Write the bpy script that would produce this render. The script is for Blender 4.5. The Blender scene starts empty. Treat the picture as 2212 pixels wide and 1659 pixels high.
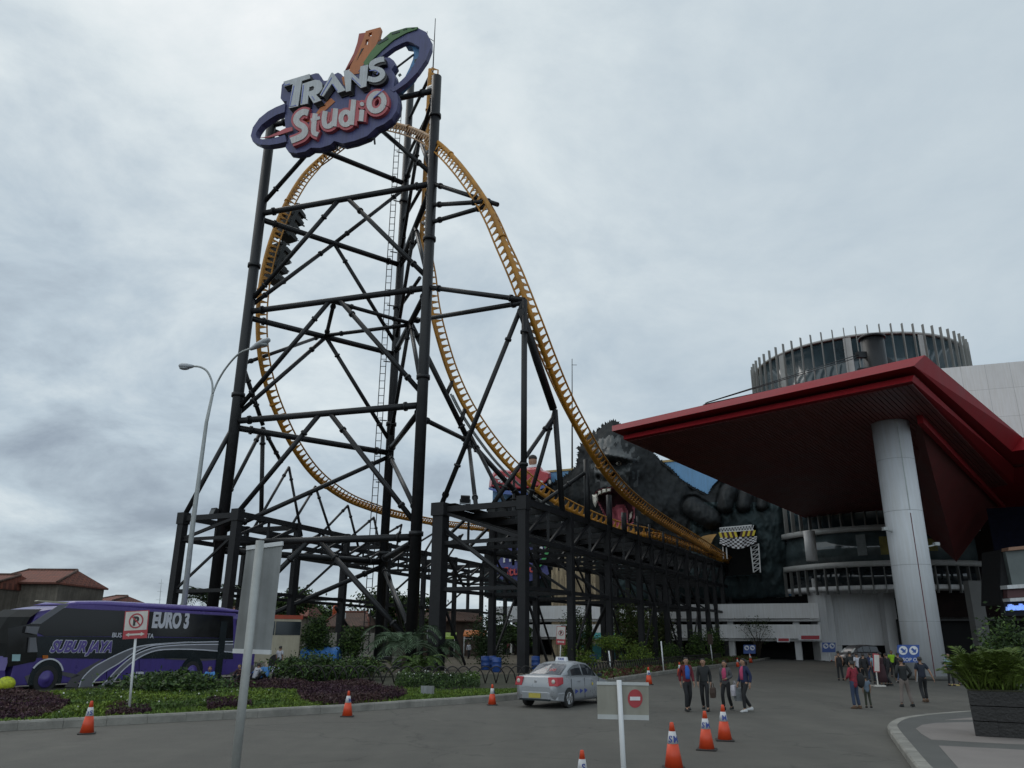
import bpy, bmesh, math, random
import numpy as np
from mathutils import Vector, Matrix, geometry
random.seed(7)
rng = np.random.default_rng(11)
S = bpy.context.scene
COL = S.collection
# ------------------------------------------------------------------ camera
CAM_H = 2.25
F, CX, CY = 1677.0, 1106.0, 829.5          # pinhole model of the photograph, in units of a 2212 x 1659 picture
PITCH, ROLL = math.radians(18.1), math.radians(0.45)
_r0 = Vector((1, 0, 0)); _f = Vector((0, math.cos(PITCH), math.sin(PITCH))); _u0 = Vector((0, -math.sin(PITCH), math.cos(PITCH)))
_r = _r0 * math.cos(ROLL) + _u0 * math.sin(ROLL)
_u = _u0 * math.cos(ROLL) - _r0 * math.sin(ROLL)
EYE = Vector((0, 0, CAM_H))
cam = bpy.data.cameras.new('camera'); cam.sensor_width = 36; cam.lens = F / 2212 * 36
cam.clip_start = 0.05; cam.clip_end = 6000
co = bpy.data.objects.new('camera', cam); COL.objects.link(co)
m = Matrix.Identity(4)
for i in range(3):
    m[i][0] = _r[i]; m[i][1] = _u[i]; m[i][2] = -_f[i]; m[i][3] = EYE[i]
co.matrix_world = m
S.camera = co
# ------------------------------------------------------------------ light and sky
SUN_EL, SUN_ROT = math.radians(52), math.radians(-35)
S.view_settings.view_transform = 'Standard'; S.view_settings.look = 'None'
S.view_settings.exposure = 0.0; S.view_settings.gamma = 1.0
W = bpy.data.worlds.new('World'); S.world = W; W.use_nodes = True
nt = W.node_tree; N = nt.nodes; L = nt.links
bg = N['Background']; bg.inputs['Strength'].default_value = 0.1
sky = N.new('ShaderNodeTexSky'); sky.sky_type = 'NISHITA'; sky.sun_disc = False
sky.sun_elevation = SUN_EL; sky.sun_rotation = SUN_ROT
tc = N.new('ShaderNodeTexCoord')
sep = N.new('ShaderNodeSeparateXYZ'); L.new(tc.outputs['Generated'], sep.inputs[0])
def wmath(op, a, b=None, c=None):
    n = N.new('ShaderNodeMath'); n.operation = op
    for i, v in enumerate((a, b, c)):
        if v is None: continue
        if isinstance(v, (int, float)): n.inputs[i].default_value = v
        else: L.new(v, n.inputs[i])
    return n.outputs[0]
zc = wmath('MAXIMUM', sep.outputs['Z'], 0.0)
den = wmath('ADD', zc, 0.30)
cu = wmath('DIVIDE', sep.outputs['X'], den); cv = wmath('DIVIDE', sep.outputs['Y'], den)
cmb = N.new('ShaderNodeCombineXYZ'); L.new(cu, cmb.inputs[0]); L.new(cv, cmb.inputs[1])
def wnoise(scale, det, rough, dist, off):
    mp = N.new('ShaderNodeMapping'); mp.inputs['Location'].default_value = off
    L.new(cmb.outputs[0], mp.inputs[0])
    n = N.new('ShaderNodeTexNoise'); n.inputs['Scale'].default_value = scale; n.inputs['Detail'].default_value = det
    n.inputs['Roughness'].default_value = rough; n.inputs['Distortion'].default_value = dist
    L.new(mp.outputs[0], n.inputs['Vector']); return n.outputs['Fac']
n1 = wnoise(0.85, 5, 0.5, 0.2, (7.3, 2.2, 0)); n2 = wnoise(2.6, 9, 0.62, 0.25, (2.2, 10.3, 0))
side = wmath('MULTIPLY', sep.outputs['X'], -0.15)                 # the left of the sky is the bright side
low = wmath('POWER', wmath('SUBTRACT', 1.0, zc), 6.0)
amp = wmath('ADD', wmath('MULTIPLY_ADD', sep.outputs['X'], -0.75, 0.52), 0.0)
amp = wmath('MINIMUM', wmath('MAXIMUM', amp, 0.2), 0.64)
dens = wmath('ADD', wmath('MULTIPLY', wmath('SUBTRACT', n1, 0.5), 1.9), wmath('MULTIPLY', wmath('SUBTRACT', n2, 0.5), 1.5))
dens = wmath('MULTIPLY', dens, amp)
fac = wmath('ADD', wmath('ADD', wmath('ADD', dens, 0.60), side), wmath('ADD', wmath('MULTIPLY', low, -0.10), wmath('MULTIPLY', wmath('MULTIPLY', wmath('POWER', wmath('SUBTRACT', 1.0, zc), 3.0), wmath('MAXIMUM', wmath('MULTIPLY', sep.outputs['X'], -1.0), 0.0)), -0.24)))
rp = N.new('ShaderNodeValToRGB'); L.new(fac, rp.inputs[0])
cr = rp.color_ramp
cr.elements[0].position = 0.0; cr.elements[0].color = (1.9, 2.35, 2.85, 1)
cr.elements[1].position = 1.0; cr.elements[1].color = (9.2, 9.5, 9.6, 1)
e = cr.elements.new(0.28); e.color = (3.0, 3.6, 4.3, 1)
e = cr.elements.new(0.50); e.color = (4.9, 5.8, 6.5, 1)
e = cr.elements.new(0.72); e.color = (7.1, 7.85, 8.15, 1)
# extra sky brightness added behind the camera, to light faces turned towards it
bk = wmath('MULTIPLY_ADD', wmath('MAXIMUM', wmath('MULTIPLY', sep.outputs['Y'], -1.0), 0.0), .75, 1.0)
vm = N.new('ShaderNodeVectorMath'); vm.operation = 'SCALE'; L.new(rp.outputs[0], vm.inputs[0]); L.new(bk, vm.inputs['Scale'])
mx = N.new('ShaderNodeMix'); mx.data_type = 'RGBA'; mx.inputs['Factor'].default_value = 0.94
L.new(sky.outputs[0], mx.inputs['A']); L.new(vm.outputs[0], mx.inputs['B'])
L.new(mx.outputs['Result'], bg.inputs['Color'])
sl = bpy.data.lights.new('sun', 'SUN'); sl.energy = 0.5; sl.angle = math.radians(25); sl.color = (1, 0.97, 0.92)
so = bpy.data.objects.new('sun', sl); COL.objects.link(so)
so.rotation_euler = (math.radians(90) - SUN_EL, 0, -SUN_ROT + math.pi)
# direction towards the sun: azimuth SUN_ROT measured from +Y
sd = Vector((math.sin(SUN_ROT) * math.cos(SUN_EL), math.cos(SUN_ROT) * math.cos(SUN_EL), math.sin(SUN_EL)))
so.rotation_euler = sd.to_track_quat('Z', 'Y').to_euler()
# ------------------------------------------------------------------ measuring helpers
def ray(px, py):
    return _r * (px - CX) + _u * (CY - py) + _f * F
def G(px, py, z=0.0):
    d = ray(px, py); t = (z - CAM_H) / d.z
    return EYE + d * t
def U(px, py, Y):
    d = ray(px, py); return EYE + d * (Y / d.y)
def VPL(px, py, A, D):
    """point where the line of sight meets the vertical plane through plan point A along plan direction D"""
    d = ray(px, py); nx, ny = -D[1], D[0]
    t = (nx * A[0] + ny * A[1]) / (nx * d.x + ny * d.y)
    return EYE + d * t
def c1(x, y): return (522.3 + .2083 * x, 30.7 + .2083 * y)
# ------------------------------------------------------------------ materials
MATS = {}
def mat(name, col, rough=.6, metal=0., var=.12, vscale=3., bump=0., bscale=40., spec=.5, em=None, coord='Object', streak=0., island=0., trans=0.):
    if name in MATS: return MATS[name]
    M = bpy.data.materials.new(name); M.use_nodes = True; MATS[name] = M
    t = M.node_tree; b = t.nodes['Principled BSDF']
    b.inputs['Roughness'].default_value = rough; b.inputs['Metallic'].default_value = metal
    b.inputs['Specular IOR Level'].default_value = spec
    tcn = t.nodes.new('ShaderNodeTexCoord')
    base = None
    if var or streak or island:
        nz = t.nodes.new('ShaderNodeTexNoise'); nz.inputs['Scale'].default_value = vscale
        nz.inputs['Detail'].default_value = 6; nz.inputs['Roughness'].default_value = .65
        t.links.new(tcn.outputs[coord], nz.inputs['Vector'])
        r = t.nodes.new('ShaderNodeValToRGB'); r.color_ramp.elements[0].position = .28; r.color_ramp.elements[1].position = .72
        lo = [max(0, c * (1 - var)) for c in col]; hi = [c * (1 + var) for c in col]
        r.color_ramp.elements[0].color = (*lo, 1); r.color_ramp.elements[1].color = (*hi, 1)
        t.links.new(nz.outputs['Fac'], r.inputs[0]); base = r.outputs[0]
        if streak:
            mp = t.nodes.new('ShaderNodeMapping'); mp.inputs['Scale'].default_value = (6, 6, .35)
            t.links.new(tcn.outputs[coord], mp.inputs[0])
            n2_ = t.nodes.new('ShaderNodeTexNoise'); n2_.inputs['Scale'].default_value = 1.2; n2_.inputs['Detail'].default_value = 5
            t.links.new(mp.outputs[0], n2_.inputs['Vector'])
            r2 = t.nodes.new('ShaderNodeValToRGB'); r2.color_ramp.elements[0].position = .35; r2.color_ramp.elements[1].position = .75
            r2.color_ramp.elements[0].color = (1, 1, 1, 1); k = 1 - streak; r2.color_ramp.elements[1].color = (k, k * .98, k * .94, 1)
            t.links.new(n2_.outputs['Fac'], r2.inputs[0])
            mm = t.nodes.new('ShaderNodeMix'); mm.data_type = 'RGBA'; mm.blend_type = 'MULTIPLY'; mm.inputs['Factor'].default_value = 1
            t.links.new(base, mm.inputs['A']); t.links.new(r2.outputs[0], mm.inputs['B']); base = mm.outputs['Result']
        if island:
            g = t.nodes.new('ShaderNodeNewGeometry')
            r3 = t.nodes.new('ShaderNodeMapRange'); r3.inputs['To Min'].default_value = 1 - island; r3.inputs['To Max'].default_value = 1 + island
            t.links.new(g.outputs['Random Per Island'], r3.inputs['Value'])
            mm = t.nodes.new('ShaderNodeMix'); mm.data_type = 'RGBA'; mm.blend_type = 'MULTIPLY'; mm.inputs['Factor'].default_value = 1
            t.links.new(base, mm.inputs['A']); t.links.new(r3.outputs[0], mm.inputs['B']); base = mm.outputs['Result']
        t.links.new(base, b.inputs['Base Color'])
        rr = t.nodes.new('ShaderNodeMapRange'); rr.inputs['To Min'].default_value = max(.02, rough - .12); rr.inputs['To Max'].default_value = min(1, rough + .12)
        t.links.new(nz.outputs['Fac'], rr.inputs['Value']); t.links.new(rr.outputs[0], b.inputs['Roughness'])
    else:
        b.inputs['Base Color'].default_value = (*col, 1)
    if bump:
        nb = t.nodes.new('ShaderNodeTexNoise'); nb.inputs['Scale'].default_value = bscale; nb.inputs['Detail'].default_value = 4
        t.links.new(tcn.outputs[coord], nb.inputs['Vector'])
        bn = t.nodes.new('ShaderNodeBump'); bn.inputs['Strength'].default_value = bump; bn.inputs['Distance'].default_value = .05
        t.links.new(nb.outputs['Fac'], bn.inputs['Height']); t.links.new(bn.outputs[0], b.inputs['Normal'])
    if em:
        b.inputs['Emission Color'].default_value = (*col, 1); b.inputs['Emission Strength'].default_value = em
    if trans:
        b.inputs['Transmission Weight'].default_value = trans
    return M
def brick_lines(M, scale, w, h, mortar, dark, coord='Object', rot=(0, 0, 0), msize=.02, offset=0.):
    """overlay thin joint lines on a material (panel joints, stone courses, tiles)"""
    t = M.node_tree; b = t.nodes['Principled BSDF']
    tcn = t.nodes.new('ShaderNodeTexCoord'); mp = t.nodes.new('ShaderNodeMapping'); mp.inputs['Rotation'].default_value = rot
    t.links.new(tcn.outputs[coord], mp.inputs[0])
    br = t.nodes.new('ShaderNodeTexBrick'); br.offset = offset
    br.inputs['Scale'].default_value = scale; br.inputs['Brick Width'].default_value = w; br.inputs['Row Height'].default_value = h
    br.inputs['Mortar Size'].default_value = msize
    br.inputs['Color1'].default_value = (1, 1, 1, 1); br.inputs['Color2'].default_value = (1 - dark * .3,) * 3 + (1,)
    br.inputs['Mortar'].default_value = (mortar,) * 3 + (1,)
    t.links.new(mp.outputs[0], br.inputs['Vector'])
    mm = t.nodes.new('ShaderNodeMix'); mm.data_type = 'RGBA'; mm.blend_type = 'MULTIPLY'; mm.inputs['Factor'].default_value = 1
    src = b.inputs['Base Color'].links[0].from_socket if b.inputs['Base Color'].links else None
    if src: t.links.new(src, mm.inputs['A'])
    else: mm.inputs['A'].default_value = b.inputs['Base Color'].default_value
    t.links.new(br.outputs['Color'], mm.inputs['B']); t.links.new(mm.outputs['Result'], b.inputs['Base Color'])
    return M
# ------------------------------------------------------------------ mesh builder
V = Vector
class MB:
    def __init__(s): s.v = []; s.f = []; s.mi = []; s.cur = 0; s.sm = []; s.smooth = False
    def face(s, idx): s.f.append(idx); s.mi.append(s.cur); s.sm.append(s.smooth)
    def add(s, pts): i = len(s.v); s.v += [tuple(p) for p in pts]; return i
    def quad(s, *p): i = s.add(p); s.face(list(range(i, i + len(p))))
    def box(s, c, sz, R=None):
        c = V(c); h = V(sz) * .5
        P = [V((x * h.x, y * h.y, z * h.z)) for x in (-1, 1) for y in (-1, 1) for z in (-1, 1)]
        if R is not None: P = [R @ p for p in P]
        i = s.add([c + p for p in P])
        for q in ((0, 1, 3, 2), (4, 6, 7, 5), (0, 4, 5, 1), (2, 3, 7, 6), (0, 2, 6, 4), (1, 5, 7, 3)): s.face([i + k for k in q])
    def bar(s, a, b, w, h=None, up=(0, 0, 1)):
        a, b = V(a), V(b); h = h or w; d = b - a; ln = d.length
        if ln < 1e-6: return
        x = d / ln; y = V(up).cross(x)
        if y.length < 1e-3: y = V((1, 0, 0)).cross(x)
        y.normalize(); z = x.cross(y)
        R = Matrix((x, y, z)).transposed()
        s.box((a + b) / 2, (ln, w, h), R)
    def rings(s, rings, closed=True, caps=True):
        """rings: lists of equal length, lofted"""
        n = len(rings[0]); ids = [s.add(r) for r in rings]
        for a, b in zip(ids, ids[1:]):
            for k in range(n if closed else n - 1):
                k2 = (k + 1) % n; s.face([a + k, a + k2, b + k2, b + k])
        if caps and closed:
            sm = s.smooth; s.smooth = False
            s.face([ids[0] + k for k in range(n)][::-1]); s.face([ids[-1] + k for k in range(n)]); s.smooth = sm
    def tube(s, pts, r, n=10, caps=True):
        pts = [V(p) for p in pts]; rr = r if hasattr(r, '__len__') else [r] * len(pts)
        sm = s.smooth; s.smooth = True
        t0 = (pts[1] - pts[0]).normalized()
        u = t0.orthogonal().normalized(); R = []
        for i, p in enumerate(pts):
            t = (pts[min(i + 1, len(pts) - 1)] - pts[max(i - 1, 0)])
            t = t.normalized() if t.length > 1e-9 else t0
            u = (u - t * u.dot(t)).normalized(); w = t.cross(u)
            R.append([p + (u * math.cos(2 * math.pi * k / n) + w * math.sin(2 * math.pi * k / n)) * rr[i] for k in range(n)])
        s.rings(R, caps=caps); s.smooth = sm
    def lathe(s, c, prof, n=16, axis=None):
        """prof: list of (radius, height) along +z (or axis) from c"""
        c = V(c); ax = V(axis or (0, 0, 1)).normalized(); u = ax.orthogonal().normalized(); w = ax.cross(u)
        sm = s.smooth; s.smooth = True
        s.rings([[c + ax * h + (u * math.cos(2 * math.pi * k / n) + w * math.sin(2 * math.pi * k / n)) * max(r, 1e-4) for k in range(n)] for r, h in prof])
        s.smooth = sm
    def ball(s, c, r, n=10, m_=7):
        c = V(c); r = r if hasattr(r, '__len__') else (r, r, r); sm = s.smooth; s.smooth = True
        R = []
        for j in range(m_ + 1):
            a = math.pi * j / m_ - math.pi / 2; q = max(math.cos(a), 1e-3)
            R.append([c + V((r[0] * q * math.cos(2 * math.pi * k / n), r[1] * q * math.sin(2 * math.pi * k / n), r[2] * math.sin(a))) for k in range(n)])
        s.rings(R); s.smooth = sm
    def prism(s, loops, fr, z0, z1):
        """loops: [outer, hole, ...] 2-d polygons; fr(x, y, off) -> 3-d"""
        flat = [p for l in loops for p in l]
        tris = geometry.tessellate_polygon([[V((p[0], p[1], 0)) for p in l] for l in loops])
        a = s.add([fr(p[0], p[1], z0) for p in flat]); b = s.add([fr(p[0], p[1], z1) for p in flat])
        for t in tris: s.face([a + k for k in t]); s.face([b + k for k in t][::-1])
        o = 0
        for l in loops:
            n = len(l)
            for k in range(n):
                k2 = (k + 1) % n; s.face([a + o + k, a + o + k2, b + o + k2, b + o + k])
            o += n
    def stroke(s, pts, w, fr, z0, z1):
        """a ribbon of width w along a 2-d polyline as a prism"""
        P = [V((p[0], p[1])) for p in pts]; l = []; r = []
        for i, p in enumerate(P):
            t = (P[min(i + 1, len(P) - 1)] - P[max(i - 1, 0)]).normalized(); n_ = V((-t.y, t.x)) * (w / 2)
            l.append(p + n_); r.append(p - n_)
        s.rings([[fr(a.x, a.y, z0), fr(b.x, b.y, z0), fr(b.x, b.y, z1), fr(a.x, a.y, z1)] for a, b in zip(l, r)])
    def build(s, name, mats, parent=None, bevel=0.):
        me = bpy.data.meshes.new(name)
        o = V((0, 0, 0))
        if parent is not None:
            q = parent
            while q is not None: o = o + q.location; q = q.parent
        vs = [(p[0] - o.x, p[1] - o.y, p[2] - o.z) for p in s.v]
        me.from_pydata(vs, [], s.f)
        for M in (mats if isinstance(mats, (list, tuple)) else [mats]): me.materials.append(M)
        me.polygons.foreach_set('material_index', s.mi); me.polygons.foreach_set('use_smooth', s.sm)
        bm = bmesh.new(); bm.from_mesh(me); bmesh.ops.recalc_face_normals(bm, faces=bm.faces); bm.to_mesh(me); bm.free()
        me.update()
        ob = bpy.data.objects.new(name, me); COL.objects.link(ob)
        if parent is not None: ob.parent = parent
        if bevel:
            b = ob.modifiers.new('bevel', 'BEVEL'); b.width = bevel; b.segments = 2; b.limit_method = 'ANGLE'; b.angle_limit = math.radians(50)
        return ob
def tag(o, label, cat, group=None, kind=None):
    if label: o['label'] = label
    if cat: o['category'] = cat
    if group: o['group'] = group
    if kind: o['kind'] = kind
    return o
def thing(name, label, cat, loc=(0, 0, 0), rz=0., group=None):
    o = bpy.data.objects.new(name, None); COL.objects.link(o); o.location = loc; o.rotation_euler = (0, 0, rz)
    o.empty_display_size = .1
    return tag(o, label, cat, group)
def struct(o): o['kind'] = 'structure'; return o
def copy_tree(o, parent=None):
    c = o.copy(); COL.objects.link(c)
    if parent is not None: c.parent = parent
    for ch in list(o.children): copy_tree(ch, c)
    return c
def base_at(o, p):
    """give a one-mesh object an origin at p (its vertices stay where they are)"""
    p = V(p); o.data.transform(Matrix.Translation(-p)); o.location = p; return o
def text_mb(txt, fr, size, z0, z1, shear=0., bold=0., sx=1., align='LEFT', spacing=1.):
    """lettering as solid geometry: fr(x, y, off) -> 3-d"""
    cu_ = bpy.data.curves.new('lettering', 'FONT'); cu_.body = txt; cu_.size = size; cu_.shear = shear; cu_.offset = bold
    cu_.align_x = align; cu_.space_character = spacing; cu_.extrude = .5; cu_.resolution_u = 4
    o = bpy.data.objects.new('lettering', cu_); COL.objects.link(o)
    dg = bpy.context.evaluated_depsgraph_get(); me = bpy.data.meshes.new_from_object(o.evaluated_get(dg))
    b = MB(); b.v = [tuple(fr(v.co.x * sx, v.co.y, z0 + (z1 - z0) * (v.co.z + .5))) for v in me.vertices]
    for p in me.polygons: b.face(list(p.vertices))
    bpy.data.objects.remove(o); bpy.data.curves.remove(cu_); bpy.data.meshes.remove(me)
    return b
def merge(a, b):
    i = len(a.v); a.v += b.v
    for f, mi, sm in zip(b.f, b.mi, b.sm): a.f.append([k + i for k in f]); a.mi.append(a.cur); a.sm.append(sm)
def catmull(P, n=8):
    P = [V(p) for p in P]; out = []
    for i in range(len(P) - 1):
        p0, p1, p2, p3 = P[max(i - 1, 0)], P[i], P[i + 1], P[min(i + 2, len(P) - 1)]
        if i == 0: p0 = p1 * 2 - p2
        if i == len(P) - 2: p3 = p2 * 2 - p1
        for k in range(n):
            t = k / n
            out.append(.5 * ((2 * p1) + (p2 - p0) * t + (2 * p0 - 5 * p1 + 4 * p2 - p3) * t * t + (3 * p1 - p0 - 3 * p2 + p3) * t ** 3))
    out.append(P[-1]); return out
def resample(P, step):
    d = [0.]
    for a, b in zip(P, P[1:]): d.append(d[-1] + (b - a).length)
    n = max(2, int(round(d[-1] / step)) + 1); out = []; j = 0
    for i in range(n):
        s_ = d[-1] * i / (n - 1)
        while j < len(d) - 2 and d[j + 1] < s_: j += 1
        w = (s_ - d[j]) / max(1e-9, d[j + 1] - d[j]); out.append(P[j].lerp(P[j + 1], w))
    return out
def quads_mesh(name, Q, mats, parent=None, mi=None):
    """fast mesh from an (n,4,3) array of quads"""
    Q = np.asarray(Q, dtype=np.float32); n = len(Q)
    if parent is not None:
        q = parent; o = V((0, 0, 0))
        while q is not None: o = o + q.location; q = q.parent
        Q = Q - np.array(o, dtype=np.float32)
    me = bpy.data.meshes.new(name); me.vertices.add(4 * n); me.vertices.foreach_set('co', Q.reshape(-1))
    me.loops.add(4 * n); me.loops.foreach_set('vertex_index', np.arange(4 * n, dtype=np.int32))
    me.polygons.add(n); me.polygons.foreach_set('loop_start', np.arange(0, 4 * n, 4, dtype=np.int32))
    me.polygons.foreach_set('loop_total', np.full(n, 4, dtype=np.int32))
    for M in (mats if isinstance(mats, (list, tuple)) else [mats]): me.materials.append(M)
    if mi is not None: me.polygons.foreach_set('material_index', np.asarray(mi, dtype=np.int32))
    me.update(calc_edges=True)
    ob = bpy.data.objects.new(name, me); COL.objects.link(ob)
    if parent is not None: ob.parent = parent
    return ob
def leaf_quads(C, size, up=0.3, aspect=.45, grow=None):
    """random leaf quads at centres C (n,3)"""
    n = len(C); a = rng.normal(size=(n, 3)); a[:, 2] = a[:, 2] * .7 + up
    if grow is not None: a = a + grow
    a /= np.linalg.norm(a, axis=1)[:, None]
    b = np.cross(a, rng.normal(size=(n, 3))); b /= np.linalg.norm(b, axis=1)[:, None] + 1e-9
    s_ = size * rng.uniform(.6, 1.4, (n, 1)); A = a * s_; B = b * s_ * aspect
    return np.stack([C - A * .5, C + B * .5, C + A * .5, C - B * .5], axis=1)
def clump_points(center, rad, n_clumps, per, spread=.33, lo=-1.0):
    d = rng.normal(size=(n_clumps, 3)); d /= np.linalg.norm(d, axis=1)[:, None]
    d *= rng.uniform(.45, 1.0, (n_clumps, 1)); d[:, 2] = np.maximum(d[:, 2], lo)
    cc = np.array(center) + d * np.array(rad)
    p = np.repeat(cc, per, axis=0) + rng.normal(size=(n_clumps * per, 3)) * (np.array(rad) * spread * np.repeat(rng.uniform(.5, 1.2, (n_clumps, 1)), per, axis=0))
    return p
# ------------------------------------------------------------------ shared materials
M_BLACK = mat('black_steel_paint', (.011, .0115, .013), .45, 0, .35, 1.5, .15, 14, spec=.35)
M_BLACK2 = mat('weathered_black_steel', (.012, .012, .0135), .55, 0, .4, 1.1, .2, 10, spec=.3)
M_YEL = mat('yellow_track_paint', (.45, .20, .018), .5, 0, .3, 1.2, .1, 20, streak=.3)
M_WHITE = mat('white_paint', (.62, .63, .64), .5, 0, .08, 1.5, streak=.18)
M_GALV = mat('galvanised_steel', (.36, .38, .38), .5, .25, .18, 5, .1, 60, streak=.2)
M_ASPH = mat('asphalt', (.115, .112, .106), .85, 0, .0, 1)
M_KERB = mat('kerb_concrete', (.23, .22, .195), .9, 0, .35, 1.6, .5, 30)
M_RED = mat('red_cladding', (.25, .015, .020), .6, 0, .12, .4, .0, spec=.12, streak=.18)
M_GLASS = mat('dark_glass', (.02, .026, .03), .08, 0, .2, .6, spec=.8)
M_TYRE = mat('tyre_rubber', (.02, .02, .02), .85, 0, .2, 8)
M_RUST = None
def asphalt_nodes(M):
    t = M.node_tree; b = t.nodes['Principled BSDF']; tcn = t.nodes.new('ShaderNodeTexCoord')
    def nz(sc, det, ro):
        n = t.nodes.new('ShaderNodeTexNoise'); n.inputs['Scale'].default_value = sc; n.inputs['Detail'].default_value = det; n.inputs['Roughness'].default_value = ro
        t.links.new(tcn.outputs['Object'], n.inputs['Vector']); return n.outputs['Fac']
    def ramp(f, a, ca, b_, cb):
        r = t.nodes.new('ShaderNodeValToRGB'); r.color_ramp.elements[0].position = a; r.color_ramp.elements[1].position = b_
        r.color_ramp.elements[0].color = (*ca, 1); r.color_ramp.elements[1].color = (*cb, 1); t.links.new(f, r.inputs[0]); return r.outputs[0]
    def mul(a, c):
        m_ = t.nodes.new('ShaderNodeMix'); m_.data_type = 'RGBA'; m_.blend_type = 'MULTIPLY'; m_.inputs['Factor'].default_value = 1
        t.links.new(a, m_.inputs['A']); t.links.new(c, m_.inputs['B']); return m_.outputs['Result']
    big = ramp(nz(.14, 5, .6), .3, (.072, .067, .058), .7, (.100, .093, .081))
    mid = ramp(nz(1.3, 6, .7), .3, (.86, .86, .86), .7, (1.08, 1.08, 1.07))
    fine = ramp(nz(38, 3, .8), .3, (.72, .72, .72), .72, (1.25, 1.25, 1.22))
    oil = ramp(nz(.45, 4, .7), .60, (1, 1, 1), .78, (.70, .70, .70))
    vo = t.nodes.new('ShaderNodeTexVoronoi'); vo.feature = 'DISTANCE_TO_EDGE'; vo.inputs['Scale'].default_value = .16
    nw = t.nodes.new('ShaderNodeTexNoise'); nw.inputs['Scale'].default_value = .9; nw.inputs['Detail'].default_value = 6; t.links.new(tcn.outputs['Object'], nw.inputs['Vector'])
    ad = t.nodes.new('ShaderNodeVectorMath'); ad.operation = 'MULTIPLY_ADD'; ad.inputs[1].default_value = (2.2, 2.2, 0); t.links.new(nw.outputs['Color'], ad.inputs[0]); t.links.new(tcn.outputs['Object'], ad.inputs[2]); t.links.new(ad.outputs[0], vo.inputs['Vector'])
    crack = ramp(vo.outputs['Distance'], .0015, (.62, .62, .62), .005, (1, 1, 1))
    wv = t.nodes.new('ShaderNodeTexNoise'); wv.inputs['Scale'].default_value = 1.0; wv.inputs['Detail'].default_value = 3
    mp = t.nodes.new('ShaderNodeMapping'); mp.inputs['Rotation'].default_value = (0, 0, .6); mp.inputs['Scale'].default_value = (.9, .05, 1); t.links.new(tcn.outputs['Object'], mp.inputs[0]); t.links.new(mp.outputs[0], wv.inputs['Vector'])
    lanes = ramp(wv.outputs['Fac'], .35, (.90, .90, .90), .65, (1.08, 1.08, 1.07))
    t.links.new(mul(mul(mul(mul(mul(big, mid), fine), oil), crack), lanes), b.inputs['Base Color'])
    bn = t.nodes.new('ShaderNodeBump'); bn.inputs['Strength'].default_value = .5; bn.inputs['Distance'].default_value = .01
    t.links.new(nz(60, 3, .8), bn.inputs['Height']); t.links.new(bn.outputs[0], b.inputs['Normal'])
asphalt_nodes(M_ASPH)
# ------------------------------------------------------------------ ground sheet
b = MB(); R_ = 2500
b.quad((-R_, -R_, 0), (R_, -R_, 0), (R_, R_, 0), (-R_, R_, 0)); struct(b.build('ground', M_ASPH))
# ------------------------------------------------------------------ planted island with its kerb
M_SOIL = mat('bed_soil', (.035, .035, .018), .95, 0, .45, 2.2, .6, 12)
kerb_px = [(-420, 1612), (-150, 1591), (0, 1580), (300, 1564), (614, 1547), (883, 1529), (1126, 1510), (1245, 1491), (1345, 1471), (1450, 1455), (1560, 1440), (1625, 1431), (1668, 1423)]
kerb = catmull([G(x, y) for x, y in kerb_px], 6)
kerb = [V((p.x, p.y, 0)) for p in resample(kerb, 1.0)]
KW, KH = .26, .22
def offs(P, d):
    out = []
    for i, p in enumerate(P):
        t = (P[min(i + 1, len(P) - 1)] - P[max(i - 1, 0)]).normalized(); out.append(p + V((-t.y, t.x, 0)) * d)
    return out
kin = offs(kerb, KW)
b = MB()
for i in range(len(kerb) - 1):                     # kerb stones of one metre with an open joint
    a0, a1, c0, c1_ = kerb[i], kerb[i + 1], kin[i], kin[i + 1]
    g = .004; e = (a1 - a0).normalized() * g; q = V((0, 0, 1))
    hh = KH + random.uniform(-.005, .005); inn = (c0 - a0) * .13; jt = (c0 - a0) * random.uniform(-.02, .02)
    A, B, C_, D_ = a0 + e + jt, a1 - e + jt, c1_ - e, c0 + e
    lo = [A, B, C_, D_]; up1 = [A + q * (hh * .8), B + q * (hh * .8), C_ + q * hh, D_ + q * hh]; up2 = [A + q * hh + inn, B + q * hh + inn, C_ + q * hh, D_ + q * hh]
    b.rings([lo, up1, up2])
struct(b.build('kerb', brick_lines(M_KERB, 1, 9, 9, 1, 0)))
back = [G(1700, 1421), (36, 118, 0), (-2, 122, 0), (-12, 64, 0), (-13.2, 47.5, 0), (-20.5, 35.6, 0), (-36, 14.5, 0)]
poly = [p for p in kin] + [V(p) for p in back]
b = MB(); b.prism([[(p.x, p.y) for p in poly]], lambda x, y, z: V((x, y, z)), .0, .14)
struct(b.build('planting_bed', M_SOIL))
# bare ground under the steelwork
M_DIRT = mat('trodden_earth', (.10, .082, .055), .95, 0, .35, .8, .5, 14)
b = MB(); dirt = [G(700, 1462), G(1150, 1462), G(1320, 1451), G(1500, 1436), (34, 112, 0), (-2, 118, 0), (-11.5, 64, 0)]
b.prism([[(p[0], p[1]) for p in dirt]], lambda x, y, z: V((x, y, z)), .10, .146)
struct(b.build('earth_patch', M_DIRT))
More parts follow.
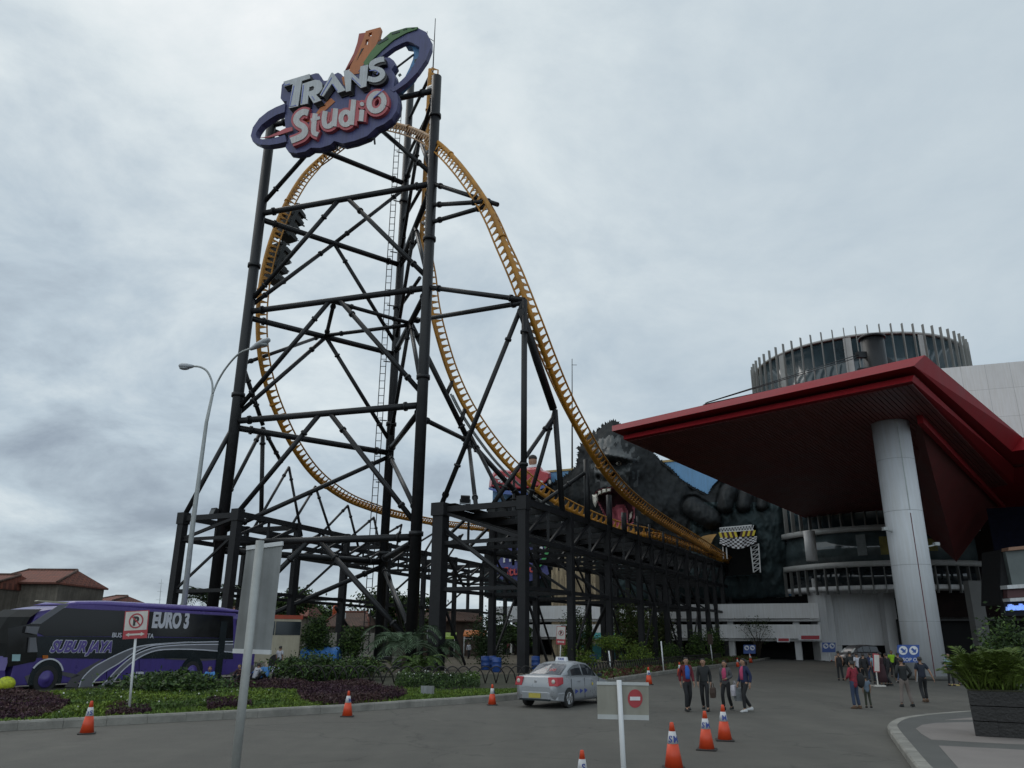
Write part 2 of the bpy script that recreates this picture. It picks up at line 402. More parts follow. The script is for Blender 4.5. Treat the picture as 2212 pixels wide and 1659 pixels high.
# ------------------------------------------------------------------ pavement at right
M_PAVE = mat('pink_paving', (.19, .168, .155), .85, 0, .14, .9, .25, 60)
M_PAVE2 = mat('grey_paving_band', (.085, .084, .078), .85, 0, .2, 1.2, .3, 60)
SWZ = .15
kp = [G(2004, 1700), G(1970, 1659), G(1944, 1622), G(1921, 1588), G(1920, 1576), G(1942, 1563), G(1985, 1556), G(2031, 1551), G(2212, 1538), G(2500, 1520)]
kp = [V((p.x, p.y, 0)) for p in kp]
kc = [V((p.x, p.y, 0)) for p in resample(catmull(kp, 6), .6)]
kci = offs(kc, -.24)
b = MB()
for i in range(len(kc) - 1):
    e = (kc[i + 1] - kc[i]).normalized() * .01; q = V((0, 0, 1)); n_ = kci[i] - kc[i]
    A, B, C_, D_ = kc[i] + e, kc[i + 1] - e, kci[i + 1] - e, kci[i] + e; h = SWZ + .004 + random.uniform(0, .006)
    b.rings([[A, B, C_, D_], [A + q * h * .8, B + q * h * .8, C_ + q * h, D_ + q * h], [A + q * h + n_ * .14, B + q * h + n_ * .14, C_ + q * h, D_ + q * h]])
struct(b.build('pavement_kerb', M_KERB))
far = V((30, 24, 0)); near = V((12, 8, 0))
b = MB(); pp = kci + [far, near]
b.prism([[(p.x, p.y) for p in pp]], lambda x, y, z: V((x, y, z)), 0, SWZ)
struct(b.build('pavement', M_PAVE2))
pin = offs(kci, -.9)
def inner(off0, off1):                               # pink fields between darker bands
    pass
b = MB()
pk = [G(2078, 1690, SWZ), G(2070, 1659, SWZ), G(2048, 1634, SWZ), G(2028, 1611, SWZ), G(2150, 1617, SWZ), G(2300, 1625, SWZ), G(2400, 1700, SWZ)]
b.prism([[(p.x, p.y) for p in pk]], lambda x, y, z: V((x, y, z)), SWZ, SWZ + .005)
pk = [G(2012, 1598, SWZ), G(1990, 1585, SWZ), G(1978, 1574, SWZ), G(1992, 1566, SWZ), G(2020, 1562, SWZ), G(2120, 1559, SWZ), G(2300, 1560, SWZ), G(2300, 1612, SWZ), G(2150, 1606, SWZ)]
b.prism([[(p.x, p.y) for p in pk]], lambda x, y, z: V((x, y, z)), SWZ, SWZ + .005)
pk = [G(2040, 1555.5, SWZ), G(2110, 1549, SWZ), G(2230, 1543, SWZ), G(2300, 1553, SWZ), G(2110, 1555, SWZ)]
b.prism([[(p.x, p.y) for p in pk]], lambda x, y, z: V((x, y, z)), SWZ, SWZ + .005)
struct(b.build('pavement_paving', M_PAVE))
# ------------------------------------------------------------------ coaster tower
Lp, Rp, Bp = V((-23.3, 63.2, 0)), V((-7.0, 58.0, 0)), V((-11.6, 72.3, 0))
def on_leg(P, py):
    """height on the vertical leg at plan point P that shows at picture height py"""
    lo, hi = -5., 90.
    for _ in range(40):
        z = (lo + hi) / 2; d = V((P.x, P.y, z)) - EYE
        y = CY - F * d.dot(_u) / d.dot(_f)
        if y > py: lo = z
        else: hi = z
    return V((P.x, P.y, z))
def leg_l(y): return on_leg(Lp, y)
def leg_r(y): return on_leg(Rp, y)
def leg_b(y): return on_leg(Bp, y)
tower = thing('coaster_tower', 'tall black steel lattice tower on three round legs carrying the coaster drop', 'coaster tower', (-14, 62, 0))
def flange(b, a, c, r, ends=(1.0,)):
    a, c = V(a), V(c); d = (c - a).normalized()
    for s_ in ends:
        for p, q in ((a, d), (c, -d)):
            o = p + q * s_; b.tube([o - d * .09, o + d * .09], r * 1.42, 12)
def beam(a, c, r=.33, fl=1.2, name='brace', parent=None):
    r = r * .66; b = MB(); b.tube([a, c], r, 12)
    if fl: flange(b, a, c, r, (fl,))
    return b.build(name, M_BLACK, parent or tower)
TOPZ = 50.3
for P, top, r, name in ((Lp, 49.0, .45, 'leg'), (Rp, TOPZ, .43, 'leg'), (Bp, 61.2, .40, 'leg')):
    b = MB(); b.tube([(P.x, P.y, 0), (P.x, P.y, top)], r, 20)
    for z in np.arange(9.5, top - 3, 12.2): b.tube([(P.x, P.y, z - .16), (P.x, P.y, z + .16)], r * 1.26, 20)
    b.box((P.x, P.y, .3), (2.2, 2.2, .6)); b.build(name, M_BLACK, tower)
def lerp(a, c, t): return V(a).lerp(V(c), t)
levels = []
for yl, yr, yb, ylb in ((284, 195, 389, 278), (467, 397, 568, 480), (684, 622, 757, 692), (915, 875, 976, 920), (1172, 1160, 1204, 1180)):
    zr = leg_r(yr).z
    l, r_, b_ = V((Lp.x, Lp.y, zr)), V((Rp.x, Rp.y, zr)), V((Bp.x, Bp.y, zr)); levels.append((l, r_, b_))
dz = V((0, 0, .55))
for i, (l, r_, b_) in enumerate(levels):
    beam(l, r_, .40, 1.4, 'girder'); beam(l - dz, b_ - dz, .40, 1.4, 'girder'); beam(r_ - dz * .5, b_ - dz * .5, .38, 1.2, 'girder')
gl = (V((Lp.x, Lp.y, .6)), V((Rp.x, Rp.y, .6)), V((Bp.x, Bp.y, .6)))
for i in range(5):
    l, r_, b_ = levels[i]; l2, r2, b2 = levels[i + 1] if i < 4 else gl
    up = V((0, 0, .9 if i < 4 else 1.2))
    mf = lerp(l, r_, .5); ml = lerp(l - dz, b_ - dz, .5); mr = lerp(r_, b_, .5)
    e = (r_ - l).normalized() * .45
    beam(mf - e, l2 + up, .31, 2.0); beam(mf + e, r2 + up, .31, 2.0)
    if i in (1, 2):
        beam(ml, b2 + up * .6, .29, 2.0); beam(ml, l2 + up * .5, .29, 2.0)
    if i == 0: beam(lerp(levels[1][0] - dz, levels[1][2] - dz, .5), b_ - dz * 2, .29, 2.0)
    if i in (3, 4): beam(b_ - dz * 1.6, l2 + up, .31, 2.0)
    if i in (0, 1, 2, 3):
        if i < 3: beam(mr, r2 + up, .28, 1.6); beam(mr, b2 + up, .28, 1.6)
        else: beam(b_ - dz * 1.4, r2 + up * 2, .30, 1.6)
    else: beam(b_ - dz * 1.8, r2 + up * 1.6, .30, 1.6)
    if i == 2: beam(mf - dz * .3, mr - dz * .3, .27, 1.6); beam(mf, ml, .27, 1.2); beam(ml + dz * .3, mr - dz * .6, .27, 1.6)
# struts between the tall back leg and the vertical spike, with the arms that reach the rising track
SP = V((-8.7, 66.0, 0))
for y in (165, 250, 395, 500, 600):
    p = on_leg(SP, y); q = V((Bp.x, Bp.y, p.z - .6)); beam(q, p, .26, 0, 'strut')
for y in (190, 330, 480):
    p = on_leg(SP, y); beam(V((Rp.x, Rp.y, min(p.z - 5, 49))), p, .24, 0, 'strut')
A1 = U(1075, 442, 53.5); A2 = U(1133, 648, 52.6)
for a, c in ((leg_r(396), A1), (leg_r(443), U(1044, 436, 53.4)), (leg_r(481), U(1056, 444, 53.4))): beam(a, c, .28, 1.2, 'arm')
for a, c in ((leg_r(620), A2), (lerp(levels[2][1], levels[2][2], .5), A2 - V((0, 0, .2)))): beam(a, c, .30, 1.3, 'arm')
# caged ladder on the back leg
b = MB(); lx = Bp + V((-1.05, -.45, 0))
for s_ in (-.26, .26):
    b.bar((lx.x + s_, lx.y, 1), (lx.x + s_, lx.y, 58), .07)
for z in np.arange(1.2, 58, .75): b.bar((lx.x - .26, lx.y, z), (lx.x + .26, lx.y, z), .05)
for z in np.arange(4, 58, 6): b.bar((lx.x, lx.y, z), (Bp.x - .4, Bp.y - .2, z), .09)
b.build('ladder', M_BLACK2, tower)
b = MB(); tp = on_leg(SP + V((.25, .4, 0)), 40)
b.tube([(tp.x, tp.y, 55), (tp.x, tp.y, tp.z)], [.09, .04], 6); b.bar((tp.x, tp.y, tp.z - 3), (tp.x - .8, tp.y, tp.z - 2.4), .05); b.bar((tp.x - .8, tp.y, tp.z - 2.4), (tp.x - .8, tp.y, tp.z - 1.7), .06)
b.build('lightning_rod', M_BLACK2, tower)
b = MB()                                              # pale tube strut at the top right
b.tube([leg_r(183), on_leg(SP, 190)], .2, 10); b.build('strut', M_GALV, tower)
# ------------------------------------------------------------------ yellow track
D = V((.48, .877, 0)).normalized()                    # plan direction from the trestle end to the building
NP = V((.84, 52, 0)); FPt = V((-26, 62, 0)); FD = V((21.1, 48, 0)).normalized()
def near(px, py): return VPL(px, py, NP, D)
def farp(px, py): return VPL(px, py, FPt, FD)
SA, SD_ = V((-8.7, 66, 0)), V((23.9, 16, 0)).normalized()
def spk(px, py): return VPL(px, py, SA, SD_)
def frames(P, ref):
    out = []
    for i, p in enumerate(P):
        t = (P[min(i + 1, len(P) - 1)] - P[max(i - 1, 0)]).normalized(); r0 = ref(p) if callable(ref) else ref
        n = (r0 - t * r0.dot(t)).normalized(); out.append((p, t, n, t.cross(n)))
    return out
def track(name, label, ctrl, ref, gauge=.56, up=.60, solid_from=None):
    root = thing(name, label, 'coaster track', ctrl[0]); root.location.z = 0
    P = resample(catmull(ctrl, 10), .62); Fm = frames(P, ref)
    b = MB(); b.tube([f[0] for f in Fm], .205, 10)
    for f in Fm[8::18]: b.tube([f[0] - f[1] * .1, f[0] + f[1] * .1], .275, 10)
    b.build('spine', M_YEL, root)
    for s_ in (-1, 1):
        b = MB(); b.tube([f[0] + f[2] * up + f[3] * (gauge * s_) for f in Fm], .075, 8); b.build('rail', M_YEL, root)
    ts = sorted(Fm[::1], key=lambda f: (f[0] - EYE).length); rest = MB()
    for i, f in enumerate(ts):
        b = MB() if i < 100 else rest
        for s_ in (-1, 1):
            top = f[0] + f[2] * up + f[3] * (gauge * s_); o = f[0] + f[3] * (.2 * s_); w = f[1] * .15
            a0, a1 = o - w * 1.2, o + w * 1.2; t0, t1 = top - w * .25, top + w * .25; n_ = (top - o).cross(f[1]).normalized() * .016
            b.rings([[a0 - n_, a1 - n_, t1 - n_, t0 - n_], [a0 + n_, a1 + n_, t1 + n_, t0 + n_]])
        b.bar(f[0] + f[2] * (up * .55) + f[3] * gauge * .8, f[0] + f[2] * (up * .55) - f[3] * gauge * .8, .05)
        if i < 100: b.build('tie', M_YEL, root)
    if rest.v: rest.build('ties', M_YEL, root)['kind'] = 'stuff'
    return root, Fm
refv = D + V((0, 0, .55))
h1 = U(880, 275, 63.0); h2 = U(936, 301, 58.6); h3 = U(984, 345, 55.6); h0 = U(815, 266, 66.5); hm = U(752, 296, 68.3)
ctrlA = [near(1600, 1232), near(1560, 1208), near(1500, 1172), near(1430, 1131), near(1380, 1097), near(1335, 1058), near(1290, 1000), near(1252, 934), near(1215, 862),
         near(1180, 775), near(1150, 690), U(1116, 592, 52.7), U(1092, 530, 52.75), U(1064, 462, 53.1), U(1034, 410, 53.8), h3, h2, h1, h0, hm,
         farp(690, 344) * .6 + U(690, 344, 69) * .4, farp(650, 385), farp(612, 450), farp(583, 525), farp(565, 600), farp(557, 680), farp(560, 760), farp(574, 830), farp(596, 893), farp(632, 966), farp(680, 1030),
         farp(740, 1075), farp(800, 1100), farp(860, 1117), farp(950, 1134), farp(1020, 1142), farp(1064, 1147)]
trackA, FA = track('coaster_track', 'yellow coaster track that climbs from the building, crests behind the sign and drops at left', ctrlA, lambda p: D.lerp(V((-.22, .97, 0)), float(np.interp(p.z, [20, 31], [0, 1])) * float(np.interp(p.x, [-14, -6], [0, 1]))) + V((0, 0, float(np.interp(p.z, [14, 30, 39, 46], [.6, .2, -.45, -1.2])))))
ctrlC = [on_leg(SP, 150), on_leg(SP, 300), on_leg(SP, 420), on_leg(SP, 520), spk(923, 600), spk(930, 660), spk(944, 722), spk(968, 800), spk(1000, 872), spk(1042, 938), spk(1092, 1000), spk(1150, 1052), spk(1205, 1088), spk(1270, 1120), spk(1340, 1146), spk(1420, 1163), U(1500, 1188, 91), U(1560, 1212, 98)]
trackC, FC = track('coaster_track', 'yellow vertical spike track behind the tower that curves down onto the trestle', ctrlC, D * .6 + SD_ * .6 + V((0, 0, .55)))
# dark service rail that follows the lower half of the spike track
b = MB(); pts = [f[0] - f[2] * .62 - f[3] * .25 for f in FC[int(len(FC) * .42):int(len(FC) * .66)]]
b.tube(pts, .11, 6); b.tube([p + V((.22, 0, -.1)) for p in pts], .06, 6); b.build('service_rail', M_GALV, trackC)
# ------------------------------------------------------------------ trestles
def trestle(name, label, P0, D_, W_, H, n, sp, depth, loc, colw=.5, z0=0., slope=0., doubles=True, wfront=.62):
    root = thing(name, label, 'trestle', loc)
    per = V((-D_.y, D_.x, 0)).normalized()
    def top(k, s_): p = P0 + D_ * (k * sp) + per * (W_ * s_); return V((p.x, p.y, H - slope * k))
    for k in range(n + 1):
        for s_ in (0, 1):
            if n > 10 and k % 2 == 1 and k < 7: continue
            t = top(k, s_); w = colw if (k % 2 == 0 or s_) else colw * .8
            if k == 0: w = .58 if (s_ == 0 or n < 10) else .85
            b = MB(); b.box((t.x, t.y, t.z / 2 + .05), (w, w, t.z - .1), Matrix.Rotation(math.atan2(D_.y, D_.x), 3, 'Z'))
            if k == 0: b.box((t.x, t.y, t.z - .35), (w * 1.25, w * 1.25, .9), Matrix.Rotation(math.atan2(D_.y, D_.x), 3, 'Z'))
            b.build('column', M_BLACK2, root)
    for s_ in (0, 1):
        a, c = top(0, s_), top(n, s_); dn = V((0, 0, -depth))
        for off, nm in ((V((0, 0, -.25)), 'top_chord'), (dn, 'bottom_chord')):
            b = MB(); b.bar(a + off, c + off, .22, .42 if nm == 'top_chord' else .35); b.build(nm, M_BLACK2, root)
        b = MB(); m_ = max(1, int(sp / 2.6))
        for k in range(n * m_):
            q0, q1 = a.lerp(c, k / (n * m_)), a.lerp(c, (k + 1) / (n * m_))
            b.bar(q0 + dn, q1 + V((0, 0, -.3)), .16, .2); b.bar(q1 + dn, q1 + V((0, 0, -.3)), .18)
        b.build('truss_web', M_BLACK2, root)
        mid = V((0, 0, -(H * .52)))
        b = MB(); b.bar(a + mid, c + mid, .18, .26); b.build('tie_beam', M_BLACK2, root)
        def brace(p, q, w, h): b = MB(); b.bar(p, q, w, h); b.build('cross_brace', M_BLACK2, root)
        for k in range(0, n):
            q0, q1 = top(k, s_), top(k + 1, s_)
            if n < 10: continue
            if k % 4 == 0: brace(q0 + mid, V((q1.x, q1.y, .4)), .12, .15)
            if k % 4 == 2: brace(q1 + mid, V((q0.x, q0.y, .4)), .12, .15)
            if k % 2 == 0: brace(q0 + dn, q1 + mid, .12, .15)
    for k in range(n + 1):
        b = MB()
        q0, q1 = top(k, 0), top(k, 1)
        b.bar(q0 + V((0, 0, -.35)), q1 + V((0, 0, -.35)), .25, .4); b.bar(q0 + V((0, 0, -depth)), q1 + V((0, 0, -depth)), .2, .25)
        b.bar(q0 + V((0, 0, -depth)), q1 + V((0, 0, -.5)), .2, .22)
        if k % 2 == 0: b.bar(V((q0.x, q0.y, H * .48)), V((q1.x, q1.y, H * .48)), .2, .26); b.bar(V((q0.x, q0.y, H * .48)), V((q1.x, q1.y, H * .85)), .14, .18)
        b.build('cross_beam', M_BLACK2, root)
    return root, top
trA, topA = trestle('steel_trestle', 'black steel trestle carrying the yellow track from the gorilla building toward the road', NP, D, 6.6, 11.2, 15, 3.72, 2.7, NP, colw=.46)
trB, topB = trestle('steel_trestle', 'black steel trestle under the left drop, running back behind the tower legs', FPt, FD, -5.5, 11.4, 7, 7.2, 2.0, FPt, .42, slope=.05)
# deck grating, fascia and handrail on the near trestle
b = MB(); a, c = topA(0, 0), topA(15, 0); per = V((-D.y, D.x, 0))
b.bar(a + V((0, 0, .02)) + per * .5, c + V((0, 0, .02)) + per * .5, 1.1, .05); b.bar(a + V((0, 0, .02)) + per * 6, c + V((0, 0, .02)) + per * 6, 1.1, .05)
b.build('walkway', M_BLACK2, trA)
b = MB()
for k in np.arange(5, 15.01, .42):
    t = topA(k, 0); b.bar(t, t + V((0, 0, 1.15)), .05)
for h in (.6, 1.15): b.bar(topA(5, 0) + V((0, 0, h)), c + V((0, 0, h)), .045)
b.build('handrail', M_BLACK2, trA)
# A-frames and props that carry the tracks off the trestles
M1 = spk(1012, 932)
def post(a, c, r=.26, fl=1.0, parent=None): return beam(a, c, r, fl, 'support_post', parent or trA)
post(A2, topA(0, 0) - V((0, 0, .3)), .33, 2.6); post(A2 + V((-.1, 0, -.2)), topA(0, 1), .27, 3.0)
b = MB(); b.tube([near(1140, 660) - V((.5, .1, .3)), near(1175, 765) - V((.55, .1, .5)), near(1209, 868) - V((.5, .1, .6))], .30, 14); b.build('support_post', M_BLACK, trA)
g = near(1207, 872) - V((.3, 0, .5)); post(g, topA(1.65, 0), .33, 0); post(g, topA(1.3, .35), .24, 1.5); post(g - V((0, 0, .4)), topA(.3, .45), .24, 1.5)
for px, py in ((1266, 985), (1315, 1062), (1347, 1100), (1377, 1108), (1402, 1126), (1432, 1142), (1462, 1158), (1490, 1174), (1515, 1190)):
    p = near(px, py); t = topA((p - NP).dot(D) / 3.72, 0); post(p - V((0, 0, .3)), V((p.x, p.y, t.z - .3)), .36 if px < 1360 else .18, 0)
p = near(1262, 990); post(p - V((0, 0, 1.2)), topA(2.0, .6), .24, 1.6)
# spike-track frame: long raking legs from the tower to the near trestle and up to the spike
mrx = lerp(levels[2][1], levels[2][2], .5)
beam(mrx, M1 - V((0, 0, .8)), .38, 1.4, 'strut'); beam(M1 - V((0, 0, .8)), spk(1128, 1058) - V((0, 0, .9)), .36, 1.2, 'strut')
beam(leg_r(903), M1 - V((0, 0, .9)), .30, 1.2, 'strut')
post(M1 - V((0, 0, .6)), topA(0, 1), .28, 2.0, tower); post(M1 - V((0, 0, .8)), topA(.7, .8), .26, 2.0, tower); post(M1, topA(3.0, 1.0), .26, 2.0, tower)
for px, py in ((1110, 1020), (1160, 1062), (1215, 1098), (1275, 1124)):
    p = spk(px, py); k = (p - NP).dot(D) / 3.72; k = max(0, min(15, k)); t = topA(k, .9); post(p - V((0, 0, .3)), V((p.x, p.y, 8.5)), .2, 0)
for px, py in ((978, 818), (1004, 880)):
    p = spk(px, py); q = mrx.lerp(M1 - V((0, 0, .8)), .62 if px < 990 else .86); beam(q, p - V((0, 0, .2)), .3, 0, 'strut')
# column and rakers that hold the left drop
w1 = farp(546, 768) - V((.9, .3, 0)); wb = V((w1.x, w1.y, 0))
post(w1, wb, .36, 3, trB)
post(leg_l(700), w1 - V((0, 0, .3)), .26, 1, trB); post(w1 - V((0, 0, .6)), farp(585, 912) - V((.7, 0, .3)), .3, 2, trB)
n1_ = farp(585, 915) - V((.7, 0, .4)); post(w1 - V((0, 0, 1)), farp(700, 724) * 1.0, .26, 1.4, trB)
post(n1_, V((n1_.x + .6, n1_.y + .8, 11.2)), .3, 1.5, trB); post(n1_, V((w1.x, w1.y, 13)), .26, 1.5, trB); post(n1_, farp(622, 1000) + V((-.6, 0, 0)), .26, 1.2, trB)
post(leg_l(915), topB(0, 0) - V((0, 0, .2)), .3, 0, trB)
for (px, py), ks in (((625, 1000), (1.0, 1.9)), ((682, 1042), (1.6, 2.6)), ((752, 1084), (2.2, 3.2)), ((808, 1110), (2.8, 3.8)), ((868, 1126), (3.3, 4.2)), ((945, 1140), (4.3, 5.0)), ((1000, 1148), (5, 5.8))):
    p = farp(px, py) - V((0, 0, .4))
    for k in ks: post(p, topB(min(k, 7), .15) - V((0, 0, .1)), .19, 1.2, trB)
# raking ground struts under the steelwork
for a, c in ((U(725, 1312, 76), G(792, 1420)), (U(840, 1240, 68), G(884, 1425)), (topA(4, 0) - V((0, 0, 6)), G(1252, 1432)), (topA(0, 1) - V((0, 0, 1.5)), V((NP.x, NP.y, 5.2)))):
    beam(a, c, .22, 0, 'strut')
# ------------------------------------------------------------------ floodlights clamped to the steelwork
def flood(p, yaw, label):
    o = thing('floodlight', label, 'floodlight', (0, 0, 0), 0, 'floodlights clamped on the steelwork')
    b = MB(); b.box((0, 0, .35), (.62, .34, .5), Matrix.Rotation(.35, 3, 'X')); h = b.build('lamp_housing', M_BLACK2, o)
    b = MB(); b.box((0, .2, .32), (.5, .03, .4), Matrix.Rotation(.35, 3, 'X')); b.build('lens', M_GLASS, o)
    b = MB(); b.bar((-.36, 0, 0), (-.36, 0, .35), .05); b.bar((.36, 0, 0), (.36, 0, .35), .05); b.bar((-.36, 0, .02), (.36, 0, .02), .06); b.build('bracket', M_BLACK2, o)
    o.location = p; o.rotation_euler.z = yaw
    return o
flood(topB(0, 0) + V((2.1, .7, -.02)), 2.6, 'small black floodlight on the far left corner of the rear trestle')
flood(topB(2.55, 0) + V((0, 0, -.02)), .6, 'small black floodlight on the rear trestle below the curving yellow track')
flood(topB(4.6, 0) + V((0, 0, -.02)), .4, 'small black floodlight on the rear trestle between the back legs')
flood(lerp(topA(0, 1), topA(0, 0), .3) + V((0, 0, -.1)), .2, 'small black floodlight on the end beam of the front trestle')
# ------------------------------------------------------------------ train on the left drop
M_SEAT = mat('train_shell', (.022, .024, .022), .6, 0, .3, 4); M_HARN = mat('train_harness', (.15, .155, .145), .55, 0, .3, 5)
def train(label, y0, y1, n):
    ii = [i for i, f in enumerate(FA) if i > len(FA) * .5 and y0 < (CY - F * (f[0] - EYE).dot(_u) / (f[0] - EYE).dot(_f)) < y1]
    root = thing('coaster_train', label, 'coaster train', FA[ii[0]][0], 0, 'coaster trains on the drop')
    for k in range(n):
        p, t, nn, s_ = FA[ii[0] + int((len(ii) - 1) * (k + .5) / n)]
        R = Matrix((s_, t, nn)).transposed()
        def loc(x, y, z): return p + s_ * x + t * y + nn * z
        b = MB(); b.box(loc(0, 0, 1.05), (1.6, 2.0, .4), R); b.box(loc(0, .55, 1.75), (1.5, .4, 1.3), R); b.box(loc(0, -.4, 1.75), (1.45, .3, 1.0), R)
        for x in (-.62, .62):
            for y in (-.7, .7): b.tube([loc(x - .12, y, .82), loc(x + .12, y, .82)], .2, 10)
        cr_ = b.build('car', M_SEAT, root)
        b = MB()
        for x in (-.38, .38):
            for y in (.25, -.7):
                b.tube([loc(x - .16, y + .25, 2.4), loc(x - .16, y - .1, 2.3), loc(x - .16, y - .2, 1.6)], .06, 6); b.tube([loc(x + .16, y + .25, 2.4), loc(x + .16, y - .1, 2.3), loc(x + .16, y - .2, 1.6)], .06, 6)
                b.ball(loc(x, y, 2.45), .15, 8, 6); b.tube([loc(x, y, 2.3), loc(x, y - .1, 1.5)], [.16, .2], 8)
                b.tube([loc(x, y - .15, 1.55), loc(x, y - .6, 1.6), loc(x, y - .75, 2.0)], .08, 6)
                b.tube([loc(x - .25, y, 2.2), loc(x - .3, y - .3, 2.7), loc(x - .28, y - .4, 3.05)], .05, 6)
        b.build('restraints', M_HARN, root)
train('upper grey coaster train with raised harnesses, descending behind the first cross girder', 432, 506, 3)
train('lower grey coaster train descending below the gap, nearest the lower cross girder', 524, 592, 3)
# ------------------------------------------------------------------ gorilla facade
FA0 = V((26, 102, 0)); FDIR = V((.9, -.43, 0)).normalized(); FN = V((-.43, -.9, 0)).normalized()      # plan line of the facade and its outward normal
def fac(px, py, off=0.): return VPL(px, py, FA0 + FN * off, FDIR)
def c6(x, y): return (906.3 + .2778 * x, 921.7 + .2778 * y)
def c7(x, y): return (1213.5 + .2778 * x, 883.3 + .2778 * y)
M_BLUEW = mat('sky_blue_panel', (.15, .33, .56), .6, 0, .10, .3, streak=.15)
M_FUR = mat('painted_dark_fur', (.018, .020, .021), .8, 0, .5, .7, .9, 2.2, spec=.2)
M_TAN = mat('ochre_trim', (.42, .30, .12), .6)
hall = thing('theme_park_hall', 'windowless theme park hall with a sky blue front behind the giant gorilla', 'building', (20, 118, 0))
def seg(p, q, z0, z1, th, mats_, name, parent, off=0.):
    """upright slab along the plan line p-q, its front face at off in front of that line"""
    p, q = V((p[0], p[1], 0)), V((q[0], q[1], 0)); n = FN
    b = MB(); a = [p + n * off, q + n * off, q + n * (off - th), p + n * (off - th)]
    b.rings([[x + V((0, 0, z0)) for x in a], [x + V((0, 0, z1)) for x in a]]); return b.build(name, mats_, parent)
pl = fac(1063, 1150); pr = fac(1700, 1150)
zt_l = fac(1192, 1020).z
seg(pl, pr, 7.4, zt_l, 26, M_BLUEW, 'wall', hall)
seg(pl - FDIR * .15, pr, zt_l, zt_l + .28, 26.3, M_TAN, 'parapet', hall, .15)
# giant gorilla relief: a height field over its outline on the facade
out = [(1046, 1292), (1040, 1215), (1056, 1150), (1050, 1098), (1085, 1085), (1110, 1066), (1160, 1062), (1186, 1046), (1212, 1034), (1232, 1020), (1243, 1008), (1246, 990), (1250, 978), (1247, 968), (1258, 958), (1262, 944), (1275, 934), (1290, 930), (1302, 918), (1322, 908), (1336, 911), (1352, 924), (1374, 940), (1398, 957), (1412, 977), (1432, 998), (1452, 1014), (1470, 1034), (1498, 1052), (1530, 1068),
       (1538, 1050), (1552, 1036), (1585, 1042), (1620, 1056), (1660, 1064), (1700, 1080), (1704, 1180), (1700, 1290), (1600, 1296), (1450, 1292), (1330, 1300), (1200, 1296), (1110, 1300)]
def inside(x, y, poly):
    c = False; j = len(poly) - 1
    for i in range(len(poly)):
        xi, yi = poly[i]; xj, yj = poly[j]
        if (yi > y) != (yj > y) and x < (xj - xi) * (y - yi) / (yj - yi) + xi: c = not c
        j = i
    return c
def dist_edge(x, y, poly):
    d = 1e9
    for i in range(len(poly)):
        ax, ay = poly[i]; bx, by = poly[(i + 1) % len(poly)]
        t = max(0, min(1, ((x - ax) * (bx - ax) + (y - ay) * (by - ay)) / ((bx - ax) ** 2 + (by - ay) ** 2 + 1e-9)))
        d = min(d, math.hypot(x - ax - t * (bx - ax), y - ay - t * (by - ay)))
    return d
mouth = [(1281, 1075), (1288, 1062), (1300, 1056), (1320, 1052), (1340, 1052), (1356, 1060), (1366, 1080), (1372, 1105), (1368, 1130), (1352, 1145), (1330, 1146), (1315, 1136), (1304, 1112), (1294, 1090)]
tongue = [(1322, 1098), (1334, 1089), (1348, 1090), (1356, 1104), (1356, 1128), (1346, 1140), (1330, 1142), (1322, 1126)]
door = [(1556, 1140), (1632, 1136), (1640, 1240), (1566, 1245)]
def gs(x, y, cx, cy, sx, sy, a=0.):
    dx, dy = x - cx, y - cy; c, s_ = math.cos(a), math.sin(a); u_, v_ = (dx * c + dy * s_) / sx, (-dx * s_ + dy * c) / sy
    return math.exp(-(u_ * u_ + v_ * v_))
def seg_d(x, y, ax, ay, bx, by):
    t = max(0, min(1, ((x - ax) * (bx - ax) + (y - ay) * (by - ay)) / ((bx - ax) ** 2 + (by - ay) ** 2))); return math.hypot(x - ax - t * (bx - ax), y - ay - t * (by - ay))
fingers = [(1536, 1122, 1496, 1096, 22, 2.6), (1574, 1060, 1566, 1092, 17, 2.4), (1612, 1066, 1606, 1090, 16, 2.2), (1648, 1074, 1646, 1090, 13, 1.9)]
from mathutils import noise as mnoise
def height(x, y):
    e = dist_edge(x, y, out); h = 2.2 * (1 - math.exp(-e / 26.0))
    h += 3.4 * gs(x, y, 1325, 1010, 62, 75)                               # head
    h += 1.5 * gs(x, y, 1318, 1072, 46, 34)                               # muzzle
    h += 2.3 * gs(x, y, 1326, 984, 40, 9, .16) - 1.9 * gs(x, y, 1331, 1001, 26, 7, .05)     # brow and eye socket
    h += 2.0 * gs(x, y, 1308, 1024, 20, 13) - 1.9 * gs(x, y, 1322, 1028, 8, 5, -.4) - 1.5 * gs(x, y, 1294, 1031, 5, 6)
    h += .8 * gs(x, y, 1336, 1060, 40, 10, .3) + .5 * gs(x, y, 1380, 1060, 26, 30)
    h += .9 * gs(x, y, 1337, 1001, 7, 4) + 1.2 * gs(x, y, 1362, 1012, 16, 26) + .8 * gs(x, y, 1300, 962, 26, 20)
    h += 1.4 * gs(x, y, 1450, 1110, 80, 45) + 1.0 * gs(x, y, 1130, 1120, 60, 30)
    h += .5 * math.sin((x + y * .8) * .05) * gs(x, y, 1450, 1100, 120, 80)
    h += .9 * gs(x, y, 1600, 1110, 62, 38) + .7 * gs(x, y, 1660, 1180, 26, 60)
    for ax, ay, bx, by, r, a in fingers:
        d = seg_d(x, y, ax, ay, bx, by)
        if d < r * 1.4:
            q = d / r; h += a * math.sqrt(max(0, 1 - min(q, 1) ** 2)) - .9 * math.exp(-((q - 1.12) / .14) ** 2)
    if inside(x, y, mouth): h -= min(3.6, .22 * dist_edge(x, y, mouth) + .4)
    if inside(x, y, tongue): h += min(1.5, .16 * dist_edge(x, y, tongue))
    h += .42 * mnoise.fractal(V((x * .07, y * .035, 3.0)), 1.0, 2.0, 4) + .16 * mnoise.noise(V((x * .35, y * .12, 1.0)))
    return max(h, .05)
ST = 2.5
